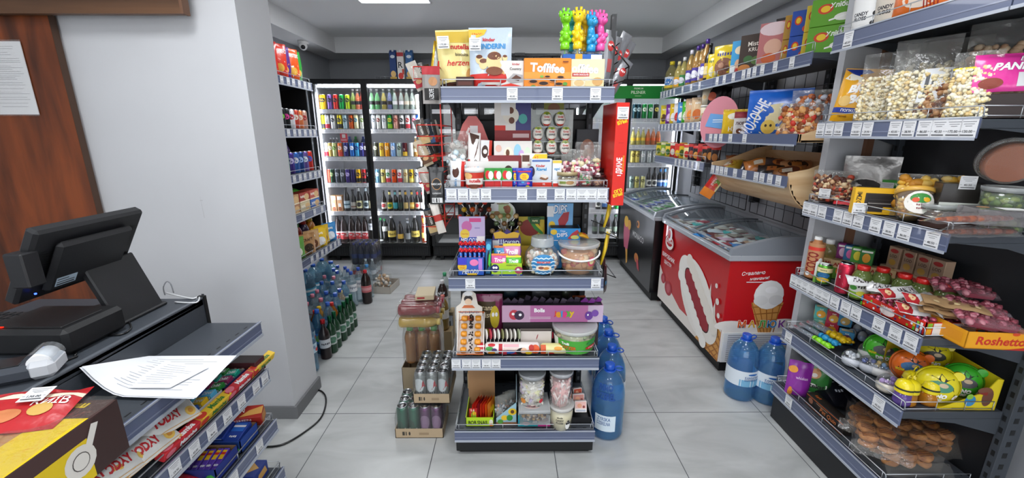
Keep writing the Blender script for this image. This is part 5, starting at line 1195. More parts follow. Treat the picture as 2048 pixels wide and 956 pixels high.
GI(1,932,957,265,.09,'bueno',lambda w,h: pouch(w,h,.022,'#ece8e4:f',[('r',0,0,.2,.5,'#c8261e'),('p',[(.1,1),(.9,.95),(.8,.7),(.3,.8)],'#4a2a1c'),('r',.6,0,1,.12,'#c8261e'),tx('kinder',.35,.35,.045,'#c8261e',rot=PI/2,w=.3),tx('bueno',.62,.38,.07,'#2a1c1a',rot=PI/2,w=.5),('p',[(.5,.5),(.9,.9),(.7,.6)],'#5a3020')],'pillow',12),'white chocolate bar wrapper with black script standing upright','chocolate bar',rot=(-.1,.04,0))
GI(1,957,980,280,.085,'delice',lambda w,h: pouch(w,h,.022,'#e8e6e6:f',[('r',.75,0,1,1,'#c8321e'),('e',.4,.75,.3,.14,'#3a1c12'),('e',.42,.75,.18,.05,'#f0e8e0'),tx('delice',.35,.3,.08,'#2a8ac8',rot=PI/2,w=.4),('p',[(.5,.1),(.75,.4),(.75,0)],'#c8321e')],'pillow',13),'white and red snack bar beside the black script bar','chocolate bar',rot=(-.1,.05,0))
GI(1,899,927,322,.02,'delice2',lambda w,h: pouch(w,h,.03,'#e4e8ec:f',[('r',.78,0,1,1,'#c8261e'),('e',.4,.6,.25,.2,'#4a2418'),('e',.3,.8,.2,.1,'#e0d8d0'),tx('delice',.4,.2,.1,'#2a8ac8',rot=PI/2,w=.3)],'pillow',15),'white snack bar with blue script at the front left corner','chocolate bar',rot=(0,.06,0))
# surprise egg display with backboard
GI(1,989,1062,204,.20,'joyback',lambda w,h: (lambda: (lambda m: m.build('display_board'))(MB().box(-w/2,w/2,0,.006,0,h,'#8c1c20').art(SF(w,h,-w/2,0,0),[('r',0,.66,.6,1,'#e6e0d8'),('r',.58,.66,1,1,'#3a3a78'),('e',.45,.84,.22,.10,'#ece4d4'),('e',.45,.9,.08,.04,'#6a3a22'),('e',.47,.78,.08,.04,'#6a3a22'),('r',0,.66,.3,.72,'#d83020'),('e',.78,.8,.12,.06,'#4aa8a0'),('r',.18,.84,.42,.98,'#e8e8e8'),('r',.5,.57,.95,.62,'#d8b8b8')]))),'tall red backboard of the surprise egg display','display board')
for i,x in enumerate((1001,1028,1051)):
    p = gx(x,297,.14); 
    def jegg():
        t = mk('chocolate_egg'); m = MB(); m.ball((0,0,.032),.024,'#e0481c:g',16,12,sz=1.35); m.build('shell',t); l = MB(); S = Surf(lambda u,v,e: ((.0245+e)*math.sin(v*2+.6)*math.cos(-PI/2+(u-.5)*1.6),(.0245+e)*math.sin(v*2+.6)*math.sin(-PI/2+(u-.5)*1.6),.032-1.35*(.0245+e)*math.cos(v*2+.6)),.035,.05,4,4)
        l.art(S,[('e',.5,.5,.42,.3,'#f0ece4'),tx('JOY',.5,.55,.2,'#c83a1c')]); l.build('label',t); return t
    put('joy',jegg,(p.x,GY+.14,GZ[1]+.075),0,'orange and white surprise egg, %s from left in the red board display' % ORD[i],'chocolate egg','orange surprise eggs')
GI(1,988,1064,282,.10,'joytray',lambda w,h: (lambda: (lambda t,hh: (MB().box(-w/2,w/2,0,.004,hh*.35,hh,'#e8e2dc').box(-w/2,w/2,.004,.085,hh*.35,hh*.38,'#e8e2dc').box(-w/2,w/2,.085,.088,0,hh*.38,'#c8261e').box(-w/2,w/2,0,.088,0,hh*.36,'#7a1a1c').art(SF(w,hh*.65,-w/2,0,hh*.35),[('r',0,0,1,.15,'#d8301e'),('e',.38,.5,.13,.3,'#f4ecd8'),('e',.36,.6,.05,.12,'#6a3a1c'),('e',.42,.4,.05,.12,'#6a3a1c'),('e',.62,.65,.1,.25,'#9ad0e8'),('e',.72,.5,.08,.2,'#c8a8d8'),('e',.88,.45,.1,.35,'#d8e8d0'),('e',.12,.75,.08,.12,'#e8b8a8')]).build('tray',t),t)[1])(mk('egg_tray'),h)),'white front tray of the surprise egg display with cream drawing','display tray')
# egg tower
def cegg():
    t = mk('chocolate_egg'); m = MB(); rr = .026
    st = 0; m.ball((0,0,.034),rr,'#efece2:g',16,12,sz=1.3); m.build('shell',t)
    l = MB(); S = Surf(lambda u,v,e: ((rr+e)*math.sin(v*2.2+.45)*math.cos(-PI/2+(u-.5)*2),(rr+e)*math.sin(v*2.2+.45)*math.sin(-PI/2+(u-.5)*2),.034-1.3*(rr+e)*math.cos(v*2.2+.45)),.05,.06,6,6)
    l.art(S,[('r',0,.0,1,.26,'#c83020'),('r',0,.8,1,1,'#c8cc3a'),('e',.5,.28,.45,.12,'#efece2'),('e',.5,.84,.18,.1,'#7a9a3a'),tx('Kinder',.5,.62,.12,'#c83020',w=.5,off=.03),tx('SURPRISE',.5,.45,.11,'#3a3a3a',w=.6,off=.03)],.0005,.0003); l.build('label',t); return t
rows_ = [(340,(1074,1101,1128)),(283,(1075,1103,1130)),(253,(1076,1103,1131)),(222,(1090,1119))]
ez = [gx(1100,y,.16).z for y in (308,283,252)]
names_e = ['bottom','middle','top']
for j,(zb2,xs_) in enumerate(((gx(1100,309,.14).z,(1075,1103,1130)),(gx(1100,282,.15).z,(1076,1103,1131)),(gx(1100,253,.17).z,(1093,1120)))):
    for i,x in enumerate(xs_):
        p = gx(x,270,.15); put('egg',cegg,(p.x,GY+.14+.012*j,zb2),0,'white surprise egg with red foot, %s from left, %s row of egg tower' % (ORD[i],names_e[j]),'chocolate egg','white surprise eggs in the tower',scale=(.9,.9,.93))
m = MB(); p0 = gx(1058,300,.17); p1 = gx(1147,300,.17)
for zb2,dyy in ((gx(1100,309,.14).z,.14),(gx(1100,282,.15).z,.152),(gx(1100,253,.17).z,.164)): m.box(p0.x+.02,p1.x-.02,GY+dyy-.03,GY+.21,zb2-.004,zb2,clear('#f0f4f4',.15,.08))
m.box(p0.x,p1.x,GY+.21,GY+.214,GZ[1],gx(1100,219,.2).z,clear('#e8ece8',.2,.1)); tag(m.build('egg_stand'),'clear plastic tiered stand carrying the white surprise eggs','stand')
p = gx(1110,215,.24); m = MB(); m.box(p.x-.05,p.x+.04,GY+.235,GY+.24,p.z-.03,p.z+.035,'#8a8a3a'); m.art(SF(.09,.065,p.x-.05,GY+.235,p.z-.03),[('e',.5,.4,.3,.35,'#8a5a3a')]); m.box(p.x-.01,p.x+.0,GY+.24,GY+.243,GZ[1],p.z-.03,'#777777'); tag(m.build('header_card'),'olive card with brown animal peeking above the egg tower','display card')
GI(1,1153,1197,258,.2,'dkbox',lambda w,h: carton(w,h,.05,'#20242a',[('e',.5,.62,.33,.2,'#8a5a42'),('e',.5,.55,.2,.1,'#b88a68'),('r',.1,.3,.9,.35,'#3a4048')]),'dark box with brown round picture behind the sweets bags','box')
for i,(x0,x1,yt,dy) in enumerate(((1122,1152,298,.08),(1146,1172,300,.075),(1168,1200,290,.08),(1150,1196,284,.14))):
    GI(1,x0,x1,yt,dy,'pinkbag%d' % i,lambda w,h: clearbag(w,h,.05,['#c84a68','#e8b8c0','#d8d0a8','#8a3a4a','#f0e8e8'],.011,45,i+20,.6,art=[('r',.3,.25,.7,.5,'#6a1c34'),tx('FRUIT',.5,.38,.08,'#fff',w=.35)]),'clear bag of pink and white sweets, %s' % ['left one above the clear tubs','middle one above the clear tubs','right one above the clear tubs','rear one behind the others'][i],'sweets bag','pink sweets bags')
GI(1,975,1043,311,.085,'dredbox',lambda w,h: carton(w,h,.05,'#7a1f24',[('r',.15,.2,.4,.8,'#c8b8b4'),('e',.75,.5,.15,.3,'#b86a6a')]),'dark red low box behind the long white box','box')
GI(1,925,1037,323,.06,'kmilk',lambda w,h: carton(w,h,.05,'#d8d4d2',[('r',0,0,.06,1,'#c8261e'),tx('kinder',.2,.7,.2,'#d8402c',w=.2),('e',.28,.7,.03,.1,'#4aa8d8'),('e',.82,.6,.08,.25,'#3a1c14'),('e',.82,.6,.06,.12,'#f0e8e0'),('r',.5,.55,.78,.6,'#a8a8a8')]),'long white chocolate box with red edge behind the tubs','chocolate box')
GI(1,930,968,338,.02,'nutgo',lambda w,h: tub(w/2,h*.9,'#c8a888','#e8e4e0:g',[('r',0,.6,1,1,'#c8301e'),('r',0,0,1,.2,'#c8201c'),('e',.25,.75,.2,.2,'#e8b878'),tx('nutella',.55,.45,.22,'#c81c20',w=.6,off=.03),('e',.5,.12,.3,.12,'#6a3018')],name='spread_tub',span=160,lz=(.05,.98),label='#eee8e0',taper=.85),'round spread and breadstick tub with red and white label','tub')
cupn = ['left','middle','right']
for i,(x0,x1) in enumerate(((969,988),(985,1004),(1003,1025))):
    GI(1,x0,x1,337,.02+.004*(i % 2),'cup%d' % i,lambda w,h: carton(w*.96,h,.03,'#3aa83c',[('r',0,0,1,.35,'#c8181c'),('e',.35,.68,.28,.22,'#d8282c'),('e',.68,.65,.28,.22,'#f4f4f4'),('r',0,.92,1,1,'#2a8a30'),('r',.1,.35,.9,.42,'#f0f0f0')],name='sweets_pack'),'green pack with red foot and white heart, %s of the three' % cupn[i],'sweets pack','green heart sweets packs')
for i,(x0,x1,dy) in enumerate(((1024,1036,.03),(1032,1065,.02))):
    GI(1,x0,x1,336,dy,'bluep%d' % i,lambda w,h: pouch(w,h,.03,'#1c30a8:f',[('e',.5,.58,.28,.18,'#e8c020'),tx('Chupa',.5,.62,.08,'#c8281e',w=.4),tx('Chups',.5,.52,.08,'#c8281e',w=.4),('r',.1,.8,.9,.86,'#c8283a'),('e',.75,.25,.1,.06,'#e83a8a'),('e',.7,.1,.12,.05,'#e8d020'),('e',.4,.3,.1,.04,'#38a8e0')],'stand',6),['blue lollipop pouch half hidden behind the other','blue lollipop pouch with round yellow logo'][i],'sweets pouch')
GI(1,1040,1094,307,.09,'kbueno',lambda w,h: carton(w,h,.035,'#ece6dc',[('r',.08,.75,.35,.95,'#5a3424'),('p',[(.4,.8),(.55,.98),(1,.98),(1,.8)],'#e8c020'),tx('+2',.6,.88,.09,'#d83a20',w=.2),tx('kinder',.4,.66,.05,'#c8281e',w=.3),tx('bueno',.4,.5,.13,'#2a1c1a',w=.5)],name='chocolate_box'),'white wafer bar box with yellow corner behind the milk bar box','chocolate box')
GI(1,1062,1104,318,.055,'riegel',lambda w,h: carton(w,h,.04,'#d2d8de',[('r',0,0,1,.16,'#d8301e'),('r',.05,.9,.9,.97,'#5a74b0'),tx('Kinder',.45,.76,.09,'#c8281e',w=.5,off=.03),tx('Riegel',.5,.62,.15,'#2a90c8',w=.65,off=.03),('p',[(.4,.3),(.7,.22),(.85,.32),(.55,.42)],'#8a5a3c'),('p',[(.4,.38),(.55,.46),(.85,.38),(.7,.3)],'#e8dcd0'),('e',.02,.55,.16,.2,'#2a1c3a'),tx('10',.62,.1,.07,'#fff',w=.2)],name='chocolate_box'),'white milk bar box with blue script and red foot','chocolate box',rz=.05)
GI(1,1104,1124,321,.05,'riegel2',lambda w,h: carton(w*.9,h,.03,'#e8eaee',[('r',0,0,1,.14,'#d8301e'),('r',0,.9,1,1,'#e8c84a'),tx('egel',.5,.68,.13,'#2a90c8',w=.8)],name='chocolate_box'),'second milk bar box peeking out at the right','chocolate box')
for i,(x0,x1,yt,cols) in enumerate(((1112,1154,345,['#c8b080','#e8dcc0','#8a6a3a']),(1156,1184,343,['#b8281e','#3a8a3a','#d8c8a0','#e8e0d0']),(1183,1208,352,['#8a3a34','#5a2420','#c88a60']))):
    GI(1,x0,x1,yt,.065,'ctub%d' % i,lambda w,h: tub(w/2,h*.88,clear('#eef2f2',.1,.06),['#a89870:g',clear('#f0f4f4',.2,.06),'#3a1c1c:g'][i],fill=fill_bits(cols,.007,90,i),label='#e4dcc8' if i == 0 else None,art=[('e',.6,.5,.2,.3,'#b89060'),('r',.1,.3,.4,.7,'#8a9a4a')] if i == 0 else (),taper=.95,lz=(.15,.65)),['clear tub of nougat with label','clear tub of red and green jellies','small clear tub of dark red jellies'][i]+' at the right front of the second shelf','tub')
for i,(x0,x1) in enumerate(((1150,1182),(1178,1208))):
    GI(1,x0,x1,338,.13,'btub%d' % i,lambda w,h: tub(w/2,h*.9,clear('#e8ecec',.1,.06),'#2a1414:g',fill=fill_bits(['#9a3a44','#d8a0a8','#5a2a30'],.008,70,7+i),taper=.95),'dark lidded sweets tub behind the clear tubs, %s one' % ['left','right'][i],'tub')
# long red box hung on the right side
p = gx(1229,205,-.02); q = gx(1229,411,-.02); 
def drazhe(w=.052,d=.19,h=p.z-q.z):
    A = [('t','ДРАЖЕ',.5,.40,.55*w/h,'#ffffff',{'rot': PI/2,'w': .16,'off': .03}),('t','в молочному шоколаді',.78,.42,.2*w/h,'#e8b820',{'rot': PI/2,'w': .16}),
         tx('ОГО',.5,.86,.035,'#f0d020',rot=.3,off=.05),tx('БУМ!',.5,.82,.035,'#f0d020',rot=.3,off=.05),tx('ОГО',.5,.15,.035,'#f0d020',rot=.3,off=.05),tx('БУМ!',.5,.11,.035,'#f0d020',rot=.3,off=.05),('r',.35,.3,.65,.31,'#f0e8e8'),('r',.3,.62,.7,.623,'#a01410')]
    return carton(w,h,d,'#d8281c:g',A,tagp=(0,.96,0),c=.001)
put('drazhe',drazhe(),(.4405+.004,GY-.02,q.z),.06,'tall narrow bright red box hanging on the right side of the stand','box')
# ---- third shelf
def lolly(c,r=.013,st=.07):
    def f():
        t = mk('lollipop'); MB().ball((0,0,0),r,c+':g',12,8).build('candy_ball',t); MB().tube([(0,0,-r*.8),(0,0,-st)],.0022,'#e8e6e0',6).build('stick',t)
        return t
    return f
for cl,(xa,xb,ya,yb2,cols,dsc) in enumerate(((920,978,404,434,['#d85a1c','#b8281c','#5a1c14','#c8a020','#8a3a1c'],'orange red'),(985,1040,432,462,['#8a6a3a','#6a4a2a','#a88a5a','#4a5a3a'],'brown'))):
    k = 0
    for j in range(3):
        for i in range(4):
            x = xa+(xb-xa)*(i+.5*(j % 2))/3.5; y = ya+(yb2-ya)*j/2; p = gx(x,y,.16+.02*j)
            tl = (i-1.5)*.35
            put('lol'+cols[(i*2+j*3) % len(cols)],lolly(cols[(i*2+j*3) % len(cols)]),(p.x,p.y,p.z),0,'%s lollipop, %s from left in the %s ring of the %s cluster' % (['round','shiny'][k % 2],ORD[i],['upper','middle','lower'][j],dsc),'lollipop','lollipops in the %s cluster' % dsc,rot=(.5,tl,0)); k += 1
m = MB(); p = gx(950,440,.21); m.tube([(p.x,GY+.24,GZ[2]+.0),(p.x,GY+.24,p.z+.06)],.012,'#d8d4cc',10); m.lathe([(.05,GZ[2]+.001,'#c8c4bc'),(.05,GZ[2]+.012)],18,p.x,GY+.24)
p2 = gx(1012,440,.24); m2 = MB(); m2.tube([(p2.x,GY+.26,GZ[2]+.0),(p2.x,GY+.26,p2.z)],.012,'#8a7a5a',10); m2.lathe([(.05,GZ[2]+.001,'#8a7a5a'),(.05,GZ[2]+.012)],18,p2.x,GY+.26)
tag(m.build('lollipop_stand'),'white post stand holding the orange red lollipops','stand'); tag(m2.build('lollipop_stand'),'brown post stand holding the brown lollipops','stand')
GI(2,978,1031,402,.235,'squir',lambda w,h: (lambda: (lambda m: m.build('header_card'))(MB().lathe([(w/2,0,'#e4e4dc'),(w/2,.003)],28).xf(Matrix.Translation((0,0,h-w*.42)) @ Matrix.Rotation(PI/2,4,'X') @ Matrix.Diagonal((1,.84,1,1))).box(-.01,.01,0,.003,0,h-w*.7,'#c8c8c0').art(SF(w,w*.84,-w/2,-.003,h-w*.84),[('e',.5,.5,.42,.42,'#b8cc9a'),('e',.7,.62,.12,.2,'#9a5a34'),('e',.62,.7,.08,.09,'#8a4a2c'),('e',.3,.45,.12,.1,'#a87a4a'),('e',.55,.35,.14,.1,'#7a9a4a'),('r',.08,.55,.36,.88,'#e8e8e8'),('r',.3,.86,.75,.9,'#7a5a3a')]))),'round scalloped card with a squirrel picture above the sweets','display card')
# melody whistle stand
GI(2,918,970,433,.11,'melback',lambda w,h: (lambda: (lambda m: m.build('header_card'))(MB().box(-w/2,w/2,0,.004,0,h,'#2c4cae').art(SF(w,h,-w/2,0,0),[('r',0,.62,1,1,'#c4b4da'),('e',.3,.82,.2,.1,'#c86aa8'),('r',.4,.9,.85,.97,'#d84a8a'),('r',.6,.74,.8,.86,'#2a2a3a') if False else ('r',.6,.78,.8,.8,'#9a8ac0'),('e',.22,.68,.18,.09,'#e8c840'),tx('Chupa Chups',.22,.68,.03,'#c8281e',w=.26),tx('MELODY',.4,.56,.09,'#f0f4f8',w=.66,out='#2a6ac8',sl=.2),tx('POPS',.55,.5,.04,'#e8d040',w=.25),('r',.68,.46,.99,.64,'#eeeeee'),('r',0,.38,1,.44,'#d8dce8')]))),'purple blue header card with slanted white lettering behind the wrapped sticks','display card')
for i in range(12):
    x = 922+(i % 6)*9.2; j = i//6; p = gx(x,500+(-8 if j else 0),.075-.0+j*.02)
    def wst():
        t = mk('candy_stick'); m = MB()
        for k in range(7): a = k*.9; m.ball((.006*math.cos(a),.006*math.sin(a),.01+.004*(k % 3)),.006,'#d82028:g',7,5)
        m.build('red_twist',t); b_ = MB(); b_.tube([(0,0,.004),(0,0,-.06)],.0062,'#2a6ac0:f',8); b_.box(-.004,.004,-.0068,-.006,-.04,-.012,'#d88aa8'); b_.build('blue_wrapper',t); return t
    put('whs',wst,(p.x,GY+.07+.022*j,gx(x,505-(11 if j else 0),.08).z),0,'red and blue wrapped candy stick, %s from left in the %s row' % (ORD[i % 6],'rear' if j else 'front'),'candy stick','wrapped candy sticks')
GI(2,915,969,515,.03,'melbox',lambda w,h: tray(w,h,.10,'#2a5ab8:g','#20409a',[('e',.18,.5,.17,.26,'#e8c030'),tx('Chupa',.18,.56,.1,'#c82a20',w=.26),tx('Chups',.18,.44,.1,'#c82a20',w=.26),tx('MELODY',.5,.22,.26,'#e8f0f8',w=.62,out='#1a3a98',sl=.2),('e',.62,.72,.16,.18,'#e87ab0'),('r',.78,.3,.92,.95,'#b87ad0'),('r',.36,.04,.72,.14,'#d8b030'),('r',.02,.6,.35,.98,'#3a3ac0')],slope=False,name='display_box'),'blue candy stick box with slanted white lettering on its front','display box')
GI(2,970,981,484,.05,'thin',lambda w,h: carton(w,h,.06,'#2a6a9a',[('p',[(.2,.1),(.8,.3),(.6,.8),(.3,.6)],'#1a1a1c'),('p',[(.5,.3),(.9,.2),(.9,.7),(.6,.6)],'#4ac83a'),('e',.5,.85,.4,.1,'#5ab8d8')]),'narrow blue and green pack squeezed between the sweets boxes','box',rot=(0,.03,0))
# shocker display
GI(2,984,1042,458,.13,'shback',lambda w,h: (lambda: (lambda m: m.build('header_card'))(MB().prism([(-w/2,0),(w/2,0),(w/2,h*.75),(w*.4,h*.97),(w*.2,h*.9),(w*.02,h),(-w*.12,h*.88),(-w*.3,h*.97),(-w*.45,h*.9),(-w/2,h*.7)],0,.004,'y','#3a2470').art(SF(w,h,-w/2,0,0),[('p',[(.05,.9),(.3,.95),(.5,.87),(.75,.93),(.95,.9),(.9,.78),(.1,.76)],'#e0b030'),tx('Шокер',.58,.66,.16,'#e8f0f8',w=.72,out='#1f3fa8',off=.03),('r',.02,.52,.24,.72,'#d8d8dc'),('r',.25,.52,.95,.58,'#8a4ab0'),('e',.1,.42,.1,.06,'#a8d030'),('e',.9,.45,.12,.1,'#6a3aa0')]))),'spiky purple and gold header card with white cyrillic lettering','display card')
GI(2,982,1045,527,.03,'shbox',lambda w,h: tray(w,h,.12,'#aad028','#4a2a80',[('e',.13,.6,.13,.34,'#1f1f60'),('e',.09,.66,.04,.1,'#fff'),('e',.17,.66,.04,.1,'#fff'),tx('Шокер',.5,.42,.34,'#7ae040',w=.46,out='#f8f8f0',off=.04),('e',.88,.45,.13,.3,'#a83a5a'),('e',.86,.5,.05,.1,'#fff'),tx('FIZZERATION',.66,.86,.1,'#3a4a10',w=.45),('r',0,0,1,.12,'#1f3f98'),tx('4 СМАКИ',.17,.06,.08,'#e8e030',w=.2),tx('48 шт',.87,.06,.08,'#e8e030',w=.2)],slope=False,name='display_box',right=[('r',0,0,1,.3,'#1f3f98')]),'lime green sweets box with dark cartoon berries on its front','display box')
for i,(x0,x1,yt,dy,z,c,d) in enumerate(((983,1016,508,.045,.035,'#d85a9c','pink fruit gum bag in the front row, left'),(1012,1042,512,.04,.035,'#5ac03c','green fruit gum bag in the front row, right'),(988,1024,492,.085,.05,'#3a96cc','blue fruit gum bag behind the pink one'),(1006,1041,488,.08,.05,'#dc8ab8','pale pink fruit gum bag at the rear right'))):
    GI(2,x0,x1,yt,dy,'tro%d' % i,lambda w,h: pouch(w,h,.018,c+':f',[tx('Trolli',.5,.55,.28,'#ffffff',w=.7,sl=.15,off=.035),('r',0,.86,1,1,'#e8d040' if i % 2 else '#e07a3a'),('e',.8,.25,.15,.15,'#e8c84a')],'flat',70+i),d,'gum bag',z=z,rot=(-.15,0,0))
GI(2,1038,1092,441,.17,'belts',lambda w,h: tray(w,h*.45,.1,'#c8a020','#c8b030',[('r',0,0,1,.3,'#b88a18')],back=h,name='display_box',backart=[('e',.45,.55,.4,.35,'#8a2a20'),('p',[(.35,.9),(.6,.5),(.95,.2),(.95,.35),(.7,.6),(.5,.9)],'#3a8a3a'),('p',[(.5,.9),(.7,.6),(.95,.35),(.95,.45),(.75,.7),(.58,.9)],'#d8c020'),('r',.35,.88,1,1,'#3a6a34')]),'yellow box with rainbow sour belts behind the round jar','display box')
p = gx(1072,441,.19); put('grn_tag',carton(.045,.03,.003,'#2f5a2c',[tx('sour',.5,.5,.4,'#d8d8a0')]),(p.x,GY+.245,GZ[2]+.19),0,'small green sign clipped above the rainbow belts box','sign')
GI(2,1095,1146,404,.2,'dipb',lambda w,h: (lambda: (lambda m: m.build('header_card'))(MB().box(-w/2,w/2,0,.004,0,h,'#1a2b40').box(-w/2,w/2,-.001,0,h*.45,h*.98,'#74aede').art(SF(w,h*.53,-w/2,-.001,h*.45),[tx('DIPS',.5,.82,.26,'#f4f8fc',w=.5,out='#2a4a8a',sl=.2),('p',[(.42,.5),(.62,.72),(.85,.75),(.82,.5),(.6,.2),(.5,.15)],'#a83038'),('e',.18,.35,.13,.12,'#e8c030'),('e',.82,.2,.13,.16,'#d8c860'),('r',-.02,.6,.24,.92,'#e8e8ea'),('r',.02,0,1,.06,'#e8eef4')]))),'blue header card with white dips lettering and a red foot shape','display card')
GI(2,1100,1160,457,.13,'dipf',lambda w,h: (lambda: (lambda t: (MB().box(-w/2,w/2,0,.09,0,h,'#2b90d4',.001).box(-w/2+.004,w/2-.004,.004,.086,h,h+.0006,'#101418').art(SF(w,.058,-w/2,0,h-.058),[('e',.12,.7,.11,.22,'#e8c030'),tx('Crazy',.42,.78,.16,'#f0f4f8',w=.3,rot=-.05),tx('DIPS',.4,.48,.32,'#f4f8fc',w=.45,out='#1a4a98',rot=.1),('p',[(.58,.2),(.72,.62),(.9,.92),(.96,.7),(.82,.3),(.68,.12)],'#b83038'),('e',.82,.3,.14,.16,'#d8d870'),('r',0,0,1,.06,'#eef2f8')]).build('carton',t),t)[1])(mk('display_box'))),'blue powder lolly box with white dips lettering','display box',rz=-.04)
# round jar and bucket
def jar_minis(w,h):
    def f():
        t = mk('sweets_jar'); r = w/2; G = clear('#f2f6f6',.06,.04); m = MB()
        m.lathe([(r*.62,0,G),(r*.8,h*.04),(r*.97,h*.22),(r,h*.42),(r*.93,h*.60),(r*.72,h*.74),(r*.60,h*.78)],28,cap=True); m.build('jar',t)
        m = MB(); m.lathe([(r*.64,h*.76,clear('#e8eef2',.35,.1)),(r*.655,h*.80),(r*.64,h*.81),(r*.64,h*.94),(r*.6,h)],28); m.build('lid',t)
        m = MB(); rnd = random.Random(2)
        for k in range(150):
            z = rnd.uniform(.06,.62)*h; rr = r*(.92 if h*.2 < z < h*.55 else .75)-.012; a = rnd.uniform(0,2*PI); rr *= (.6+.4*rnd.random()**.3)
            m.ball((rr*math.cos(a),rr*math.sin(a),z),.011,rnd.choice(['#f0e4d8','#e8c8b8','#f4f0ec','#d8a890','#e8d8b0']),7,5,sx=rnd.uniform(.6,1.3))
        m.lathe([(r*.6,.006,'#e0d0c0'),(r*.7,h*.2),(r*.68,h*.55)],16); m.build('marshmallows',t)
        l = MB(); S = Surf(lambda u,v,e: ((r*1.01+e)*math.sin((u-.5)*1.35),-(r*1.01+e)*math.cos((u-.5)*1.35)*(1-.09*(2*v-1)**2),h*.08+v*h*.55),r*1.35,h*.55,8,6)
        art = [('e',.5,.5,.5,.5,'#3a8ac0')]
        for q in range(5):
            v = .12+q*.19; hw = .49*math.sqrt(max(0,1-((v-.5)/.5)**2)); n = 8
            pts = [(.5-hw+2*hw*i/n,v+(.025 if i % 2 else -.025)) for i in range(n+1)]
            art.append(('p',pts+[(a,b_-.05) for a,b_ in pts[::-1]],'#d8eaf2')) if False else [art.append(('p',[pts[i],pts[i+1],(pts[i+1][0],pts[i+1][1]-.05),(pts[i][0],pts[i][1]-.05)],'#d0e6f0')) for i in range(n)]
        art += [tx('MINIONS',.5,.68,.1,'#c83a28',w=.58,off=.04),('e',.5,.4,.26,.14,'#e8dcc8'),('e',.42,.42,.1,.07,'#8a4a3a'),('e',.58,.4,.1,.07,'#c8823a')]
        l.art(S,art,.001,.0004); l.build('label',t)
        return t
    return f
GI(2,1049,1120,473,.075,'jarm',jar_minis,'round clear jar of marshmallows with a blue zigzag label','jar')
GI(2,1118,1196,478,.085,'bucket',lambda w,h: tub(w/2,h*.86,clear('#f4f2f0',.13,.1),clear('#f0f0f0',.35,.15),[('e',.8,.55,.13,.25,'#c8506a'),('e',.8,.55,.08,.14,'#e8d8a0')],fill=fill_bits(['#d89a5a','#e8b880','#c87a3a','#e8cca0','#b8402a'],.017,60,12),taper=.84,lidr=1.06,name='sweets_bucket',fillh=.82,span=120,handle='#f2f2f0:g',lidh=.01),'translucent bucket of orange wrapped candies with a white handle','bucket')
p = gx(1170,456,.09); put('wrapc',pouch(.05,.03,.02,'#d8a020:f',[('r',.3,.3,.7,.7,'#c83a20')],'pillow',3),(p.x,GY+.10,gx(1170,478,.09).z+.006),0,'yellow wrapped candy lying on the lid of the candy bucket','candy',rot=(-1.2,.3,.2))
# yellow sour sticks hanging on the right side
for j,(ya,yb2) in enumerate(((404,455),(463,530))):
    for i in range(6):
        yy = GY+.10+i*.045; x = 1212+i*3.5; p = onY(x,ya,yy); q = onY(x-8+i,yb2,yy)
        put('ystick%d' % j,lambda L=(p.z-q.z): (lambda t: (MB().tube([(0,0,0),(.004,0,-L*.5),(-.003,0,-L)],[.004,.009,.005],'#e3c021:f',6).build('yellow_tube',t),MB().box(-.008,.008,-.001,.001,-.006,.012,'#e8e4d0').build('hang_tab',t),t)[2])(mk('candy_tube')),(GX1+.03+.013*i,yy,p.z),0,'yellow candy tube, %s from the front in the %s hanging bunch at the right side' % (ORD[i],['upper','lower'][j]),'candy tube','yellow candy tubes',rot=(0,.12+.02*i,0))
t = thing('peg_hook',(0,0,0),0,'black wire hooks holding the hanging sweets on the right of the stand','hook')
for ya in (398,462,540):
    m = MB(); p = gx(1206,ya,.1); m.tube([(GX1+.002,GY+.08,p.z),(GX1+.075,GY+.08,p.z-.03),(GX1+.075,GY+.34,p.z-.03),(GX1+.002,GY+.34,p.z)],.0025,'#111:g',5); m.build('wire_hook',t)
for i in range(8):
    yy = GY+.05+i*.035; p = gx(1200+i*2.6,545,.06)
    put('blk',pouch(.05,.1,.01,'#15171c:f',[('r',.2,.4,.8,.6,'#3a6a8a')],'pillow',33,nu=6,nv=8,name='black_packet'),(GX1+.022+.006*i,yy,GZ[2]-.085),0,'small black packet, %s from the front hanging beside the third shelf' % ORD[i],'packet','black packets on the side hook',rot=(0,.1*((i % 3)-1),1.1))
# ---- fourth shelf
GI(3,911,966,583,.11,'chef',lambda w,h: (lambda: (lambda m: m.build('header_card'))(MB().prism([(-w/2,0),(w/2,0),(w*.45,h*.7),(w*.3,h*.74),(w*.22,h*.93),(0,h),(-w*.25,h*.93),(-w*.33,h*.76),(-w/2,h*.7)],0,.004,'y','#e8e0d4').art(SF(w,h,-w/2,0,0),[('p',[(.06,.45),(.4,.55),(.85,.48),(.96,.3),(.9,.1),(.1,.1)],'#c86a34'),('e',.45,.84,.16,.06,'#2a1c18'),('e',.45,.79,.13,.055,'#f0d0b0'),('e',.45,.93,.17,.04,'#ffffff'),('p',[(.3,.73),(.6,.73),(.7,.68),(.2,.68)],'#d8703a'),tx('CANDY HOUSE',.5,.61,.05,'#2a6a9a',w=.85,out='#e8b060'),('e',.55,.42,.2,.04,'#2a1410'),('r',.66,.4,.98,.54,'#f0f0f0')]))),'header card with a little chef picture on the orange candy box','display card',rot=(-.1,0,0))
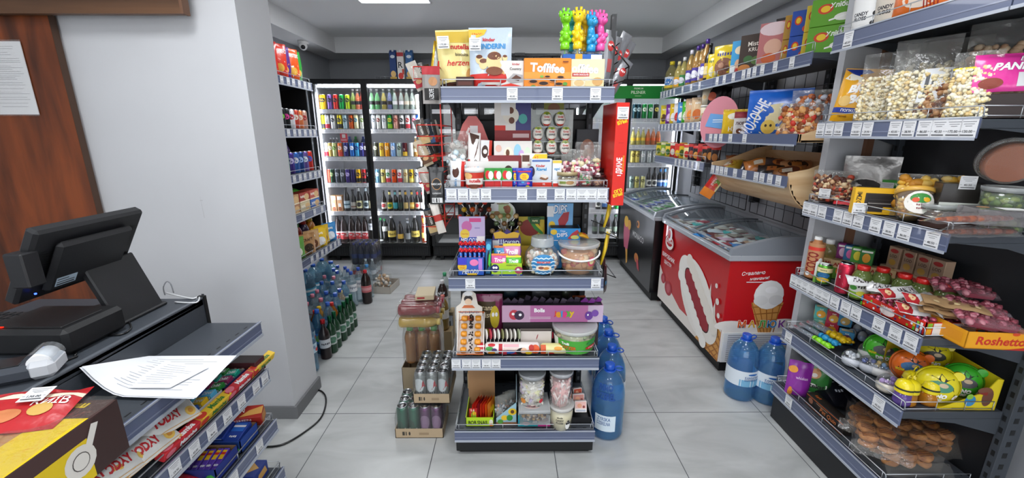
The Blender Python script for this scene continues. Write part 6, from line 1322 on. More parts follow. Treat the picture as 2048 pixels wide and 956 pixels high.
def candy_box(w,h):
    def f():
        t = mk('display_box'); m = MB(); L = .20; ang = R(52)   # sloped long box
        m.box(-w/2,w/2,0,.003,0,.03,'#c8641e'); m.box(-w/2,-w/2+.003,0,L,0,.028,'#efe9e2'); m.box(w/2-.003,w/2,0,L,0,.028,'#efe9e2'); m.box(-w/2,w/2,0,L,0,.003,'#e0d8d0'); m.box(-w/2,w/2,L-.003,L,0,.03,'#c8641e')
        m.art(SF(w,.03,-w/2,0,0),[('e',.5,.5,.2,.4,'#3a1c10'),('e',.2,.6,.1,.25,'#e89040'),('e',.8,.5,.1,.25,'#e8a860'),tx('yami',.5,.55,.4,'#f0e8e0',w=.25)])
        m.xf(Matrix.Rotation(ang,4,'X')); m.build('carton',t)
        for j in range(5):
            for sx in (-1,1):
                e = MB(); e.lathe([(.011,-.014,'#e0921c:g'),(.0135,-.008),(.0135,.008),(.011,.014)],12); e.xf(Matrix.Rotation(ang,4,'X') @ Matrix.Translation((sx*w*.26,.022+j*.037,.018)) @ Matrix.Rotation(PI/2,4,'Y') @ Matrix.Rotation(.4,4,'Z')); e.build('orange_candy',t)
        b_ = MB(); rnd = random.Random(5)
        for k in range(60): b_.ball((rnd.uniform(-.008,.008),rnd.uniform(.01,.185),rnd.uniform(.012,.026)),.004,'#20120e:g',6,4)
        b_.xf(Matrix.Rotation(ang,4,'X')); b_.build('chocolate_beads',t)
        return t
    return f
GI(3,912,967,630,.025,'cbox',candy_box,'sloping white and orange box with two rows of orange candies','display box')
GI(3,950,1005,588,.2,'banana',lambda w,h: pouch(w,h,.03,'#8a2a5a:f',[('r',0,.25,.75,.85,'#4a3a20'),tx('Banana',.36,.72,.12,'#e8d8b0',w=.6),tx('twist',.35,.55,.12,'#e8d8b0',w=.5),('e',.72,.5,.17,.26,'#d8c030'),('e',.66,.56,.05,.05,'#fff'),('e',.78,.56,.05,.05,'#fff'),('e',.3,.15,.3,.1,'#c8b030')],'flat',81),'purple pouch with yellow banana face standing at the back','sweets pouch')
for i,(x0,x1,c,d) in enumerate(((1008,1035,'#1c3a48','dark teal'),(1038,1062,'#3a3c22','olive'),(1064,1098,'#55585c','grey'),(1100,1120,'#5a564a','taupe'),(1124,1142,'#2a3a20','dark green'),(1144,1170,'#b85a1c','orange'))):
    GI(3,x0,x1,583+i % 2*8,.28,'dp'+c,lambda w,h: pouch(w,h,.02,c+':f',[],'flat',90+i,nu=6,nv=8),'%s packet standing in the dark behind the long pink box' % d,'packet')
def jelaxy(w,h):
    def f():
        t = mk('display_box'); m = MB(); hz = .085
        m.box(-w/2,w/2,0,.10,0,hz,'#b86aa0:g',.001); m.art(SF(w,hz,-w/2,0,0),[('r',0,0,.28,1,'#c8a0bc'),('r',.85,0,1,1,'#c8b0c8'),('e',.12,.45,.05,.3,'#c83a4a'),('e',.17,.42,.05,.28,'#3a2440'),('e',.11,.5,.015,.08,'#fff'),('e',.18,.45,.015,.08,'#fff'),tx('Bolls',.37,.72,.24,'#ffffff',w=.15,off=.04)] +
            [tx(ch,.525+.033*i,.5-.04*(i % 2),.36,c,w=.05,out='#ffffff',off=.05) for i,(ch,c) in enumerate(zip('Jelaxy',('#d83a3a','#e8a020','#3a9ad0','#e83a8a','#5ab03a','#e8c020')))] + [('r',.27,.3,.48,.33,'#e8d8e4'),('r',.27,.22,.48,.25,'#e8d8e4'),('e',.86,.4,.04,.26,'#6a3a98'),('e',.92,.55,.035,.2,'#7a4aa8'),('e',.85,.45,.008,.06,'#fff')])
        m.build('carton',t)
        b_ = MB(); rnd = random.Random(8); b_.box(-w/2+.004,w/2-.004,.004,.096,hz,hz+.001,'#1a1420')
        for k in range(14):
            st = len(b_.v); b_.box(-.012,.012,-.004,.004,-.01,.022,'#2c1e34:f' if k < 11 else '#7a2a8a:f'); b_.xf(Matrix.Translation((-w/2+.02+k*(w-.04)/13,.05+rnd.uniform(-.02,.02),hz+.002)) @ Matrix.Rotation(rnd.uniform(.2,.9),4,'Y'),st)
        b_.build('wrapped_jellies',t); return t
    return f
GI(3,1004,1206,602,.10,'jelaxy',jelaxy,'long pink jelly box with rainbow lettering lying across the shelf','display box',z=gx(1100,645,.1).z-GZ[3])
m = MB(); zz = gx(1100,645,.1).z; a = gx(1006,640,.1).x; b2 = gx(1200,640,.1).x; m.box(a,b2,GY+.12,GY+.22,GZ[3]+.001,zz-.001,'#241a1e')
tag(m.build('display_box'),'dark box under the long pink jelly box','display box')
for i in range(9):
    x = 973+i*8; p = gx(x,655,.10); c = ['#e8e4de','#c83a4a','#f0ece4','#e8e8e0','#8a8a5a','#e0dcd0','#c8c4b8','#efeae2','#a8b090'][i]
    put('disc'+c,lambda c=c: (lambda t: (MB().lathe([(.022,-.004,c+':g'),(.025,-.002),(.025,.002),(.022,.004)],18).xf(Matrix.Rotation(PI/2,4,'Y')).build('candy_disc',t),MB().tube([(0,0,-.024),(0,0,-.06)],.002,'#eee',5).build('stick',t),t)[2])(mk('lollipop')),(p.x,GY+.075,GZ[3]+.085-.0),.25,'flat disc lollipop seen on edge, %s from left on the fourth shelf' % ORD[i],'lollipop','disc lollipops on edge')
def rollpack(c,L,r,bits):
    def f():
        m = MB(); cr = crinkle(4,.0012); m.lathe([(r*.7,0,c),(r,.01),(r,L-.01),(r*.7,L)],18)
        S = Surf(lambda u,v,e: ((r+e)*math.cos(-PI/2+(v-.5)*2.4),(r+e)*math.sin(-PI/2+(v-.5)*2.4),u*L),L,r*2.4,8,6)
        m.art(S,bits,.0007,.0003); m.xf(Matrix.Rotation(PI/2,4,'Y')); return m.build('candy_roll')
    return f
girl = [('r',.25,0,.32,1,'#b81c28'),('e',.08,.35,.07,.14,'#3a9a3a'),('e',.12,.7,.07,.14,'#e08a1c'),('e',.17,.45,.05,.12,'#4a2a6a'),('e',.12,.1,.07,.12,'#c8282c'),('r',.34,.05,.62,.25,'#e8b0b8'),('r',.34,.3,.62,.42,'#e8d0c8'),('e',.45,.62,.10,.15,'#3a6ab8'),('p',[(.4,.45),(.48,.9),(.6,.85),(.62,.5)],'#b8242c'),
        ('e',.67,.6,.10,.3,'#1c1210'),('e',.71,.5,.06,.2,'#e8b898'),('e',.8,.65,.06,.2,'#e8c020'),('e',.92,.4,.08,.3,'#d8541c'),('e',.85,.3,.05,.2,'#b8281c'),('r',.33,.45,.4,.9,'#c83a4a')]
a = gx(970,690,.03); b2 = gx(1080,690,.03)
put('roll1',rollpack('#efe8e4:g',b2.x-a.x-.002,.027,girl),(a.x,GY+.045,GZ[3]+.03),0,'fruit candy roll with a girl in red, lying at the front of the fourth shelf','candy roll')
c3 = gx(1152,690,.03)
put('roll2',rollpack('#e4dc9a:g',c3.x-b2.x-.006,.025,[('r',0,0,.15,1,'#d85a2c'),('e',.3,.75,.1,.12,'#c8281c'),('e',.5,.3,.12,.15,'#e8a040'),('e',.72,.2,.1,.1,'#3a8a3a'),('r',.85,0,1,1,'#e8b8c0'),tx('2',.92,.5,.3,'#c8283a')]),(b2.x+.003,GY+.043,GZ[3]+.027),0,'pale yellow fruit candy roll with pink end, right of the girl roll','candy roll')
put('roll3',rollpack('#c02a34:g',.035,.026,[('r',0,.1,1,.2,'#fff'),('r',0,.4,1,.5,'#fff'),('r',0,.7,1,.8,'#fff')]),(a.x-.037+.0,GY+.045,GZ[3]+.029),0,'short red and white striped roll by the orange candy box','candy roll')
put('twoway',carton(.07,.05,.03,'#3a1c2a',[('e',.5,.5,.3,.3,'#8a3a4a')]),(gx(985,655,.2).x,GY+.2,GZ[3]+.001),0,'small dark box behind the disc lollipops','box')
GI(3,1040,1104,654,.085,'redwr',lambda w,h: tray(w,h*.8,.03,'#d8cfc8','#8a8078',name='display_box',slope=False),'low open box behind the candy rolls','display box')
p = gx(1075,660,.1); rnd = random.Random(5)
for i in range(7):
    x = 1046+i*9; q = gx(x,660,.09); c = ['#1f6a34','#8a1c30','#c8283c','#a82038','#b02440','#7a1a2c','#c83048'][i]
    put('wr'+c,pouch(.035,.03,.014,c+':f',[],'pillow',i,nu=6,nv=6),(q.x,GY+.1,GZ[3]+.05),.3,'%s wrapped candy, %s from left in the low open box' % ('green' if i == 0 else 'crimson',ORD[i]),'candy','wrapped candies in the low box',rot=(.3,.4*(i % 3),.5*i))
GI(3,1106,1191,648,.095,'trtub',lambda w,h: tub(w/2,h*.93,clear('#f0f4f0',.12,.08),clear('#f2f4f4',.4,.12),[('r',0,0,.16,1,'#f0f0ee'),tx('Trolli',.3,.74,.2,'#ffffff',w=.3,off=.04),tx('GLOTZER',.32,.46,.24,'#e06a1c',w=.44,out='#2a3a10',off=.03),('e',.78,.75,.13,.18,'#2a8a3c'),('e',.78,.42,.14,.14,'#c82a2c'),('r',.7,.38,.86,.44,'#fff')],label='#4aa83a',fill=fill_bits(['#e8e0b8','#d8d0d0','#e8c8a0','#c8d8a0'],.012,80,9),taper=.86,span=170,lz=(.12,.72),lidr=1.05),'round clear tub with green label beside the fruit rolls','tub')
# ---- bottom shelf
GI(4,932,988,841,.03,'bob',lambda w,h: tray(w,.05,.17,'#b4d82a','#a07a54',[tx('BOB SNAIL',.45,.45,.45,'#1f2a14',w=.7,off=.03),('e',.9,.5,.07,.3,'#e8e8d0'),('e',.9,.2,.06,.15,'#e87a20')],back=.24,slope=False,name='display_box'),'cardboard snack box with lime front and fruit roll packets','display box',h=.25)
p0 = gx(934,800,.03); p1 = gx(986,800,.03)
m = MB(); m.box(p0.x,p0.x+.003,GY+.034,GY+.2,GZ[4]+.004,GZ[4]+.15,'#a88258'); 
for i in range(7):
    x = gx(952+i*5,815,.08).x; c = ['#c8281c','#c8281c','#8a1c28','#d03a1c','#c8301c','#e0641c','#e8842a'][i]
    put('bs'+c,pouch(.085,.11-.002*i,.008,c+':f',[('e',.5,.5,.25,.2,'#e8b820')],'flat',i,nu=5,nv=6,name='fruit_packet'),(x,GY+.08+.003*i,GZ[4]+.006),1.2,'%s fruit packet, %s from left in the lime snack box' % (['red','red','maroon','scarlet','red','orange','light orange'][i],ORD[i]),'packet','packets in the lime snack box')
put('bsfront',pouch(.042,.085,.012,'#b8241c:f',[('e',.5,.55,.3,.3,'#8ab82a'),('e',.6,.7,.2,.12,'#e8b020'),tx('BOB',.4,.9,.1,'#f0e0c0',w=.4)],'flat',4),(gx(947,820,.05).x,GY+.05,GZ[4]+.006),.1,'red fruit packet with green picture facing out of the lime snack box','packet')
GI(4,992,1034,775,.04,'sunf',lambda w,h: (lambda: (lambda t: (MB().prism([(-w/2,0),(w/2,0),(w/2,h*.62),(-w/2,h*.18)],0,.003,'y','#9ac0cc').prism([(0,0),(.13,0),(.13,h*.95),(.0,h*.62)],w/2-.003,w/2,'x','#a8c0c8').box(-w/2,w/2,0,.13,0,.003,'#9ac').art(SF(w,h,-w/2,0,0),[('r',0,0,1,.08,'#8a5a3a'),('e',.78,.36,.2,.09,'#e8c020'),('e',.78,.36,.09,.05,'#5a3a1c'),('e',.4,.2,.16,.07,'#e8c030'),('e',.65,.2,.15,.08,'#3a8a34'),('e',.2,.1,.14,.06,'#5aa040')]).build('carton',t),t)[1])(mk('display_box'))),'pale blue slanted box with painted sunflowers','display box')
for i in range(6):
    p = gx(996+i*7,800,.10); put('cellb%d' % (i % 3),clearbag(.05,.13,.012,['#b8bcc0','#8a8c90','#c8a090'],.007,24,40+i % 3,.6),(gx(1000+i*5,800,.1).x,GY+.075+.012*i,GZ[4]+.006),.2*((i % 3)-1),'thin clear packet of sticks, %s from the front in the sunflower box' % ORD[i],'packet','clear packets in the sunflower box')
GI(4,1036,1100,830,.03,'fini',lambda w,h: carton(w,h,.12,'#c8cccc',[('r',0,0,.62,1,'#2a9aa8'),tx('fini',.28,.68,.35,'#e8f4f4',w=.25,out='#1a3a8a'),('p',[(.45,.3),(.5,.95),(.6,.95),(.6,.3)],'#e0e8e8'),('e',.25,.25,.12,.15,'#e8b0c0'),('r',.62,0,1,.25,'#c83a8a'),('e',.8,.6,.14,.25,'#b0a0a0')]),'teal and clear sweets box under the dark square tub','sweets box')
GI(4,1037,1097,806,.035,'dktub',lambda w,h: tub(w*.5,h*.96,clear('#e4e4e4',.12,.08),clear('#eceff0',.4,.1),fill=fill_bits(['#3a2a20','#8a6a3a','#c8a060','#4a1c1c','#c8c0b0'],.008,120,3),taper=.96,seg=4,sx=1,lidr=1.03),'dark square tub under the candy jar with a price tag','tub',z=gx(1050,831,.03).z-GZ[4]-.0,rz=0)
GI(4,1038,1090,742,.045,'candyjar',lambda w,h: tub(w/2,h*.94,clear('#f2f4f4',.06,.05),clear('#d0d4d8',.4,.1),[('p',[(0,.2),(.2,.4),(.5,.3),(.8,.42),(1,.25),(1,0),(0,0)],'#f0ece0'),('e',.12,.5,.12,.2,'#d88a3a'),('e',.85,.5,.1,.16,'#c8283c'),tx('Тянучка',.45,.22,.16,'#a01c34',w=.6),('e',.5,.06,.3,.06,'#c8a8a0')],fill=fill_bits(['#efe9df','#e8d8d0','#d8c8e0','#f0ecc0','#e8e4e4'],.011,150,6,'box'),taper=.95,lz=(.04,.45)),'tall clear jar of pale candies standing on the dark tub','jar',z=gx(1050,806,.04).z-GZ[4])
GI(4,1097,1146,806,.04,'floss',lambda w,h: tub(w/2,h*.95,clear('#f0ecd8',.5,.15),clear('#f4f4f4',.5,.1),[tx('aloola',.4,.8,.1,'#2a2a34',w=.3,off=.03),tx('CANDY',.4,.62,.12,'#2a2a34',w=.32,off=.03),tx('FLOSS',.4,.46,.12,'#2a2a34',w=.32,off=.03),('e',.75,.3,.12,.26,'#f4f4f0'),('e',.7,.42,.05,.08,'#1c1c20'),('e',.8,.42,.05,.08,'#1c1c20'),('e',.75,.55,.05,.06,'#1c1c20')],fill=lambda q,r,hh,tp,sx: q.lathe([(r*tp,.004,'#e8e2b8:k'),(r,hh)],16),taper=.85,lz=(.08,.85),lidr=1.05),'cream candy floss tub with black lettering','tub')
GI(4,1099,1145,740,.04,'mallow',lambda w,h: tub(w/2,h*.96,clear('#f4f2f2',.05,.05),clear('#e0e4e8',.4,.1),fill=fill_bits(['#eec8c4','#f4ece6','#e8b8b8','#f6f0ec'],.013,130,16,'stick'),taper=.95),'clear jar of pink and white marshmallow twists on the floss tub','jar',z=gx(1100,806,.04).z-GZ[4])
for nm_,x,y,z in (('a',1124,786,.03),('b',1058,818,.03)):
    p = gx(x,y,.028)
GI(4,1140,1182,835,.05,'trayb',lambda w,h: tray(w,h,.12,'#17181b','#17181b',slope=False,name='display_box'),'small black tray under the kitten picture boxes','tray')
for i,(x0,x1,yt,z_,c) in enumerate(((1150,1174,792,.055,'#e8b8b0'),(1146,1170,782,.09,'#c88a80'),(1148,1166,768,.12,'#b8482c'))):
    GI(4,x0,x1,yt,.06+.035*i,'kit%d' % i,lambda w,h: carton(w,.055,.02,'#efe8e4',[('r',.05,.35,.95,.95,c),('e',.4,.6,.2,.2,'#e0a080'),('e',.75,.5,.1,.12,'#8a3a34'),('r',.1,.08,.9,.25,'#b8bcc8')]),'small picture card pack, %s in the black tray' % ['front one','middle one','rear red one'][i],'card pack',z=z_-.02*i,h=.055,rot=(-.3,0,.1*i))
m = MB(); a = gx(935,745,.36); b2 = gx(985,745,.36); m.box(a.x,b2.x,GY+.345,GY+.38,GZ[4]+.001,a.z,'#b8a884'); m.art(SF(b2.x-a.x,a.z-GZ[4],a.x,GY+.345,GZ[4]),[('e',.5,.85,.3,.08,'#4a3020'),('r',.1,.4,.9,.5,'#8a7a5a')]); tag(m.build('box'),'dim beige carton standing at the back of the bottom shelf','box')
# ============================================================ ROUND THE FOOT OF THE STAND
cbk = can('#3f6b58',[('e',.3,.35,.3,.25,'#2a4a3a'),('r',0,0,1,.2,'#33584a'),tx('GUAR',.5,.2,.14,'#d8dcd8')],.029,.168)
cpl = can('#6a4468',[('e',.5,.5,.3,.3,'#8a6a88'),tx('GUAR',.5,.2,.12,'#d8c8d8',w=.6)],.029,.168)
cgr = can('#8f9392',[('e',.45,.6,.3,.28,'#c8ccce'),tx('BURN',.5,.3,.12,'#3a3c40',w=.6),('p',[(.5,.4),(.7,.8),(.85,.5)],'#b02a34')],.029,.168)
def mixpack(fa,fb,n,m_,base,filmh=1.0):
    def f():
        t = pack_of(n,m_,.0295,.168,fa,None,None,None,base=base,film_h=filmh)()
        if fb:
            src = fb(); kids = [c for c in src.children]
            bodies = [c for c in t.children if c.name.split('.')[0] == 'body']
            for c in bodies:
                if c.location.x > 0.001:
                    for k in kids:
                        if k.name.startswith('body'): c.data = k.data
            for k in kids: bpy.data.objects.remove(k)
            bpy.data.objects.remove(src)
        return t
    return f
CB_ = '#b49e80'
p = onZ(846,872,0); 
put('tr1',mixpack(cbk,cpl,4,3,CB_),(p.x-.015,p.y+.08,0),.0,'lower shrink wrapped cardboard tray of green and purple cans on the floor','can tray')
put('tr2',pack_of(3,4,.0295,.168,cgr,None,None,None,base=CB_),(p.x+.05,p.y+.15,.176),0,'upper shrink wrapped cardboard tray of grey cans','can tray')
jb = bottle('juice',.036,.24,clear('#ecc98a',.18,.08),'#4aa040:g',None,(),liquid=(clear('#dba55a',.3,.05),.8),seg=14)
pj = onZ(845,625,.37)
put('jp',pack_of(3,2,.036,.24,jb,None,None,None),(pj.x+.055,2.32,.176),0,'wrapped pack of amber juice bottles with green caps behind the can trays','bottle pack')
put('jp0',tray(.24,.17,.2,'#9a8a70','#8a7a60',slope=False),(pj.x+.055,2.22,0),0,'cardboard box under the amber juice bottles','box')
for i,(c,liq,z,d) in enumerate((('#e8c860','#b08a1c',.425,'golden'),('#a83040','#6a1018',.50,'dark red'))):
    def lay(c=c):
        t = mk('bottle_pack')
        for j in range(3):
            m = MB(); P_ = PROFS['juice']; m.lathe([(P_[0][0]*.036,0,clear(c,.55,.06))]+[(a*.036,b*.24) for a,b in P_[1:]],14); m.xf(Matrix.Translation((-.12,j*.073,.036)) @ Matrix.Rotation(PI/2,4,'Y')); m.build('bottle',t)
            m = MB(); m.lathe([(.02,.22,c+':g'),(.02,.24)],12); m.xf(Matrix.Translation((-.12,j*.073,.036)) @ Matrix.Rotation(PI/2,4,'Y')); m.build('cap',t)
        cr = crinkle(6,.004); m = MB(); fm = clear('#f4f4f0',.05,.06,.8)
        m.grid(lambda u,v: (-.125+.25*u,-.04+.075*0+.225*v,.074+cr(u*2,v*2)),12,10,fm); m.grid(lambda u,v: (-.125+.25*u,-.04+cr(u,v),.004+.07*v),12,5,fm); m.build('shrink_film',t)
        return t
    put('lay%d' % i,lay,(pj.x+.055,2.25,z-.005+.075*0),0,'wrapped row of %s drink bottles lying on the pack with green caps' % d,'bottle pack',scale=(1,1,1))
put('cartb',carton(.11,.03,.15,'#c8b898',[('r',.1,.3,.5,.7,'#a83a3a')]),(pj.x+.08,2.29,.573),.1,'small flat carton on top of the dark red bottle row','box')
for i,(x,y,h,c,cp,d) in enumerate(((889,545,.3,'#d8e0e0','#3a9a6a','clear bottle with green cap standing behind the stand'),(884,560,.3,'#4a3a34','#e8e8e8','dark bottle with white cap standing behind the stand'),(885,590,.26,'#b89a4a','#d8401c','amber bottle with orange cap standing behind the stand'))):
    p = onY(x,y,2.75+.1*(2-i)); k = gb(c,None if i else None,cp+':g','#e0dcd4',kind='pet',r=.04,h=h+.02*i)
    put('bs_%d' % i,bottle('pet',.04,h,clear(c,.45,.06),cp+':g','#dcd8d0',(),(.35,.6)),(p.x,p.y,max(0,p.z-h)),0,d,'bottle')
    m = MB(); m.box(p.x-.06,p.x+.06,p.y-.047,p.y+.047,0,max(.02,p.z-h-.001),'#a89470' if i != 1 else '#7a8088')
    tag(m.build('box'),'carton under the %s' % d.replace(' standing behind the stand',' behind the stand'),'box')
# six litre water jugs
JG = clear('#9fdaf6',.12,.05); JC = '#1c55c0:g'
def bigjug():
    t = bottle('jug',.085,.40,JG,JC,'#dfe8f0',[('r',0,0,1,.45,'#7ab4d8'),tx('KARPATSKA',.5,.62,.14,'#2a5a9a',w=.62),tx('DZHERELNA',.5,.46,.14,'#2a5a9a',w=.62),('e',.5,.82,.2,.06,'#2a6ab8')],(.26,.5),liquid=(clear('#7cc6ee',.16,.05),.80),seg=30,name='water_jug',capr=.025,caph=.035,handle=JC,lspan=95,lr=1.012)()
    return t
def bigjug2():
    t = bottle('jug',.085,.40,JG,JC,None,liquid=(clear('#7cc6ee',.16,.05),.80),seg=30,name='water_jug',capr=.025,caph=.035,handle=JC)()
    l = MB(); S = SC(.0865,.2,.2,90); l.art(S,[tx('RINO',.38,.55,.2,'#1f4f9a',w=.5,off=.03),tx('DZEREL',.38,.3,.2,'#1f4f9a',w=.7,off=.03)]); l.build('lettering',t); l = MB(); l.art(SC(.0865,.1,.06,90),[('r',0,0,.8,.9,'#d8e6f0'),tx('ZYRSKA',.35,.7,.2,'#2a5a9a',w=.5),tx('DZERELNA',.35,.45,.2,'#2a5a9a',w=.5)]); l.build('label',t); return t
for i,(x,y,b_,rz,d) in enumerate(((1219,884,bigjug2,-.2,'front blue water jug on the floor right of the stand'),(1216,815,bigjug,-.4,'middle blue water jug right of the stand'),(1204,762,bigjug,-.5,'rear blue water jug right of the stand'),(1192,722,bigjug,-.7,'farthest blue water jug right of the stand'))):
    p = onZ(x,y,0); X_ = max(p.x+.0,GX1+.095) if i < 9 else p.x
    put('jug%d' % (i == 0),b_,(X_,p.y+.085 if i == 0 else 1.895+.178*i,0),rz,d,'water jug','water jugs right of the stand')
for i,(x,y,rz,d) in enumerate(((1492,806,-.0,'blue water jug in front of the red freezer vent'),(1548,822,-.5,'blue water jug between the freezer and the right shelving'))):
    p = onZ(x,y,0); put('jug0',bigjug,(p.x+.02*i,p.y+.085+.03*i,0),rz+.2,d,'water jug','water jugs by the freezer')
# ============================================================ GOODS ON THE RIGHT
def NR(k,px,py,dx,key,fn,label,cat,rz=-1.1,z=0.0,rot=None,group=None,scale=None):
    p = onX(px,py,RX+dx)
    if k >= 4:
        q = onZ(px,py,RZ[k]+z); p = Vector((min(max(q.x,RX+.035),RX+.32),min(max(q.y,RYN+.05),RYF-.04),0))
    return put(key,fn,(p.x,p.y,RZ[k]+.004+z),rz,label,cat,group,rot=rot,scale=scale)
POP = ['#efe2b8','#f4ecd0','#e8d49c','#f6f0de','#e2c68c','#f2e8c8']
def pdl(c): return lambda: tub(.065,.15,'#f0f0ee:g',WHITE+':g',[tx('CANDY',.35,.45,.12,'#2a2a34',w=.35,off=.03),tx('FLOSS',.35,.3,.12,'#2a2a34',w=.35,off=.03),('e',.72,.32,.13,.26,'#f8f8f6'),('e',.66,.42,.05,.08,'#1c1c20'),('e',.78,.42,.05,.08,'#1c1c20'),('e',.72,.12,.14,.1,'#1c1c20')],span=150,lz=(.1,.9),taper=.9,label=c)()
NR(0,1742,30,.10,'pd1',pdl('#f0f0ee'),'white candy floss tub with black bear drawing on the highest right shelf','tub',-.9)
NR(0,1790,20,.11,'pd2',pdl('#d8cfc0'),'beige candy floss tub beside the white one on the highest right shelf','tub',-.9)
NR(0,1850,5,.10,'ob1',pouch(.2,.17,.07,'#e8742a:f',[('e',.5,.4,.3,.2,'#f0e0d0')] + [('r',.55+.05*i,.1,.57+.05*i,.5,'#a8281c') for i in range(5)],'pillow',7),'orange snack bag with red stripes on the highest right shelf','snack bag',-1.2)
# second shelf: popcorn
NR(1,1712,200,.10,'bb',pouch(.17,.23,.06,'#e8a81c:f',[('p',[(0,.98),(.5,.98),(.95,.8),(1,.5),(.7,.55),(.3,.85)],'#1f3a98'),('r',0,.16,1,.26,'#1f3a98'),('p',[(.05,.8),(.4,.72),(.45,.82),(.15,.9)],'#f0ead8'),tx('BIG',.42,.62,.15,'#ffffff',w=.5,out='#1a1a2a',off=.06,sl=.3,rot=.15),tx('BOB',.55,.44,.17,'#ffffff',w=.6,out='#1a1a2a',off=.06,sl=.3,rot=.15),('e',.2,.38,.13,.1,'#e8c070'),tx('ПОПКОРН',.4,.21,.05,'#fff',w=.5),('e',.7,.08,.2,.06,'#f4e8c8'),tx('сирний',.25,.1,.04,'#7a4a10',w=.3)],'pillow',21),'yellow and blue popcorn bag with white slanted lettering','popcorn bag',rot=(-.1,.12,-.75))
NR(1,1766,190,.09,'pc1',clearbag(.17,.27,.09,POP,.0075,520,3,.62,tagp=None),'large clear bag of popcorn right of the yellow and blue bag','popcorn bag',-1.0)
NR(1,1835,190,.08,'pc2',clearbag(.18,.29,.09,POP,.0075,520,5,.58,art=[('r',.55,.22,.98,.62,'#dcdfe2'),('r',.62,.3,.68,.55,'#5a5c60'),('r',.72,.3,.75,.55,'#5a5c60'),('r',.8,.5,.95,.53,'#77797d')]),'large clear popcorn bag with a white paper label','popcorn bag',-1.0)
NR(1,1872,185,.10,'pc3',clearbag(.13,.16,.07,['#8a5a3a','#b88a60','#6a3a24','#d8b890'],.011,130,6,.7),'small clear bag of brown caramel popcorn behind the paper label','popcorn bag',-1.0)
NR(1,1942,180,.07,'pc4',lambda: clearbag(.11,.20,.09,POP,.0075,420,8,.72,art=[('r',.0,.74,.6,.77,'#e8d020'),('r',.1,.70,.5,.73,'#2a2a2a')])(),'clear popcorn cone bag with a yellow and black tie','popcorn bag',-.9,scale=(1,1,1.05))
NR(1,1890,120,.23,'pc5',clearbag(.24,.30,.12,POP,.009,380,9,.7),'big popcorn bag lying at the back of the popcorn shelf','popcorn bag',-1.0)
NR(1,2005,100,.26,'pc6',clearbag(.18,.33,.10,['#c8a888','#b89070','#d8c0a0'],.012,200,10,.72),'pinkish popcorn bag at the back right edge of the popcorn shelf','popcorn bag',-1.0)
NR(1,2035,190,.13,'pk0',carton(.16,.075,.12,'#2a1c1a'),'low dark box carrying the pink snack pack','box',-.6)
NR(1,2035,150,.125,'pnk',pouch(.19,.12,.03,'#e03a9a:f',[tx('BIG',.6,.82,.13,'#fff',w=.3,out='#5a1040',sl=.3),tx('PANDA',.5,.62,.2,'#fff',w=.8,out='#2a1020',off=.04,sl=.3),('r',.5,.1,.95,.45,'#d8d8da'),('e',.2,.2,.14,.14,'#8a3a2a')],'flat',3),'pink snack pack with white slanted lettering on the dark box','snack pack',rot=(-.25,.0,-.5),z=.08)
# third shelf
NUTS = ['#6a3a24','#c8a078','#8a5a3a','#e0c8a0','#4a2418','#b8442c']
NR(2,1662,395,.09,'nuts',clearbag(.17,.15,.08,NUTS,.012,200,11,.75,tagp=(-.1,.45)),'clear bag of mixed nuts with a price tag at the far end','nut bag',-.9)
NR(2,1740,350,.20,'roy',pouch(.2,.22,.06,'#9c9a98:v',[('e',.45,.3,.38,.26,'#d8d4d0'),('e',.45,.3,.35,.235,'#1a1614'),tx('GROYAL',.45,.32,.08,'#f0f0f0',w=.5),tx('DATES',.45,.22,.05,'#d8a8a0',w=.3),('r',.8,.02,.98,.3,'#8a4a48'),('r',.02,.02,.12,.3,'#8a4a48')],'stand',12,tagp=(.33,.5,2)),'silver zip pouch with a round black label','pouch',rz=-.75)
NR(2,1700,390,.11,'rwp',pouch(.11,.15,.025,'#d8dcd8:f',[('r',0,0,1,.2,'#c8202c'),('r',0,.8,1,1,'#c8202c'),('e',.6,.5,.2,.15,'#a8282c'),('r',.1,.3,.4,.6,'#8ac03a')],'pillow',13),'red and white packet leaning behind the yellow box','packet',rot=(-.9,0,-.7))
NR(2,1752,385,.14,'rwp2',pouch(.14,.15,.03,'#4a2a28:f',[('r',.7,0,1,1,'#c82030')],'pillow',14),'dark pack with red end under the silver pouch','packet',rot=(-1.1,0,-.5),z=.01)
NR(2,1755,415,.045,'ozm',carton(.165,.105,.04,'#e8b41c',[('r',.22,.1,.9,.82,'#2a201c'),('r',.26,.16,.86,.76,'#16110f'),tx('OZMI',.1,.6,.16,'#3a2a10',rot=PI/2,w=.5),('r',.3,.42,.74,.47,'#c8c4bc'),('r',.6,.1,.92,.3,'#e8b41c')] + [('r',.3,.2+.12*i,.8,.23+.12*i,'#35292a') for i in range(4)],tagp=(-.36,.42,5)),'yellow box with a dark window of dried fruit bars','box',rz=-.42)
NR(2,1805,345,.27,'gbx',carton(.12,.12,.05,'#2f8a3a',[('r',0,.75,1,1,'#4ab04a'),tx('KOKO',.6,.85,.12,'#e8f0e0',w=.5),('r',0,0,.5,.5,'#2a7ab0')]),'green box behind the dried mango bag','box',rz=-.6)
NR(2,1800,365,.25,'blp',pouch(.09,.08,.03,'#2a86c8:f',[('r',.3,.3,.7,.7,'#cfe4f0')],'pillow',15),'small blue packet in front of the green box','packet',rz=-.7)
NR(2,1862,370,.16,'mango',clearbag(.2,.17,.08,['#e0ae3a','#e8c060','#c88a2a','#f0d488'],.02,110,16,.8,tagp=(-.25,.7)),'clear bag of dried yellow mango','fruit bag',rz=-.6)
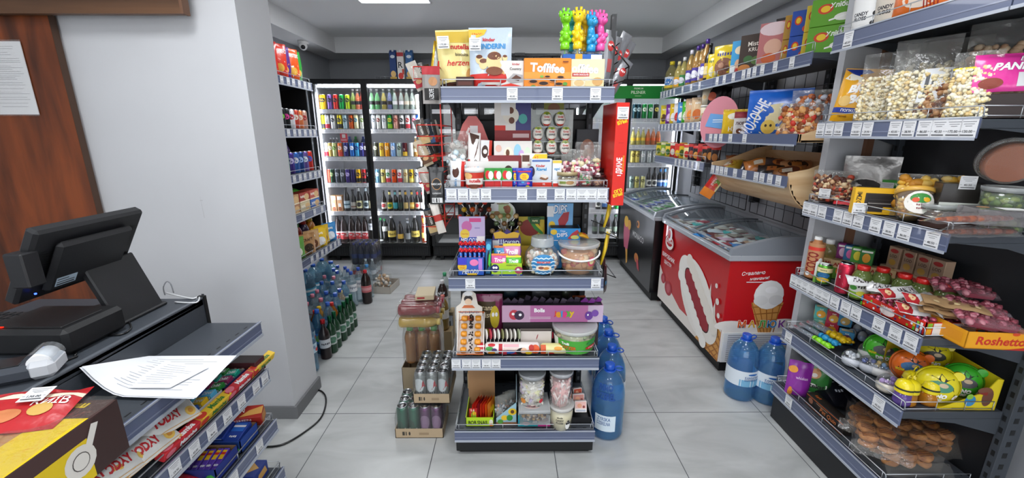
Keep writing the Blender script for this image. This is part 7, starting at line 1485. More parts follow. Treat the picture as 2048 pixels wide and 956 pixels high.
NR(2,1835,410,.06,'gtub',tub(.055,.1,clear('#f0f0ec',.12,.07),'#d8a84a:g',[('e',.5,.5,.48,.48,'#e8e4dc'),('e',.5,.68,.3,.2,'#3a8a3a'),('e',.35,.6,.1,.1,'#d8542a'),('e',.65,.62,.1,.1,'#e8b02a'),tx('DRIED',.5,.4,.1,'#7a1a24',w=.5),tx('FRUIT',.5,.25,.1,'#7a1a24',w=.45)],fill=fill_bits(['#e0b050','#c88a3a','#f0d080'],.01,90,2),span=110,lz=(.05,.95)),'dried fruit tub with a round fruit label','tub',rot=(-.45,0,-.45),z=.01)
NR(2,1932,378,.15,'dklb',carton(.125,.15,.06,'#33302e:g',[('r',0,.12,1,.55,'#d8dcd4'),('r',.05,.14,.55,.22,'#5ab03a'),('e',.4,.46,.06,.05,'#b8c0b8'),('r',.1,.34,.8,.36,'#9aa09a'),('r',.1,.28,.6,.3,'#9aa09a')],tagp=(.0,1.18,6)),'dark food box with a pale label and green strip','box',rz=-.4)
NR(2,1920,400,.07,'datebx',carton(.12,.035,.08,'#3a2018',top=[('r',.05,.1,.5,.9,'#e8e4dc'),('e',.6,.5,.25,.3,'#8a5a3a'),('e',.3,.5,.12,.2,'#8a5a3a')]),'flat dark box with white top label beside the fruit tub','box',rz=-.4)
for i,(x,y,dx,z) in enumerate(((1885,395,.10,0),(2015,395,.18,0),(2015,370,.18,.075))):
    NR(2,x,y,dx,'ctb%d' % (i > 0),tub(.055,.065,clear('#e8ece8',.1,.06),clear('#d8dcdc',.35,.08),fill=fill_bits(['#6a3a1c','#3a2418'] if i == 0 else ['#5a7a2a','#3a5a1c','#8a9a3a'],.012,50,i),taper=.95),['clear tub of dark nuts behind the flat box','lower clear tub of green dried fruit','upper clear tub of green dried fruit'][i],'tub',z=z)
NR(2,2035,300,.20,'otub',tub(.075,.04,clear('#e8e0d8',.12,.06),clear('#e0e0e0',.2,.06),fill=lambda q,r,hh,tp,sx: q.lathe([(r*tp,.004,'#b8622a'),(r,hh)],18),name='plastic_tub'),'round clear tub of orange paste leaning upright at the picture edge','tub',rot=(-1.25,0,-.5),z=.22)
def churchk(L,cols,n,seed):
    def f():
        t = mk('candy_strip'); m = MB(); rnd = random.Random(seed)
        for i in range(n): m.ball((-L/2+L*(i+.5)/n,rnd.uniform(-.004,.004),.014),.013*(1-abs(2*i/n-1)**3*.5),cols[i % len(cols)],9,7,sx=1.5,sz=.8)
        m.build('nut_sausage',t); b = MB(); cr = crinkle(seed,.004)
        b.grid(lambda u,v: (-L*.58+L*1.16*u,-.035+.07*v,.004+.03*max(0,math.sin(PI*v))**.6*min(1,5*u,5*(1-u))+cr(u*3,v)),16,8,clear('#f6f4f4',.06,.06,.6)); b.build('film',t); return t
    return f
NR(2,1950,428,.02,'chu',churchk(.26,['#a8521c:g','#8a3c14:g'],15,3),'long amber brown nut sausage in clear film lying on the wire fence','nut sausage',rz=.05,z=.045)
NR(2,1965,440,.05,'chu2',churchk(.24,['#5a2a14:g','#7a3a1c:g'],13,5),'dark nut sausage in film lying below the amber one','nut sausage',rz=.02,z=.003)
NR(2,2025,400,.09,'ctray',carton(.14,.05,.1,clear('#e4e0e2',.12,.06),top=[('r',.5,.1,.95,.6,'#f0f0f0'),('e',.3,.6,.12,.1,'#c88a5a')]),'clear plastic food tray with a white label above the nut sausages','food tray',rz=-.3,z=.04)
# fourth shelf
coco = bottle('juice',.033,.21,'#b87a4a','#f0f0ee:g','#c0885c',[('r',0,.8,1,.9,'#d83a2c'),tx('COCO',.4,.45,.3,'#8a1a14',rot=PI/2,w=.6,off=.03),('e',.75,.5,.1,.1,'#f0f0ec'),('e',.6,.15,.15,.08,'#c8281c'),('e',.3,.1,.1,.06,'#f4f4f0')],(.05,.85),capr=.016,caph=.03,lr=1.02)
NR(3,1628,528,.05,'coco',coco,'tall brown coconut drink bottle with white cap at the far shelf corner','bottle',-.7)
NR(3,1643,535,.03,'mnt',carton(.05,.1,.02,'#dfe6df',[('e',.5,.68,.3,.2,'#5a9a7a'),('e',.5,.68,.24,.15,'#e8eee8'),('r',.2,.38,.8,.42,'#5a7a6a'),('r',0,0,.5,.3,'#7ab04a')]),'small white and green packet in front of the coconut bottle','packet',-.9)
NR(3,1660,490,.16,'clb',bottle('juice',.033,.18,clear('#e0d8a0',.2,.06),'#e8e8e8:g','#d8c040',[('r',.1,.1,.9,.9,'#e0cc50')],(.1,.5)),'clear bottle with yellow juice behind the boxes','bottle',-.7)
for i,(x,y,dx,z,c,c2,d) in enumerate(((1690,483,.20,.09,'#8a2a78','#e8c0d8','purple'),(1705,486,.21,.09,'#2a6a9a','#d86aa8','blue and violet'),(1720,488,.22,.09,'#4a9a3a','#e8d840','green and yellow'),(1738,492,.23,.09,'#2f7a34','#e8a030','dark green'))):
    NR(3,x,y,dx,'jb'+c,carton(.05,.075,.045,c,[('e',.5,.45,.3,.3,c2),('r',.1,.8,.9,.92,'#f0f0e8')]),'small %s juice box standing on the amigo boxes' % d,'juice box',-.8,z=z)
for i in range(5):
    NR(3,1662+i*27,520-2*i,.14+.03*i,'amig',carton(.10,.09,.045,'#d8b888',[('r',0,.0,1,.62,'#5a8a2a'),('e',.55,.45,.3,.3,'#e87a1c'),('e',.75,.3,.15,.18,'#e8a03a'),tx('AMIGO',.5,.8,.2,'#a82a1c',w=.85,off=.03)]),'tan fruit drink box with red lettering, %s from the far end' % ORD[i],'juice box',-.75)
NR(3,1646,560,.04,'ana',can('#5a9a3a',[('r',0,.7,1,1,'#e8d8a0'),('e',.5,.5,.3,.2,'#2a6a9a'),tx('ANANAS',.5,.85,.1,'#3a5a1c',w=.6),('e',.5,.2,.3,.15,'#e8c030')],.03,.1),'short green and yellow fruit can behind the red white can','can',-.8)
NR(3,1688,560,.035,'rcan',can('#c8304a',[('p',[(0,1),(.6,1),(.3,.6),(.5,.3),(0,.1)],'#e8e0e0'),('e',.7,.15,.2,.1,'#8a1024'),tx('GO',.2,.8,.12,'#5a4a4a',w=.25)],.029,.145),'tall red and white drink can in front of the green bottles','can',-.7)
gjuice = bottle('juice',.035,.15,clear('#9ab060',.3,.05),'#c8201c:g','#e4e8dc',[('r',0,0,1,.35,'#8ab83a'),('e',.3,.6,.15,.15,'#4a9a3a'),('e',.6,.3,.15,.15,'#d8d84a'),tx('NUT',.6,.7,.2,'#3a3a3a',w=.3)],(.08,.55),liquid=('#3a5a1c:g',.78),capr=.022,caph=.02)
for i,(x,y,dx) in enumerate(((1722,562,.06),(1762,560,.12),(1808,562,.14),(1848,560,.16),(1896,575,.19),(1925,560,.24))):
    NR(3,x,y,dx,'gj',gjuice,'green juice bottle with red cap, %s from the far end' % ORD[i],'bottle',-.8,group='green juice bottles')
for i in range(9):
    j = i // 5; NR(3,1778+(i % 5)*31+j*12,500+(i % 5)*2,.31,'wlbx',carton(.058,.095,.04,'#b89a80',[('e',.5,.8,.35,.1,'#b8302c'),tx('LOD',.5,.55,.14,'#4a2a20',w=.6),('e',.5,.25,.3,.15,'#d8a850')]),'brown biscuit box with red oval, %s from far end in the %s row' % (ORD[i % 5],['lower','upper'][j]),'box',-PI/2,z=.001+j*.096,group='brown biscuit boxes')
for i,(x,y,dx,z,rz,c) in enumerate(((1735,580,.05,.07,-.2,0),(1785,565,.10,.06,-.5,0),(1810,585,.06,.085,.1,1),(1862,595,.06,.09,-.1,1),(1880,560,.13,.08,.4,0),(1915,570,.13,.07,.6,0),(1850,610,.05,.05,-.15,1))):
    NR(3,x,y,dx,'hal%d' % c,pouch(.15,.05,.02,'#dcdcdc:f',[tx('HALVA',.35 if not c else .7,.5,.5,'#3a2a34',w=.45,off=.03),('r',.75 if not c else 0,.05,1 if not c else .3,.95,'#8a5a44' if not c else '#a81c24'),('e',.88 if not c else .15,.5,.08,.25,'#e0c090')],'pillow',31+c),'silver halva bar lying in the heap, %s from the far end' % ORD[i],'candy bar','halva bars in a heap',rot=(-1.0,.15-.1*(i % 3),rz),z=z)
dots = [('e',.04+.06*i,.25+.5*((i*7) % 3)/2,.018,.09,['#e8b020','#4a9ad0','#8ac03a','#f0f0f0','#5a2a6a'][i % 5]) for i in range(16) if not 5 < i < 9]
dsq = [('r',.84+.05*(i % 3),.1+.28*(i//3),.875+.05*(i % 3),.34+.28*(i//3),['#5ab02a','#f0f0ec','#1f3f98','#e8a820','#3a8ac8','#f0f0f0','#d84a2a','#8ac83a','#f0f0ec'][i]) for i in range(9)]
def dotbox():
    t = mk('candy_box'); w,h,d = .27,.05,.22; m = MB()
    m.box(0,w,0,.003,0,h,'#d42a1c'); m.box(0,w,d-.003,d,0,h,'#d42a1c'); m.box(0,.003,0,d,0,h,'#d42a1c'); m.box(w-.003,w,0,d,0,h,'#d42a1c'); m.box(0,w,0,d,0,.003,'#e8e0dc')
    m.art(SF(w,h,0,0,0),dots+dsq+[('e',.45,.5,.12,.32,'#f0e0dc'),tx('Love in colour',.45,.85,.16,'#fff',w=.22),('r',.0,.1,.03,.4,'#5ab02a'),('r',.0,.5,.03,.9,'#3a8ac8')])
    S = Surf(lambda u,v,e: (w+e,u*d,v*h),d,h); m.art(S,[('r',.12,.02,.82,.95,'#eceef0'),tx('Д533',.5,.62,.3,'#d0707c',w=.4),('r',.35,.2,.7,.3,'#a8aab0'),('r',.02,.1,.1,.5,'#e8a820'),('r',.02,.55,.1,.95,'#8ac03a'),('r',.85,.5,.97,.95,'#e8b020'),('r',.85,.05,.97,.45,'#2a6ac0')])
    m.build('carton',t); return t
pb_ = onX(1738,610,RX+.015)
DBY = RYN+.29
t = put('dotbox',dotbox,(RX+.02,DBY,RZ[3]+.002),-PI/2,'red candy box with colourful dots and a white end at the shelf corner','candy box')
rnd = random.Random(6); m = MB()
k = 0
for i in range(7):
    for j in range(9):
        put('pball',lambda: MB().ball((0,0,.0),.0105,'#c8607a:v',9,7).build('wrapped_candy'),(RX+.04+i*.028,DBY-.02-j*.028,RZ[3]+.045+.003*((i*j) % 3)),0,'pink foil wrapped sweet filling the dotted red candy box','candy','pink foil sweets in the dotted box')
for i in range(4):
    NR(3,1915+(i % 2)*12,600-i*7,.09,'crk',pouch(.17,.08,.016,'#a88862:f',[('e',.2+.15*q,.3+.4*(q % 2),.05,.1,'#d8c090') for q in range(5)] + [('e',.27+.15*q,.7-.4*(q % 2),.04,.1,'#6a4a34') for q in range(5)],'pillow',41),'flat sesame brittle pack, %s from the top of its pile' % ORD[3-i],'brittle pack','sesame brittle packs',rot=(-1.45,.05,-.6),z=.07+.013*i)
for i in range(6):
    NR(3,[1930,1975,1960,2000,2020,1985][i],[545,555,580,585,600,612][i],[.2,.22,.15,.18,.16,.12][i],'rsb',clearbag(.14,.07,.03,['#8a3a4a','#a85a6a','#6a2834','#b87a84'],.010,60,43,.9,film=clear('#f0d8e0',.08,.06,.6)),'film pack of raspberry red sweets, %s in the heap by the yellow box' % ORD[i],'sweets pack','raspberry film packs',rot=(-1.2,.1*(i % 3),-.3+.2*(i % 2)),z=[.13,.13,.09,.09,.07,.07][i])
NR(3,2010,640,.16,'rosh',tray(.19,.06,.16,'#e8a018','#d89014',[tx('Roshetto',.55,.5,.5,'#c8301c',w=.85,off=.03,sl=.1),('e',.75,.95,.06,.1,'#d84a1c'),('p',[(.6,0),(1,0),(1,.2)],'#b8281c')],slope=False,left=[('r',.1,.2,.9,.8,'#e0941a')]),'deep yellow sweets box with red lettering at the picture edge','candy box',-.1,z=0)
# fifth shelf
for i,(x,y,dx,z,c,c2,d) in enumerate(((1640,640,.12,.065,'#5ab8b0','#e8a830','turquoise'),(1633,660,.12,0,'#7ac0a8','#e8c070','pale turquoise'),(1665,650,.13,.065,'#b02a4a','#e8b040','crimson'),(1660,672,.11,0,'#c8283c','#e8a020','red and yellow'),(1688,655,.10,.065,'#3a8ab8','#d8b060','blue and tan'),(1690,690,.09,0,'#4a9ac8','#7a3a5a','sky blue'))):
    NR(4,x,y,dx,'tb'+c,carton(.055,.063,.045,c,[('e',.5,.45,.35,.32,c2),tx('TOY',.5,.85,.14,'#f8f0d8',w=.5),('e',.4,.35,.12,.1,'#f0f0f0')],left=[('e',.5,.4,.3,.3,c2)],top=[('r',.1,.2,.9,.8,'#d8c8a0')]),'%s toy surprise box %s at the far end' % (d,'in the upper row' if z else 'in the lower row'),'toy box',-.6,z=z)
def greyball():
    t = mk('toy_ball'); m = MB(); m.ball((0,0,.05),.05,'#9a9ca0:g',18,12); m.build('ball',t); m = MB()
    for s_ in (-1,1): m.ball((s_*.016,-.043,.062),.009,'#f0f0f0:g',8,6); m.ball((s_*.016,-.050,.062),.005,'#222:g',6,4)
    m.tube([(-.02,-.046,.04),(0,-.051,.033),(.02,-.046,.04)],.003,'#3a2a2a',5); m.build('face',t); return t
NR(4,1722,650,.20,'gball',greyball,'round grey toy ball with a smiling face behind the toy boxes','toy',-.5,z=.03)
def whegg():
    t = mk('toy_egg'); MB().ball((0,0,.024),.019,'#dfe4ec:g',12,9,sz=1.3).build('shell',t); MB().ball((0,0,.016),.0195,'#b8c8e0:g',12,9).build('lower_shell',t); return t
for i,(x,y,z) in enumerate(((1712,668,.03),(1735,665,.03),(1700,678,.02),(1722,683,.02),(1748,675,.02),(1740,690,.01),(1762,668,.02),(1733,699,.005))):
    NR(4,x,y,.15-.01*i,'whegg',whegg,'shiny white toy egg, %s counted from the grey ball' % ORD[i],'toy egg',rot=(-.5,.2,-.5),z=z,group='white toy eggs')
def wand2(c):
    return lambda: (lambda t: (MB().lathe([(.011,0,clear('#dfe8f0',.18,.05)),(.011,.12)],12).xf(Matrix.Rotation(PI/2,4,'X')).build('tube',t),
        [MB().lathe([(.014,.12,c+':g'),(.014,.132)],12).ball((0,0,.15),.017,c+':g',10,8).ball((0,0,.178),.013,c+':g',10,8).ball((0,0,.2),.016,c+':g',10,8).ball((.01,0,.215),.007,c+':g',8,6).ball((-.01,0,.215),.007,c+':g',8,6).xf(Matrix.Rotation(PI/2,4,'X')).build('animal_figure',t)],t)[2])(mk('bubble_wand'))
for i,(dx,y0,z,c,d) in enumerate(((.02,1.86,.03,'#8ad820','lime green'),(.05,1.86,.045,'#2a9ad0','blue'),(.085,1.86,.058,'#f2cc1c','yellow'),(.12,1.87,.05,'#e8b81c','golden'))):
    put('w2'+c,wand2(c),(RX+dx,y0+.09,RZ[4]+z),.12,'%s animal topped bubble wand lying along the shelf front by the toy boxes' % d,'bubble wand','bubble wands lying down')
def capsule(c,cols,sd):
    def f():
        t = mk('toy_capsule'); MB().lathe([(.020,0,c),(.034,.012),(.038,.035)],18).build('base_cup',t); m = MB(); rnd = random.Random(sd)
        for k in range(9): m.ball((rnd.uniform(-.018,.018),rnd.uniform(-.018,.018),rnd.uniform(.035,.06)),rnd.uniform(.007,.011),rnd.choice(cols)+':g',8,6)
        m.build('toy_figures',t); m = MB(); G = clear('#f4f6f8',.05,.04)
        m.lathe([(.0385,.034,G)]+[(.0385*math.cos(a*PI/16),.034+.042*math.sin(a*PI/16)) for a in range(1,8)]+[(.002,.076)],18,cap=False); m.build('dome',t); return t
    return f
for i,(x,y,dx,z,c,cols,d) in enumerate(((1700,722,.05,0,'#c8ccd4:g',['#e8e8e8','#b8bcc4'],'grey cup capsule at the far end'),(1735,735,.045,0,'#c0c4cc:g',['#6a7ac0','#d8d8e0','#3a4a8a'],'grey cup capsule with blue figures'),(1733,708,.11,.02,'#d8d8d4:g',['#e0b02a','#5a4a3a','#2a2a2a'],'capsule with yellow and black figures'),(1755,742,.04,.0,'#e8e8e8:g',['#e0c070','#8ab0d8'],'capsule with a golden figure'),(1748,775,.02,0,'#d0c8b8:g',['#b090c8','#e8d8e8','#7a5aa0'],'capsule with lilac figures'),(1788,748,.06,0,'#d8d8d8:g',['#c8c8d0','#8a8a94'],'capsule with silver figures'))):
    NR(4,x,y+12,dx,'cap%d' % i,capsule(c,cols,i),'clear '+d,'toy capsule',rot=(-.3,.1,-.5),z=z+.0)
def dino(c,dk,sc_=1.0,ears=True):
    def f():
        t = mk('dinosaur_egg'); m = MB(); r = .062
        m.ball((0,0,r),r,c,24,16,sy=.62,sz=1.05)
        m.lathe([(r*1.02,-.004,c),(r*1.1,0),(r*1.02,.004)],28,cap=False,bend=lambda v: (v[0],v[2],r+v[1]*1.05))
        if ears: m.lathe([(.016,-.006,c),(.016,.006)],14,cap=True,bend=lambda v: (v[0]+r*.85,v[2],v[1]+r*1.75))
        m.build('shell',t)
        S = Surf(lambda u,v,e: ((r+e)*math.sin((v-.0)*PI*.8+.3)*math.sin((u-.5)*2.6),-(r*.62+e)*math.sin(v*PI*.8+.3)*math.cos((u-.5)*2.6),r-(r*1.05+e)*math.cos(v*PI*.8+.3)),r*2.4,r*2,8,8)
        l = MB(); l.art(S,[('p',[(.2,.45),(.3,.75),(.45,.7),(.5,.85),(.62,.7),(.8,.75),(.75,.5),(.85,.35),(.5,.3)],'#1c1c1a'),('e',.5,.52,.24,.13,dk),('p',[(.25,.55),(.45,.66),(.42,.5)],dk),('e',.55,.56,.08,.05,'#c8b090'),
            tx('DINO',.5,.30,.13,'#ffffff',w=.5,out='#141414',off=.07),tx('EGG',.5,.16,.12,'#ffffff',w=.36,out='#141414',off=.07),('e',.86,.32,.07,.07,'#f0f0ec'),('e',.86,.32,.03,.03,'#d8a060'),tx('WOW!',.25,.42,.07,'#e8d020',w=.2,out='#141414',off=.05)],.001,.0004)
        l.build('picture_label',t); return t
    return f
for i,(X_,Y_,z,c,dk,s_,d) in enumerate(((1.60,1.36,.02,'#e8d81c:g','#4a8a6a',1.0,'yellow round dinosaur egg standing in front'),(1.60,1.47,.035,'#e06a1c:g','#3a6a9a',.95,'orange round dinosaur egg left of the yellow one'),(1.61,1.61,.03,'#4ab82a:g','#5a5a5a',.95,'green dinosaur egg farthest along the shelf'),(1.71,1.50,.07,'#d8c81c:g','#3a3a34',.9,'yellow dinosaur egg behind the front one'),(1.725,1.39,.02,'#3aa82a:g','#5a5a60',.95,'green dinosaur egg inside the yellow display box'),(1.72,1.68,.03,'#c8601c:g','#5a3a2a',.85,'dark orange dinosaur egg half hidden at the back'))):
    put('dino%d' % i,dino(c,dk),(X_,Y_,RZ[4]+z),0,d,'toy egg',rot=(-.15,0,-.55),scale=(s_,s_,s_))
def dinobox():
    t = mk('display_box'); w,d,h = .2,.26,.14; Y_ = '#e4cc1c'; m = MB()
    m.prism([(0,0),(w,0),(w,h*.9),(w*.9,h*.92),(w*.75,h*.55),(0,h*.05)],0,.003,'y',Y_)
    m.prism([(0,0),(d,0),(d,h*1.05),(.0,h*.9)],w-.003,w,'x',Y_); m.box(0,w,0,d,0,.003,Y_); m.box(0,w,d-.003,d,0,h*1.05,'#c8b020')
    m.art(SF(w,h,0,0,0),[('e',.8,.38,.1,.26,'#6a4030'),('e',.72,.58,.13,.1,'#7a4a34'),('p',[(.58,.5),(.78,.54),(.78,.44)],'#8a2a20'),('e',.5,.28,.1,.16,'#3a8ac0'),('e',.48,.4,.06,.08,'#8ac040'),('r',.2,.04,.6,.07,'#6a5a10')])
    m.build('carton',t)
    b = MB(); b.box(w*.3,w,0,.004,0,h*.6,Y_); b.art(SF(w,h*.6,0,0,0),[tx('DINO',.3,.78,.22,'#fff',w=.4,out='#141414',off=.06),('r',.62,.62,.95,.9,'#c83a34'),tx('Знайди',.78,.82,.09,'#fff',w=.28),tx('у яйці!',.78,.7,.09,'#fff',w=.28),('e',.5,.65,.1,.16,'#d8d0a0')] + [('r',.66,.1+.1*i,.86,.12+.1*i,'#6a5a10') for i in range(5)])
    b.xf(Matrix.Translation((0,d-.01,h*1.0)) @ Matrix.Rotation(-.25,4,'X')); b.build('header_card',t); sticker(t,w*.92,d-.03,h*1.35,k=4); return t
put('dinobox',dinobox,(RX+.145,RYN+.012,RZ[4]+.002),-.02,'yellow display box with a dinosaur head printed on its front','display box')
def gcup(c):
    def f():
        t = mk('toy_cup'); MB().lathe([(.023,0,clear(c,.45,.05)),(.025,.01),(.022,.05)],16).build('cup',t)
        m = MB(); m.lathe([(.0255,.045,'#e8d41c:g'),(.0262,.062),(.022,.078),(.010,.087),(.002,.088)],18,cap=False); m.build('lid',t)
        m = MB(); m.tube([(0,0,.086),(.004,0,.1),(.014,0,.104),(.02,0,.094)],.0022,'#e8d41c:g',6); m.build('loop',t); b = MB(); b.lathe([(.0268,.056,'#2a2a1c:g'),(.0268,.062)],18,cap=False); b.build('dark_band',t); return t
    return f
for i,(x,y,dx,c,d) in enumerate(((1790,808,.02,'#8a6ac8','purple slime cup with yellow lid'),(1832,822,.035,'#e8a030','orange slime cup with yellow lid, the front one'),(1868,818,.065,'#e8a848','orange slime cup with yellow lid, right of the front one'),(1815,790,.06,'#8a6ac8','slime cup with yellow lid behind the purple one'),(1845,785,.095,'#e8a030','slime cup with yellow lid at the rear of the group'))):
    NR(4,x,y,dx,'gc%d' % (c != '#8a6ac8'),gcup(c),d,'toy cup',rz=.3,scale=(1.15,1.15,1.15))
# lowest shelf
NR(5,1582,790,.09,'pet1',pouch(.13,.19,.05,'#8a2a9a:f',[('e',.2,.75,.2,.1,'#e8a040'),tx('whiskas',.6,.55,.08,'#e8c8e8',w=.6),('e',.2,.1,.1,.15,'#d88a30')],'stand',51),'purple cat food pouch at the far end of the lowest shelf','pet food pouch',-.5,scale=(.8,1,1))
NR(5,1625,795,.085,'pet2',pouch(.13,.19,.05,'#2f7a34:f',[('e',.4,.72,.22,.14,'#d8a070'),('e',.3,.84,.06,.05,'#c88a5a'),('e',.5,.84,.06,.05,'#c88a5a'),('e',.4,.68,.1,.06,'#f0e8e0'),('p',[(.05,.52),(.85,.44),(.85,.24),(.05,.32)],'#e8e8e0'),tx('kitekat',.45,.38,.13,'#1a1a1a',w=.65,off=.03),('r',.1,.04,.7,.2,'#b8c8a8'),('r',.88,0,1,1,'#1c4a20')],'stand',52),'green cat food pouch with a ginger cat picture','pet food pouch',-.45)
NR(5,1622,838,.03,'blkb',carton(.24,.06,.05,'#17120f',[('r',.02,.88,.98,.93,'#c8601c'),('r',.02,.05,.98,.08,'#c8601c'),tx('Pet Quin',.62,.5,.4,'#c8743c',w=.5,sl=.2),('e',.15,.6,.06,.25,'#8a5a44'),('r',.3,.75,.6,.79,'#b8a080')],top=[('r',.05,.2,.95,.8,'#221b17'),tx('DUO',.2,.5,.4,'#c8601c',w=.15)]),'long black box with copper lettering at the shelf front','box',-PI/2,z=0)
for i,(x,y,dx,z) in enumerate(((1672,815,.10,.02),(1705,818,.12,.03),(1735,812,.15,.04))):
    NR(5,x,y,dx,'seed',pouch(.16,.2,.05,'#12131c:f',[tx('Seeds',.4,.4,.1,'#c8ccd8',w=.4,sl=.2)] + [('e',.15+.13*q,.75-.1*(q % 3),.035,.012,'#c8ccd4') for q in range(6)],'pillow',53),'black sunflower seed bag lying flat, %s from the far end' % ORD[i],'seed bag',rot=(-1.3,.1,-.4+.3*i),z=z,group='black seed bags')
NR(5,1760,830,.2,'yelb',pouch(.15,.2,.04,'#c8a820:f',[('p',[(.1+.2*q,.2),(.2+.2*q,.8),(.25+.2*q,.2)],'#1c2a14') for q in range(4)],'pillow',54),'yellow and black bag in the shade behind the seed bags','snack bag',rot=(-1.3,.1,-.6),z=.02)
WAF = ramp_mat('waffle_biscuit','#8a4e22','#d29552',30,(1,1,1),.6,3,.3,.7,.4)
def waffles(nx,ny,nz):
    def f():
        t = mk('biscuit_pack'); rnd = random.Random(4)
        for i in range(nx):
            for j in range(ny):
                for k in range(nz):
                    m = MB(); c = (-.5*(nx-1)*.062+i*.062,j*.062,.016+k*.028)
                    m.lathe([(.010,-.010,WAF),(.029,-.007),(.0305,0),(.029,.007),(.012,.010)],14,bend=lambda v: (v[0]*(1+.09*math.cos(10*math.atan2(v[1],v[0]))),v[1]*(1+.09*math.sin(10*math.atan2(v[1],v[0]))),v[2]))
                    for q in (-.01,0,.01): m.box(-.022,.022,q-.0015,q+.0015,.009,.0115,'#7a4218')
                    m.xf(Matrix.Translation(c) @ Matrix.Rotation(rnd.uniform(-.25,.25),4,'X') @ Matrix.Rotation(rnd.uniform(-.25,.25),4,'Y')); m.build('biscuit',t)
        w = nx*.031+.012; D = ny*.062; H = nz*.028+.016; cr = crinkle(5,.006); fm = clear('#f8f4ee',.045,.06,.8); m = MB()
        m.grid(lambda u,v: (-w+2*w*u,-.035+D*v+.0,H+cr(u*2,v*2)-.01*(2*u-1)**4),14,12,fm); m.grid(lambda u,v: (-w+2*w*u,-.036+cr(u,v)*.6,H*v),14,5,fm); m.grid(lambda u,v: (-w+cr(u,v)*.6,-.035+D*u,H*v),10,5,fm); m.grid(lambda u,v: (-w-.02+2*(w+.02)*u,-.04-.03*v+cr(u,v),H*.5*(1-v)+cr(v,u)+.006),14,4,fm)
        m.build('clear_film',t); return t
    return f
for i,(x,y,dx,z,rz,sh,d) in enumerate(((1700,900,.05,.075,-.55,(2,3,2),'waffle biscuit pack leaning over the wire fence'),(1810,930,.10,.01,-.05,(3,2,2),'waffle biscuit pack right at the front corner'),(1790,870,.17,.02,-.2,(3,3,2),'waffle biscuit pack in the middle of the lowest shelf'),(1890,900,.22,.015,.05,(3,2,3),'waffle biscuit pack against the right end'),(1730,860,.14,.05,-.7,(2,2,2),'small waffle biscuit pack at the far side of the heap'))):
    NR(5,x,y,dx,'waf%s%d' % (sh,i),waffles(*sh),d,'biscuit pack',rz,z=z)
# ============================================================ WALL SHELVING ABOVE THE FREEZERS
def FR(z,px,py,dx,key,fn,label,cat,rz=-1.0,rot=None,group=None,X=QX,scale=None):
    p = onX(px,py,X+dx); return put(key,fn,(p.x,p.y,z+.003),rz,label,cat,group,rot=rot,scale=scale)
OILC = clear('#f0e8b0',.14,.05)
FR(1.917,1343,150,.10,'obig',bottle('oil',.058,.29,OILC,'#e8d020:g','#d8e0e8',[('e',.5,.5,.35,.35,'#3a7ac0'),('r',0,0,1,.25,'#e8c820')],(.15,.5)),'large clear oil bottle with yellow cap at the far end of the top shelf','bottle')
for i,(x,h,liq,cp,lb) in enumerate(((1358,.25,'#e8e0a8','#e8d8a0','#e8a828'),(1368,.28,'#e8e4b8','#f0f0f0','#3a8a4a'),(1381,.30,'#d8a820','#e8e4f0','#4a3a98'),(1389,.25,'#e0b028','#e8e8e8','#5a48a8'),(1393,.31,'#d8a01c','#4a2a8a','#4a3a98'),(1402,.32,'#e0a820','#4a2a8a','#e8dce8'),(1410,.33,'#d89c1c','#4a2a8a','#4a3a98'))):
    FR(1.917,x,140,.07+.03*(i % 2),'oil%d' % i,bottle('oil',.037,h,clear('#f4ecc0',.12,.05),cp+':g',lb,[('e',.5,.5,.3,.3,'#e8e8f0')],(.12,.45),liquid=(clear(liq,.6,.05),.86)),nm('cooking oil bottle',i,'after the large one'),'bottle',group=None)
FR(1.917,1418,130,.08,'vin',bottle('wine',.035,.29,mat('#15120f','g'),'#17181a:g','#c8a030',[('e',.5,.5,.3,.3,'#e8d8a0')],(.12,.5)),'black bottle with gold label beside the oil bottles','bottle')
def FB(px,py,w,h,t,c,art,d,sd,dx=.08,rz=-.95,kind='pillow',z=1.917,rot=None,cat='snack bag',X=QX): FR(z,px,py,dx,'fb%s%d' % (c,sd),pouch(w,h,t,c+':f',art,kind,sd),d,cat,rz,rot,X=X)
FB(1430,130,.12,.20,.05,'#e8cc20',[tx('LIDER',.5,.72,.12,'#2a5a2a',w=.7,rot=.1),('e',.5,.35,.3,.2,'#f0e8c0')],'yellow snack bag nearest the oil bottles',1)
FB(1452,120,.19,.23,.06,'#e0c428',[tx('FUNDUK',.5,.72,.13,'#3a3a8a',w=.8),('e',.5,.35,.38,.26,'#8a5a44'),('e',.4,.4,.12,.08,'#b88a70'),('e',.62,.3,.12,.08,'#5a3424')],'wide yellow bag with brown nut picture',2)
FB(1462,118,.18,.24,.05,'#b8a030',[tx('GREEN',.5,.85,.1,'#3a7a2a',w=.6)],'olive yellow bag behind the nut picture bag',3,dx=.16)
FR(1.917,1478,115,.07,'blb',carton(.11,.22,.04,'#38a0d8',[('e',.5,.72,.3,.12,'#f0e0c0'),('e',.45,.3,.18,.16,'#e8b890'),('r',.3,.1,.65,.2,'#c8281c'),('r',0,0,.3,.3,'#e8ecec')]),'light blue cereal box with white and red figure','cereal box',-.95)
FR(1.917,1510,105,.09,'chb',carton(.20,.23,.05,'#3a2a20',[tx('Mister',.5,.75,.12,'#f0e8dc',w=.6),tx('KRUK',.5,.6,.1,'#f0e8dc',w=.5),('e',.3,.35,.15,.1,'#3a6a34'),('e',.6,.3,.2,.12,'#5a7a3a'),('e',.2,.12,.2,.1,'#c8803a'),('e',.7,.1,.22,.08,'#d8d0c0')]),'dark brown cereal box with leaf picture','cereal box',-.95)
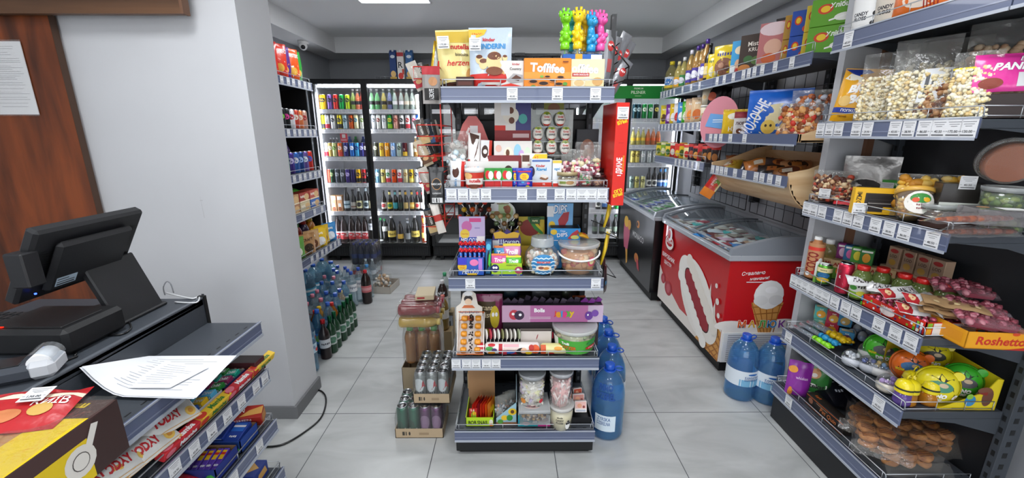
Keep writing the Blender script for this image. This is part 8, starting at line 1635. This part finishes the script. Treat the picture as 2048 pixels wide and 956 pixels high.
FR(1.917,1545,95,.08,'pkb',carton(.16,.25,.05,'#c87a7a',[('e',.5,.85,.5,.15,'#f0d8dc'),('e',.5,.45,.3,.18,'#e8b8a0'),('e',.4,.2,.25,.12,'#d86a3a'),('r',0,0,1,.1,'#e8dcc0')],right=[('r',0,0,1,1,'#7a2030')]),'pink cereal box with red side','cereal box',-.8)
for i,(px,c,c2,d,w) in enumerate(((1580,'#b88a30','#7a4a20','golden',.07),(1602,'#1f4aa8','#c84a34','blue',.11),(1626,'#d8b828','#6a3a1c','yellow',.09),(1662,'#5a9a1c','#e8e8e0','green',.2))):
    for j in range(2):
        FR(1.917+.128*j,px,70,.09,'stk%d' % i,carton(w,.126,.06,c,[('e',.3,.6,.16,.18,'#c83a1c'),('e',.3,.6,.1,.12,'#e8c020'),('e',.7,.25,.2,.14,c2)] + ([tx('Хлібці',.6,.68,.22,'#f4f4ee',w=.55,off=.03),('p',[(.4,.2),(.8,.34),(.8,.28),(.4,.14)],'#f0f0ea')] if i == 3 else [])),'%s crispbread box, %s of its stack by the pillar' % (d,['bottom','top'][j]),'box',-.85,group='crispbread boxes by the pillar')
FR(1.917,1567,80,.2,'dkb2',carton(.12,.3,.06,'#241c1e'),'tall dark box behind the golden crispbread','box',-1.0)
# second and third shelf, far bay
for i,(px,c,c2,d) in enumerate(((1330,'#e8d020','#5a3a1c','yellow'),(1341,'#7a2a98','#e8c8f0','purple'),(1349,'#e8c020','#f0f0f0','golden'),(1357,'#e8e4e4','#c8281c','white and red'),(1365,'#3a8ad0','#f0f0f0','blue and white'),(1374,'#4ab02a','#e8e8d0','green'),(1384,'#d8b08a','#e88a2a','beige'),(1396,'#d8b890','#c8641c','nut picture'))):
    FB(px,225,.10 if i < 6 else .13,.19+.015*(i > 5),.05,c,[('e',.5,.35,.3,.2,c2),tx('SMAK',.5,.78,.1,'#f8f4e8',w=.6)],'%s snack pouch, %s from left on the second far shelf' % (d,ORD[i]),10+i,.07,kind='stand',z=1.61,cat='snack pouch')
for j in range(2): FR(1.61+.135*j,1411,225,.06,'past',tub(.038,.12,'#d8cdb4','#e0dcd4:g',[('e',.5,.5,.2,.2,'#c8a878')],name='paste_jar'),'cream coloured jar, %s of two stacked on the second far shelf' % ['lower','upper'][j],'jar')
for i in range(3):
    FR(1.61,1425+i*10,215,.09+.05*i,'bkp',pouch(.12,.27,.06,'#1c1819:f',[('e',.5,.72,.28,.12,'#c85a3c'),('e',.5,.4,.25,.1,'#a84a34'),('r',0,0,1,.15,'#7a3a34')],'pillow',71),'black pack with coral emblems, %s from left beside the cream jars' % ORD[i],'snack pouch')
for i in range(13):
    px = 1318+i*9.5; c,c2 = [('#d8c428','#5a6a1c'),('#8ab02a','#e8e0b0'),('#e8c838','#3a6a2a'),('#c82a24','#e8e0d0'),('#d83a2a','#e8c020'),('#e0b820','#4a5a1c'),('#f0e0a0','#c82a24'),('#3a2438','#c8603c'),('#2a1c1c','#e0a050'),('#c83034','#7a4a34'),('#241c1a','#b8783a'),('#3a2420','#c8843c'),('#2a1a18','#a86a34')][i]
    FB(px,305,.075,.13+.01*(i % 2),.03,c,[('r',0,.78,1,.95,'#c82a24' if i > 3 else c2),('e',.5,.35,.32,.22,c2)],'small seasoning packet, %s from left on the third far shelf' % ORD[i],90+i,.05+.02*(i % 2),kind='pillow',z=1.305,cat='packet')
# crates
CU,CLW_ = 1.5155,1.30
m = MB(); m.lathe([(.5,0,'#d88a98'),(.5,.006)],28,sx=.26,sy=.36); m.xf(Matrix.Translation((0,0,.07)) @ Matrix.Rotation(PI/2,4,'X')).art(Surf(lambda u,v,e: (-.11+.22*u,-.007-e,.0+.14*v),.22,.14),[('p',[(.08,.3),(.2,.95),(.95,.8),(.98,.3),(.9,.1)],'#6aa4e0'),('r',.3,.6,.7,.64,'#e8f0f8'),('r',.3,.5,.6,.53,'#e8f0f8')],.001)
o = m.build('display_card'); p = onX(1437,250,1.50); o.location = (p.x,p.y,CU+.02); o.rotation_euler = (-.1,0,-.8); tag(o,'round pink and blue card at the far end of the upper crate','display card')
FB(1470,240,.15,.18,.06,'#e0b820',[('p',[(0,0),(1,0),(1,.45),(0,.5)],'#1c1a1c'),tx('НІЧ',.5,.3,.16,'#f0f0f0',w=.6),('e',.5,.75,.3,.12,'#f4f0e0')],'yellow and black biscuit bag in the upper crate',1,.05,-.55,z=CU-.015,X=1.45)
FB(1492,245,.14,.16,.05,'#d0ccc8',[('r',0,.75,1,1,'#8a1c2c'),tx('ЛЮБІМЧІК',.5,.55,.12,'#4a1a24',w=.85,off=.03),('e',.25,.25,.12,.1,'#6a3a20'),('e',.75,.8,.13,.1,'#4a3a8a')],'white and maroon biscuit bag in the upper crate',2,.06,-.5,z=CU-.015,X=1.45)
FB(1556,225,.32,.27,.08,'#1f64c8',[('e',.55,.35,.42,.36,'#e8dcb0'),tx('МОЛОЧНЕ',.14,.42,.26,'#f0f0f8',rot=1.1,w=.8,off=.03),('e',.38,.22,.12,.15,'#e8c860'),('e',.68,.2,.12,.15,'#e8c060'),('e',.34,.25,.02,.03,'#3a2a1a'),('e',.42,.25,.02,.03,'#3a2a1a'),('e',.64,.23,.02,.03,'#3a2a1a'),('e',.72,.23,.02,.03,'#3a2a1a')],'large blue biscuit bag with smiling biscuit pictures',3,.125,-.62,z=CU-.012,X=1.45)
FR(CU-.015,1598,235,.07,'cc1',clearbag(.19,.18,.08,['#b8743a','#d8a060','#8a4a20','#c83a2a','#e8d0b0'],.016,130,21,.75),'clear bag of ring biscuits right of the blue bag','biscuit bag',-.6,X=1.45)
FR(CU-.01,1625,225,.14,'cc2',clearbag(.2,.24,.09,['#8a94a8','#b86a3a','#c8ccd8','#7a3a20'],.016,120,22,.8),'tall clear bag of biscuits nearest the pillar','biscuit bag',-.6,X=1.45)
br = ['#a86028','#5a2a14','#2a1a14','#b8783a','#3a2418']
for i,(px,py,dx,c,d) in enumerate(((1460,330,.10,'#c8a838','yellow film pastry pack'),(1480,315,.22,'#a8602c','brown pastry pack'),(1505,335,.12,'#2a2428','dark pastry pack'),(1525,330,.14,'#c87830','orange brown bun pack'),(1545,345,.12,'#1c1a1e','black pastry pack'),(1560,335,.2,'#3a3034','smoky pastry pack'),(1585,330,.16,'#a86a34','tan loaf pack'),(1600,320,.25,'#b8845a','pale loaf pack'),(1520,310,.26,'#3a2a24','deep brown pastry pack'))):
    FR(CLW_-.045+.03*(i % 2),px,py,dx,'pst%d' % i,pouch(.17,.13,.08,c+':f',[('e',.5,.5,.32,.25,br[i % 5]),('r',.3,.35,.6,.6,'#d8d0c0' if i % 3 == 0 else br[(i+1) % 5])],'pillow',30+i),'%s lying in the lower scoop crate, %s from the far end' % (d,ORD[i]),'pastry pack',rot=(-.9,.2*((i % 3)-1),-.6+.2*(i % 2)),X=1.45)
for i in range(3): FR(CLW_-.135,1480+i*45,370+i*10,.17,'lowb',pouch(.2,.1,.05,'#c8b088:f',[('e',.5,.5,.35,.3,'#d89050')],'pillow',61),'beige bread pack in the crate, seen below the price rail, %s from the far end' % ORD[i],'bread pack',rot=(-1.3,0,-1.0),X=1.45)
p = onX(1412,365,1.42); a = MB(); a = pouch_mesh(.085,.20,.012,'#c82a24:f',[('r',0,0,1,.32,'#e8821c'),tx('ВІРМЕН',.5,.72,.14,'#f0e8e0',w=.5,rot=PI/2),('e',.72,.6,.25,.2,'#6a8a2a'),('e',.7,.5,.18,.1,'#c83a24'),('r',.88,.32,1,1,'#e8d8a0')],'flat',5).build('snack_packet')
a.location = (p.x,p.y,p.z-.10); a.rotation_euler = (0,.5,-.5); tag(a,'red and orange flat bread packet hanging at the far end of the scoop crate','packet')
# ice creams seen through the glass lids
rnd = random.Random(12); ICE = ['#3a8ad0','#e8e8ec','#d8c8b8','#c89a7a','#4ac0b8','#c83a4a','#e8b8c8','#b0a090']
k = 0
for (x0,x1,y0,y1,wh_) in ((1.39,1.83,2.48,3.48,'red'),(1.35,1.83,3.70,4.7,'black')):
    for j in range(8):
        for i in range(4):
            c = ICE[(i*3+j*5+(k//7)) % 8] if wh_ == 'red' else ['#3a9a3a','#2a4ab8','#e8e8e8','#5ab04a'][(i+j*3) % 4]; k += 1
            put('ice'+c,pouch(.11,.085,.03,c+':f',[('e',.5,.5,.3,.3,'#f0e8e0'),('r',.1,.75,.9,.9,'#f4f4f4')],'pillow',77,nu=7,nv=7,name='ice_cream_pack'),(x0+.04+i*.11+rnd.uniform(-.01,.01),y0+.06+j*.118,.797+.012*((i+j) % 2)),0,'wrapped ice cream in the %s freezer, %s row from near end, %s from aisle' % (wh_,ORD[j],ORD[i]),'ice cream','ice creams in the %s freezer' % wh_,rot=(-1.52,.03,rnd.uniform(-.5,.5)))
# ============================================================ ON THE TILL COUNTER
TZ,SZ = .932,.834
BK = '#1a1b1e:b'
t = thing('pos_monitor',(0,0,0),0,'black touch screen till monitor seen from behind on the counter','monitor')
def slab(y0,y1,a,b,th,m,c=.004,S_=None):
    """a slab leaning in the X-Z plane from a to b; its local +Z is the back side"""
    A,B = Vector((a[0],0,a[1])),Vector((b[0],0,b[1])); L = (B-A).length; d = (B-A).normalized(); n = Vector((d.z,0,-d.x))
    M = MB().box(0,L,y0,y1,-th,0,m,c)
    if S_: S_(M,L)
    M.v = [tuple(A+d*v[0]+Vector((0,v[1],0))+n*v[2]) for v in M.v]; return M
def backart(M,L):
    S = Surf(lambda u,v,e: (v*L,1.07+u*.335,e),.335,L)
    M.box(.03,L-.04,1.12,1.36,0,.022,BK,.012)
    a = [('r',.86,.45+.035*i,.95,.465+.035*i,'#08080a') for i in range(10)] + [('r',.08,.45+.035*i,.18,.465+.035*i,'#08080a') for i in range(8)]
    M.art(S,a)
    M.art(Surf(lambda u,v,e: (.05+v*.03,1.14+u*.06,.022+e),.06,.03),[('r',0,0,1,1,'#a9bccb'),('r',.06,.7,.6,.8,'#333'),('r',.06,.4,.9,.5,'#333'),('r',.06,.12,.9,.26,'#222')])
slab(1.07,1.405,(-1.365,1.065),(-1.245,1.275),.035,BK,.008,backart).build('screen_back',t)
slab(1.225,1.40,(-1.245,.936),(-1.315,1.13),.022,BK,.004).build('stand_arm',t)
MB().box(-1.46,-1.235,1.225,1.405,TZ,TZ+.012,BK,.004).build('stand_base',t)
MB().box(-1.32,-1.27,1.04,1.085,1.13,1.225,BK,.004).build('card_reader',t)
m = MB(); m.box(-1.3365,-1.333,1.10,1.104,1.09,1.094,emit('#3050ff',6)); m.build('power_light',t)
t = thing('cash_printer',(0,0,0),0,'flat black receipt printer box in front of the till monitor','printer')
MB().box(-1.455,-1.205,1.03,1.215,TZ+.004,TZ+.08,'#141517:b',.012).build('housing',t); MB().box(-1.43,-1.23,1.05,1.17,TZ+.0795,TZ+.083,'#101113:b',.002).build('cover',t)
MB().box(-1.40,-1.385,1.045,1.05,TZ+.083,TZ+.0845,emit('#ff2010',3)).build('status_light',t)
for q in (1.05,1.18): MB().box(-1.44,-1.22,q,q+.012,TZ,TZ+.006,'#0a0a0b').build('foot',t)
t = thing('card_terminal',(-1.235,.93,TZ),.5,'grey and black payment card terminal with a paper roll','card terminal')
MB().box(-.10,.05,-.04,.04,.002,.045,'#3c4048:g',.012).build('keypad_body',t); MB().box(-.08,.02,-.028,.028,.044,.048,'#15171a:g',.001).build('screen',t)
m = MB(); m.box(.03,.085,-.042,.042,.002,.05,'#c8cace:g',.012); m.build('printer_housing',t); m = MB(); m.lathe([(.022,-.03,'#f4f4f4'),(.022,.03)],20); m.xf(Matrix.Translation((.055,0,.042)) @ Matrix.Rotation(PI/2,4,'X')); m.build('paper_roll',t)
MB().grid(lambda u,v: (.055+.03*math.cos(PI*u),-.036+.072*v,.042+.03*math.sin(PI*u)),10,1,clear('#e8ecf0',.12,.04)).build('clear_cover',t)
def cable(pts,r,c,lab):
    P = [Vector(p) for p in pts]; out = []
    for i in range(len(P)-1):
        for k in range(5):
            s_ = k/5; a = P[max(i-1,0)]; b_ = P[i]; c_ = P[i+1]; d = P[min(i+2,len(P)-1)]
            out.append(.5*((2*b_)+(-a+c_)*s_+(2*a-5*b_+4*c_-d)*s_*s_+(-a+3*b_-3*c_+d)*s_**3))
    tag(MB().tube(out+[P[-1]],r,c,6).build('cable'),lab,'cable')
cable([onZ(*q,TZ+.004) for q in ((330,585),(350,590),(385,597),(398,592),(392,605),(350,604))],.0028,'#d8dadc:g','white cable curled beside the till monitor stand')
p = onZ(330,590,TZ); cable([p,p+Vector((0,0,.03)),p+Vector((.008,.01,.05)),p+Vector((.022,.01,.04)),p+Vector((.026,.01,.005))],.0022,'#8a8c90:g','thin grey cable loop standing at the far end of the counter')
cable([onZ(*q,TZ+.004) for q in ((155,712),(130,722),(95,738),(60,752),(20,765))],.003,'#0c0c0e:g','black lead running from the printer to the card terminal')
cable([onZ(*q,TZ+.004) for q in ((255,640),(262,655),(245,668),(205,672),(165,680),(150,712))],.0028,'#0c0c0e:g','black lead along the counter edge below the monitor stand')
# keyboard behind the printer
m = MB(); m.box(-1.75,-1.50,1.15,1.30,TZ+.001,TZ+.018,'#18191b:b',.003)
for i in range(11):
    for j in range(5): m.box(-1.745+i*.022,-1.728+i*.022,1.158+j*.027,1.179+j*.027,TZ+.018,TZ+.023,'#26282b:b')
tag(m.build('keyboard'),'black keyboard at the left picture edge behind the printer','keyboard')
# papers
def paper(name,cs,z,art,lab,curl=0):
    w = (cs[1]-cs[0]).length; h = (cs[3]-cs[0]).length
    S = Surf(lambda u,v,e: tuple(cs[0].lerp(cs[1],u).lerp(cs[3].lerp(cs[2],u),v) + Vector((0,0,e+curl*max(0,.35-u)**2*2*(1-v)))),w,h,10,6)
    m = MB(); m.grid(lambda i,j: S(i,j,.0004),12,8,'#eceef2'); m.grid(lambda i,j: S(i,j,0),12,8,'#dfe1e5',flip=True); m.art(S,art,.0007,.0001)
    tag(m.build(name),lab,'paper')
rnd = random.Random(9)
ln = lambda n,c='#9a9ca4': [('r',.12+rnd.random()*.1,.88-i*.8/n,rnd.uniform(.55,.9),.886-i*.8/n,c) for i in range(n)]
cs = [onZ(*q,SZ+.008) for q in ((175,792),(388,798),(470,713),(292,714))]
for k in range(2): paper('paper_sheet',[c+Vector((.004*k,.003*k,.0015*k)) for c in cs],0,ln(14) if k else [],['white paper sheet lying under the printed one on the counter shelf','printed white sheet curling up at its left corner on the counter shelf'][k],.35)
paper('paper_sheet',[onZ(*q,SZ+.014) for q in ((243,776),(340,776),(418,735),(330,722))],0,ln(10,'#8a8c96'),'smaller printed slip lying on the white sheets')
# large cake box and red packet near the camera
def marse():
    t = mk('cake_box'); w,d,h = .22,.36,.125; m = MB(); m.box(-w,0,-d,0,0,h,'#4a3230',.002)
    m.art(SRt(d,h,0,-d,0),[('r',.1,.0,.78,.72,'#e8c81c'),('p',[(.78,0),(.78,.72),(.84,.95),(1,1),(1,0)],'#3c2826'),('e',.72,.42,.09,.26,'#e4e0d8'),('p',[(.60,.08),(.66,.06),(.74,.4),(.7,.4)],'#e4e0d8'),('p',[(.74,.5),(.78,.46),(.86,.86),(.82,.9)],'#e4e0d8'),('e',.72,.42,.05,.15,'#55504a'),('e',.72,.42,.045,.135,'#e4e0d8'),('e',.3,.3,.06,.2,'#3c2826')])
    m.art(Surf(lambda u,v,e: (-u*w,-v*d,h+e),w,d),[tx('marse',.35,.06,.045,'#e8c81c',w=.5,off=.04),('r',.4,.16,1,1,'#b98a5c'),('r',0,.18,.4,1,'#e8c81c')]+[('e',.55+.12*(i % 4),.24+.1*(i//4),.05,.04,['#c89a68','#a87848'][i % 2]) for i in range(20)])
    m.build('carton',t); cr = crinkle(5,.003); MB().grid(lambda u,v: (-w-.004+(w+.008)*u,-d-.004+(d+.008)*v,h+.006+cr(u*2,v*2)),10,10,clear('#f4f4f0',.04,.06,.7)).build('film',t); return t
put('marse',marse,(-.862,.80,SZ+.007),.04,'large brown and yellow cake box in film at the lower left corner','cake box')
put('redp',pouch(.2,.13,.03,'#b8242a:f',[('r',0,.7,1,.8,'#e8d8c0'),('e',.3,.35,.12,.15,'#3a7a3a'),('e',.5,.3,.12,.16,'#c87a4a'),('e',.75,.4,.1,.14,'#c8a050'),tx('КИЇВ',.78,.6,.2,'#f0ece8',w=.35)],'pillow',8,name='biscuit_bag',tagp=(.1,.9,1)),(-.99,.68,SZ+.138),0,'red biscuit packet with a price tag lying on the cake box','biscuit bag',rot=(-1.45,.05,.25),scale=(.95,.95,.95))
# first display shelf below the counter
def SH(k,x,y,key,fn,label,cat,rz=PI/2,z=0.0,rot=None,group=None): return put(key,fn,(x,y,CZ[k]+.001+z),rz,label,cat,group,rot=rot)
TD = lambda s_: pouch(.16,.075,.035,'#d6d6d2:f',[('r',0,0,1,.1,'#d8a860'),tx('TODAY',.42,.5,.36,'#b81c24',w=.5,sl=.15,off=.05),('e',.84,.35,.1,.2,'#e0b858'),('e',.84,.35,.05,.1,'#c88a3a')],'pillow',s_,name='cake_bar')
for i,(x,y,z,a) in enumerate(((-.985,.86,.05,.2),(-.99,.94,.07,.1),(-1.03,.90,.09,.3),(-1.05,.83,.06,0),(-.99,.78,.06,.2),(-1.04,.97,.05,.4),(-1.0,.72,.07,.1))):
    put('today',TD(3),(x+.03,y+.09,CZ[1]+z),0,'white cake bar with red lettering, %s in the heap beside the cake box' % ORD[i],'cake bar','white cake bars in a heap',rot=(-.8,.1*(i % 3),PI/2-.3+a))
def stick(L,w,h,c,art,name='gum_pack'):
    def f():
        m = MB(); m.box(-L/2,L/2,-w/2,w/2,0,h,c,.002); m.art(ST(L,w,-L/2,-w/2,h),art); m.art(SF(L,h,-L/2,-w/2,0),art[:2]); return m.build(name)
    return f
for i in range(4): put('mam%d' % (i % 2),stick(.15,.028,.03,'#e8c030' if i % 2 else '#c82a34',[tx('Mamba',.6,.5,.6,'#2a7a34' if i % 2 else '#fff',w=.5,off=.04),('e',.15,.5,.12,.4,'#d8402c' if i % 2 else '#e87a8a')],'candy_bar'),(-.975,1.045+i*.135-.0,CZ[1]+.012),0,'%s fruit chew bar along the fence, %s from the cake box' % (['red','yellow'][i % 2],ORD[i]),'candy bar',rot=(.35,0,PI/2))
gums = [('#2a8a3a','Orbit','green'),('#1f5aa8','Dirol','blue'),('#e8c020','Dirol','yellow'),('#5ab8e0','Dirol','light blue'),('#1c1c20',"Fresh",'black'),('#8a2a5a','Orbit','purple'),('#12a088','Orbit','teal')]
for j in range(9):
    for i in range(4):
        c,tt,d = gums[(4 if j < 2 else (1 + (i+j) % 3) if j < 6 else [0,5,6][(i+j) % 3])]
        x = -1.02-i*.036; y = 1.03+j*.042; put('gum'+c,stick(.038,.034,.02,c,[tx(tt,.5,.5,.5,'#f4f4f4',w=.8,off=.03),('r',.0,.0,.1,1,'#f0f0f0')]),(x,y,CZ[1]+.025+.004*i),0,'%s chewing gum pack, %s from the aisle in the %s gum row' % (d,ORD[i],ORD[j]),'chewing gum','chewing gum on the counter shelf',rot=(.1,-.15,.1))
for j,(y0,y1) in enumerate(((1.01,1.10),(1.105,1.27),(1.275,1.40))):
    put('gtray%d' % j,tray(.15,.035,y1-y0,'#17181c' if j == 0 else '#d8d8dc' if j == 1 else '#2a2a5a','#a8a4a0',slope=False),(-1.07,y0,CZ[1]+.001),0,['low black gum tray beside the cake bars','pale gum tray in the middle of the counter shelf','dark blue gum tray at the far end of the counter shelf'][j],'tray')
put('dchoc',carton(.12,.055,.06,'#4a1c24',[tx('LUX',.5,.5,.4,'#d8b0a0',w=.5)],right=[('r',.1,.1,.9,.9,'#5a2430')],top=[('r',.03,.05,.97,.95,'#2a1a16')]),(-1.02,1.405,CZ[1]+.001),0,'dark maroon chocolate box at the far end of the counter shelf','chocolate box')
# second display shelf
put('rosw',carton(.15,.07,.05,'#a8281c',[tx('ROSHEN',.5,.75,.22,'#f0e8e0',w=.6),('p',[(.1,.1),(.9,.2),(.8,.5),(.2,.4)],'#d89a4a')],right=[('p',[(.0,.2),(.9,.1),(1,.7),(.3,.9)],'#c8883c')],top=[tx('ROSHEN',.35,.6,.3,'#f0e8e0',w=.5),('p',[(.5,.1),(1,.3),(1,.9),(.7,.6)],'#d8a050')]),(-1.04,1.385,CZ[2]+.02),0,'red wafer box with golden wafer picture at the far end','wafer box',rot=(.5,.1,.3))
for j,(y0,y1,c,ic,n) in enumerate(((1.27,1.375,'#1f3a88','#1f3f98','dark blue'),(1.14,1.255,'#c8a060','#5a3aa8','purple'))):
    put('ctr%d' % j,tray(.13,.05,y1-y0,'#26489a' if j == 0 else '#2a3a8a','#8a6a4a',slope=False),(-1.035,y0,CZ[2]+.001),0,'%s tray of chocolate bars on the second counter shelf' % n,'tray')
    for i in range(5):
        put('cbar%d' % j,stick(.018 if j else .055,.09,.02,ic,[('r',.1,.5,.9,.9,'#e8b820' if j else '#2a6ac8'),('r',.1,.7,.9,.8,'#c8281c' if j else '#e8e8f0'),tx('MILKY' if j else 'NUTS',.5,.25,.12,'#fff',w=.8)],'chocolate_bar'),(-1.085+i*.022 if j else -1.07+.055*(i % 2),(y0+y1)/2+(.002*i),CZ[2]+.02+(0 if j else .012*(i//2))),0,'%s chocolate bar, %s from the back in its tray' % (n,ORD[i]),'chocolate bar','%s chocolate bars' % n,rot=(.2,0,.05*(i % 3)))
put('sausag',pouch(.2,.03,.02,'#4aa83a:f',[('r',.3,0,.6,1,'#e8c020')],'pillow',3,name='candy_bar'),(-.975,1.2,CZ[2]+.01),0,'green and yellow long bar along the second shelf fence','candy bar',rot=(-.8,0,PI/2))
put('redb',pouch(.16,.1,.03,'#b8242c:f',[tx('ROSHEN',.5,.5,.2,'#fff',w=.6)],'pillow',4),(-1.02,1.06,CZ[2]+.02),0,'red sweets packet on the second counter shelf near the camera','sweets pack',rot=(-1.2,0,PI/2))
put('bluw',carton(.13,.06,.09,'#2a3f8a',right=[('p',[(.1,.2),(.9,.3),(.8,.8),(.3,.7)],'#d8a860')],top=[('p',[(.1,.2),(.6,.1),(.95,.5),(.6,.9),(.5,.5)],'#d8a860'),('e',.25,.7,.1,.15,'#e8e8f0')]),(-1.06,1.34,CZ[3]+.001),0,'blue wafer box with golden wafers on the lowest counter shelf','wafer box')
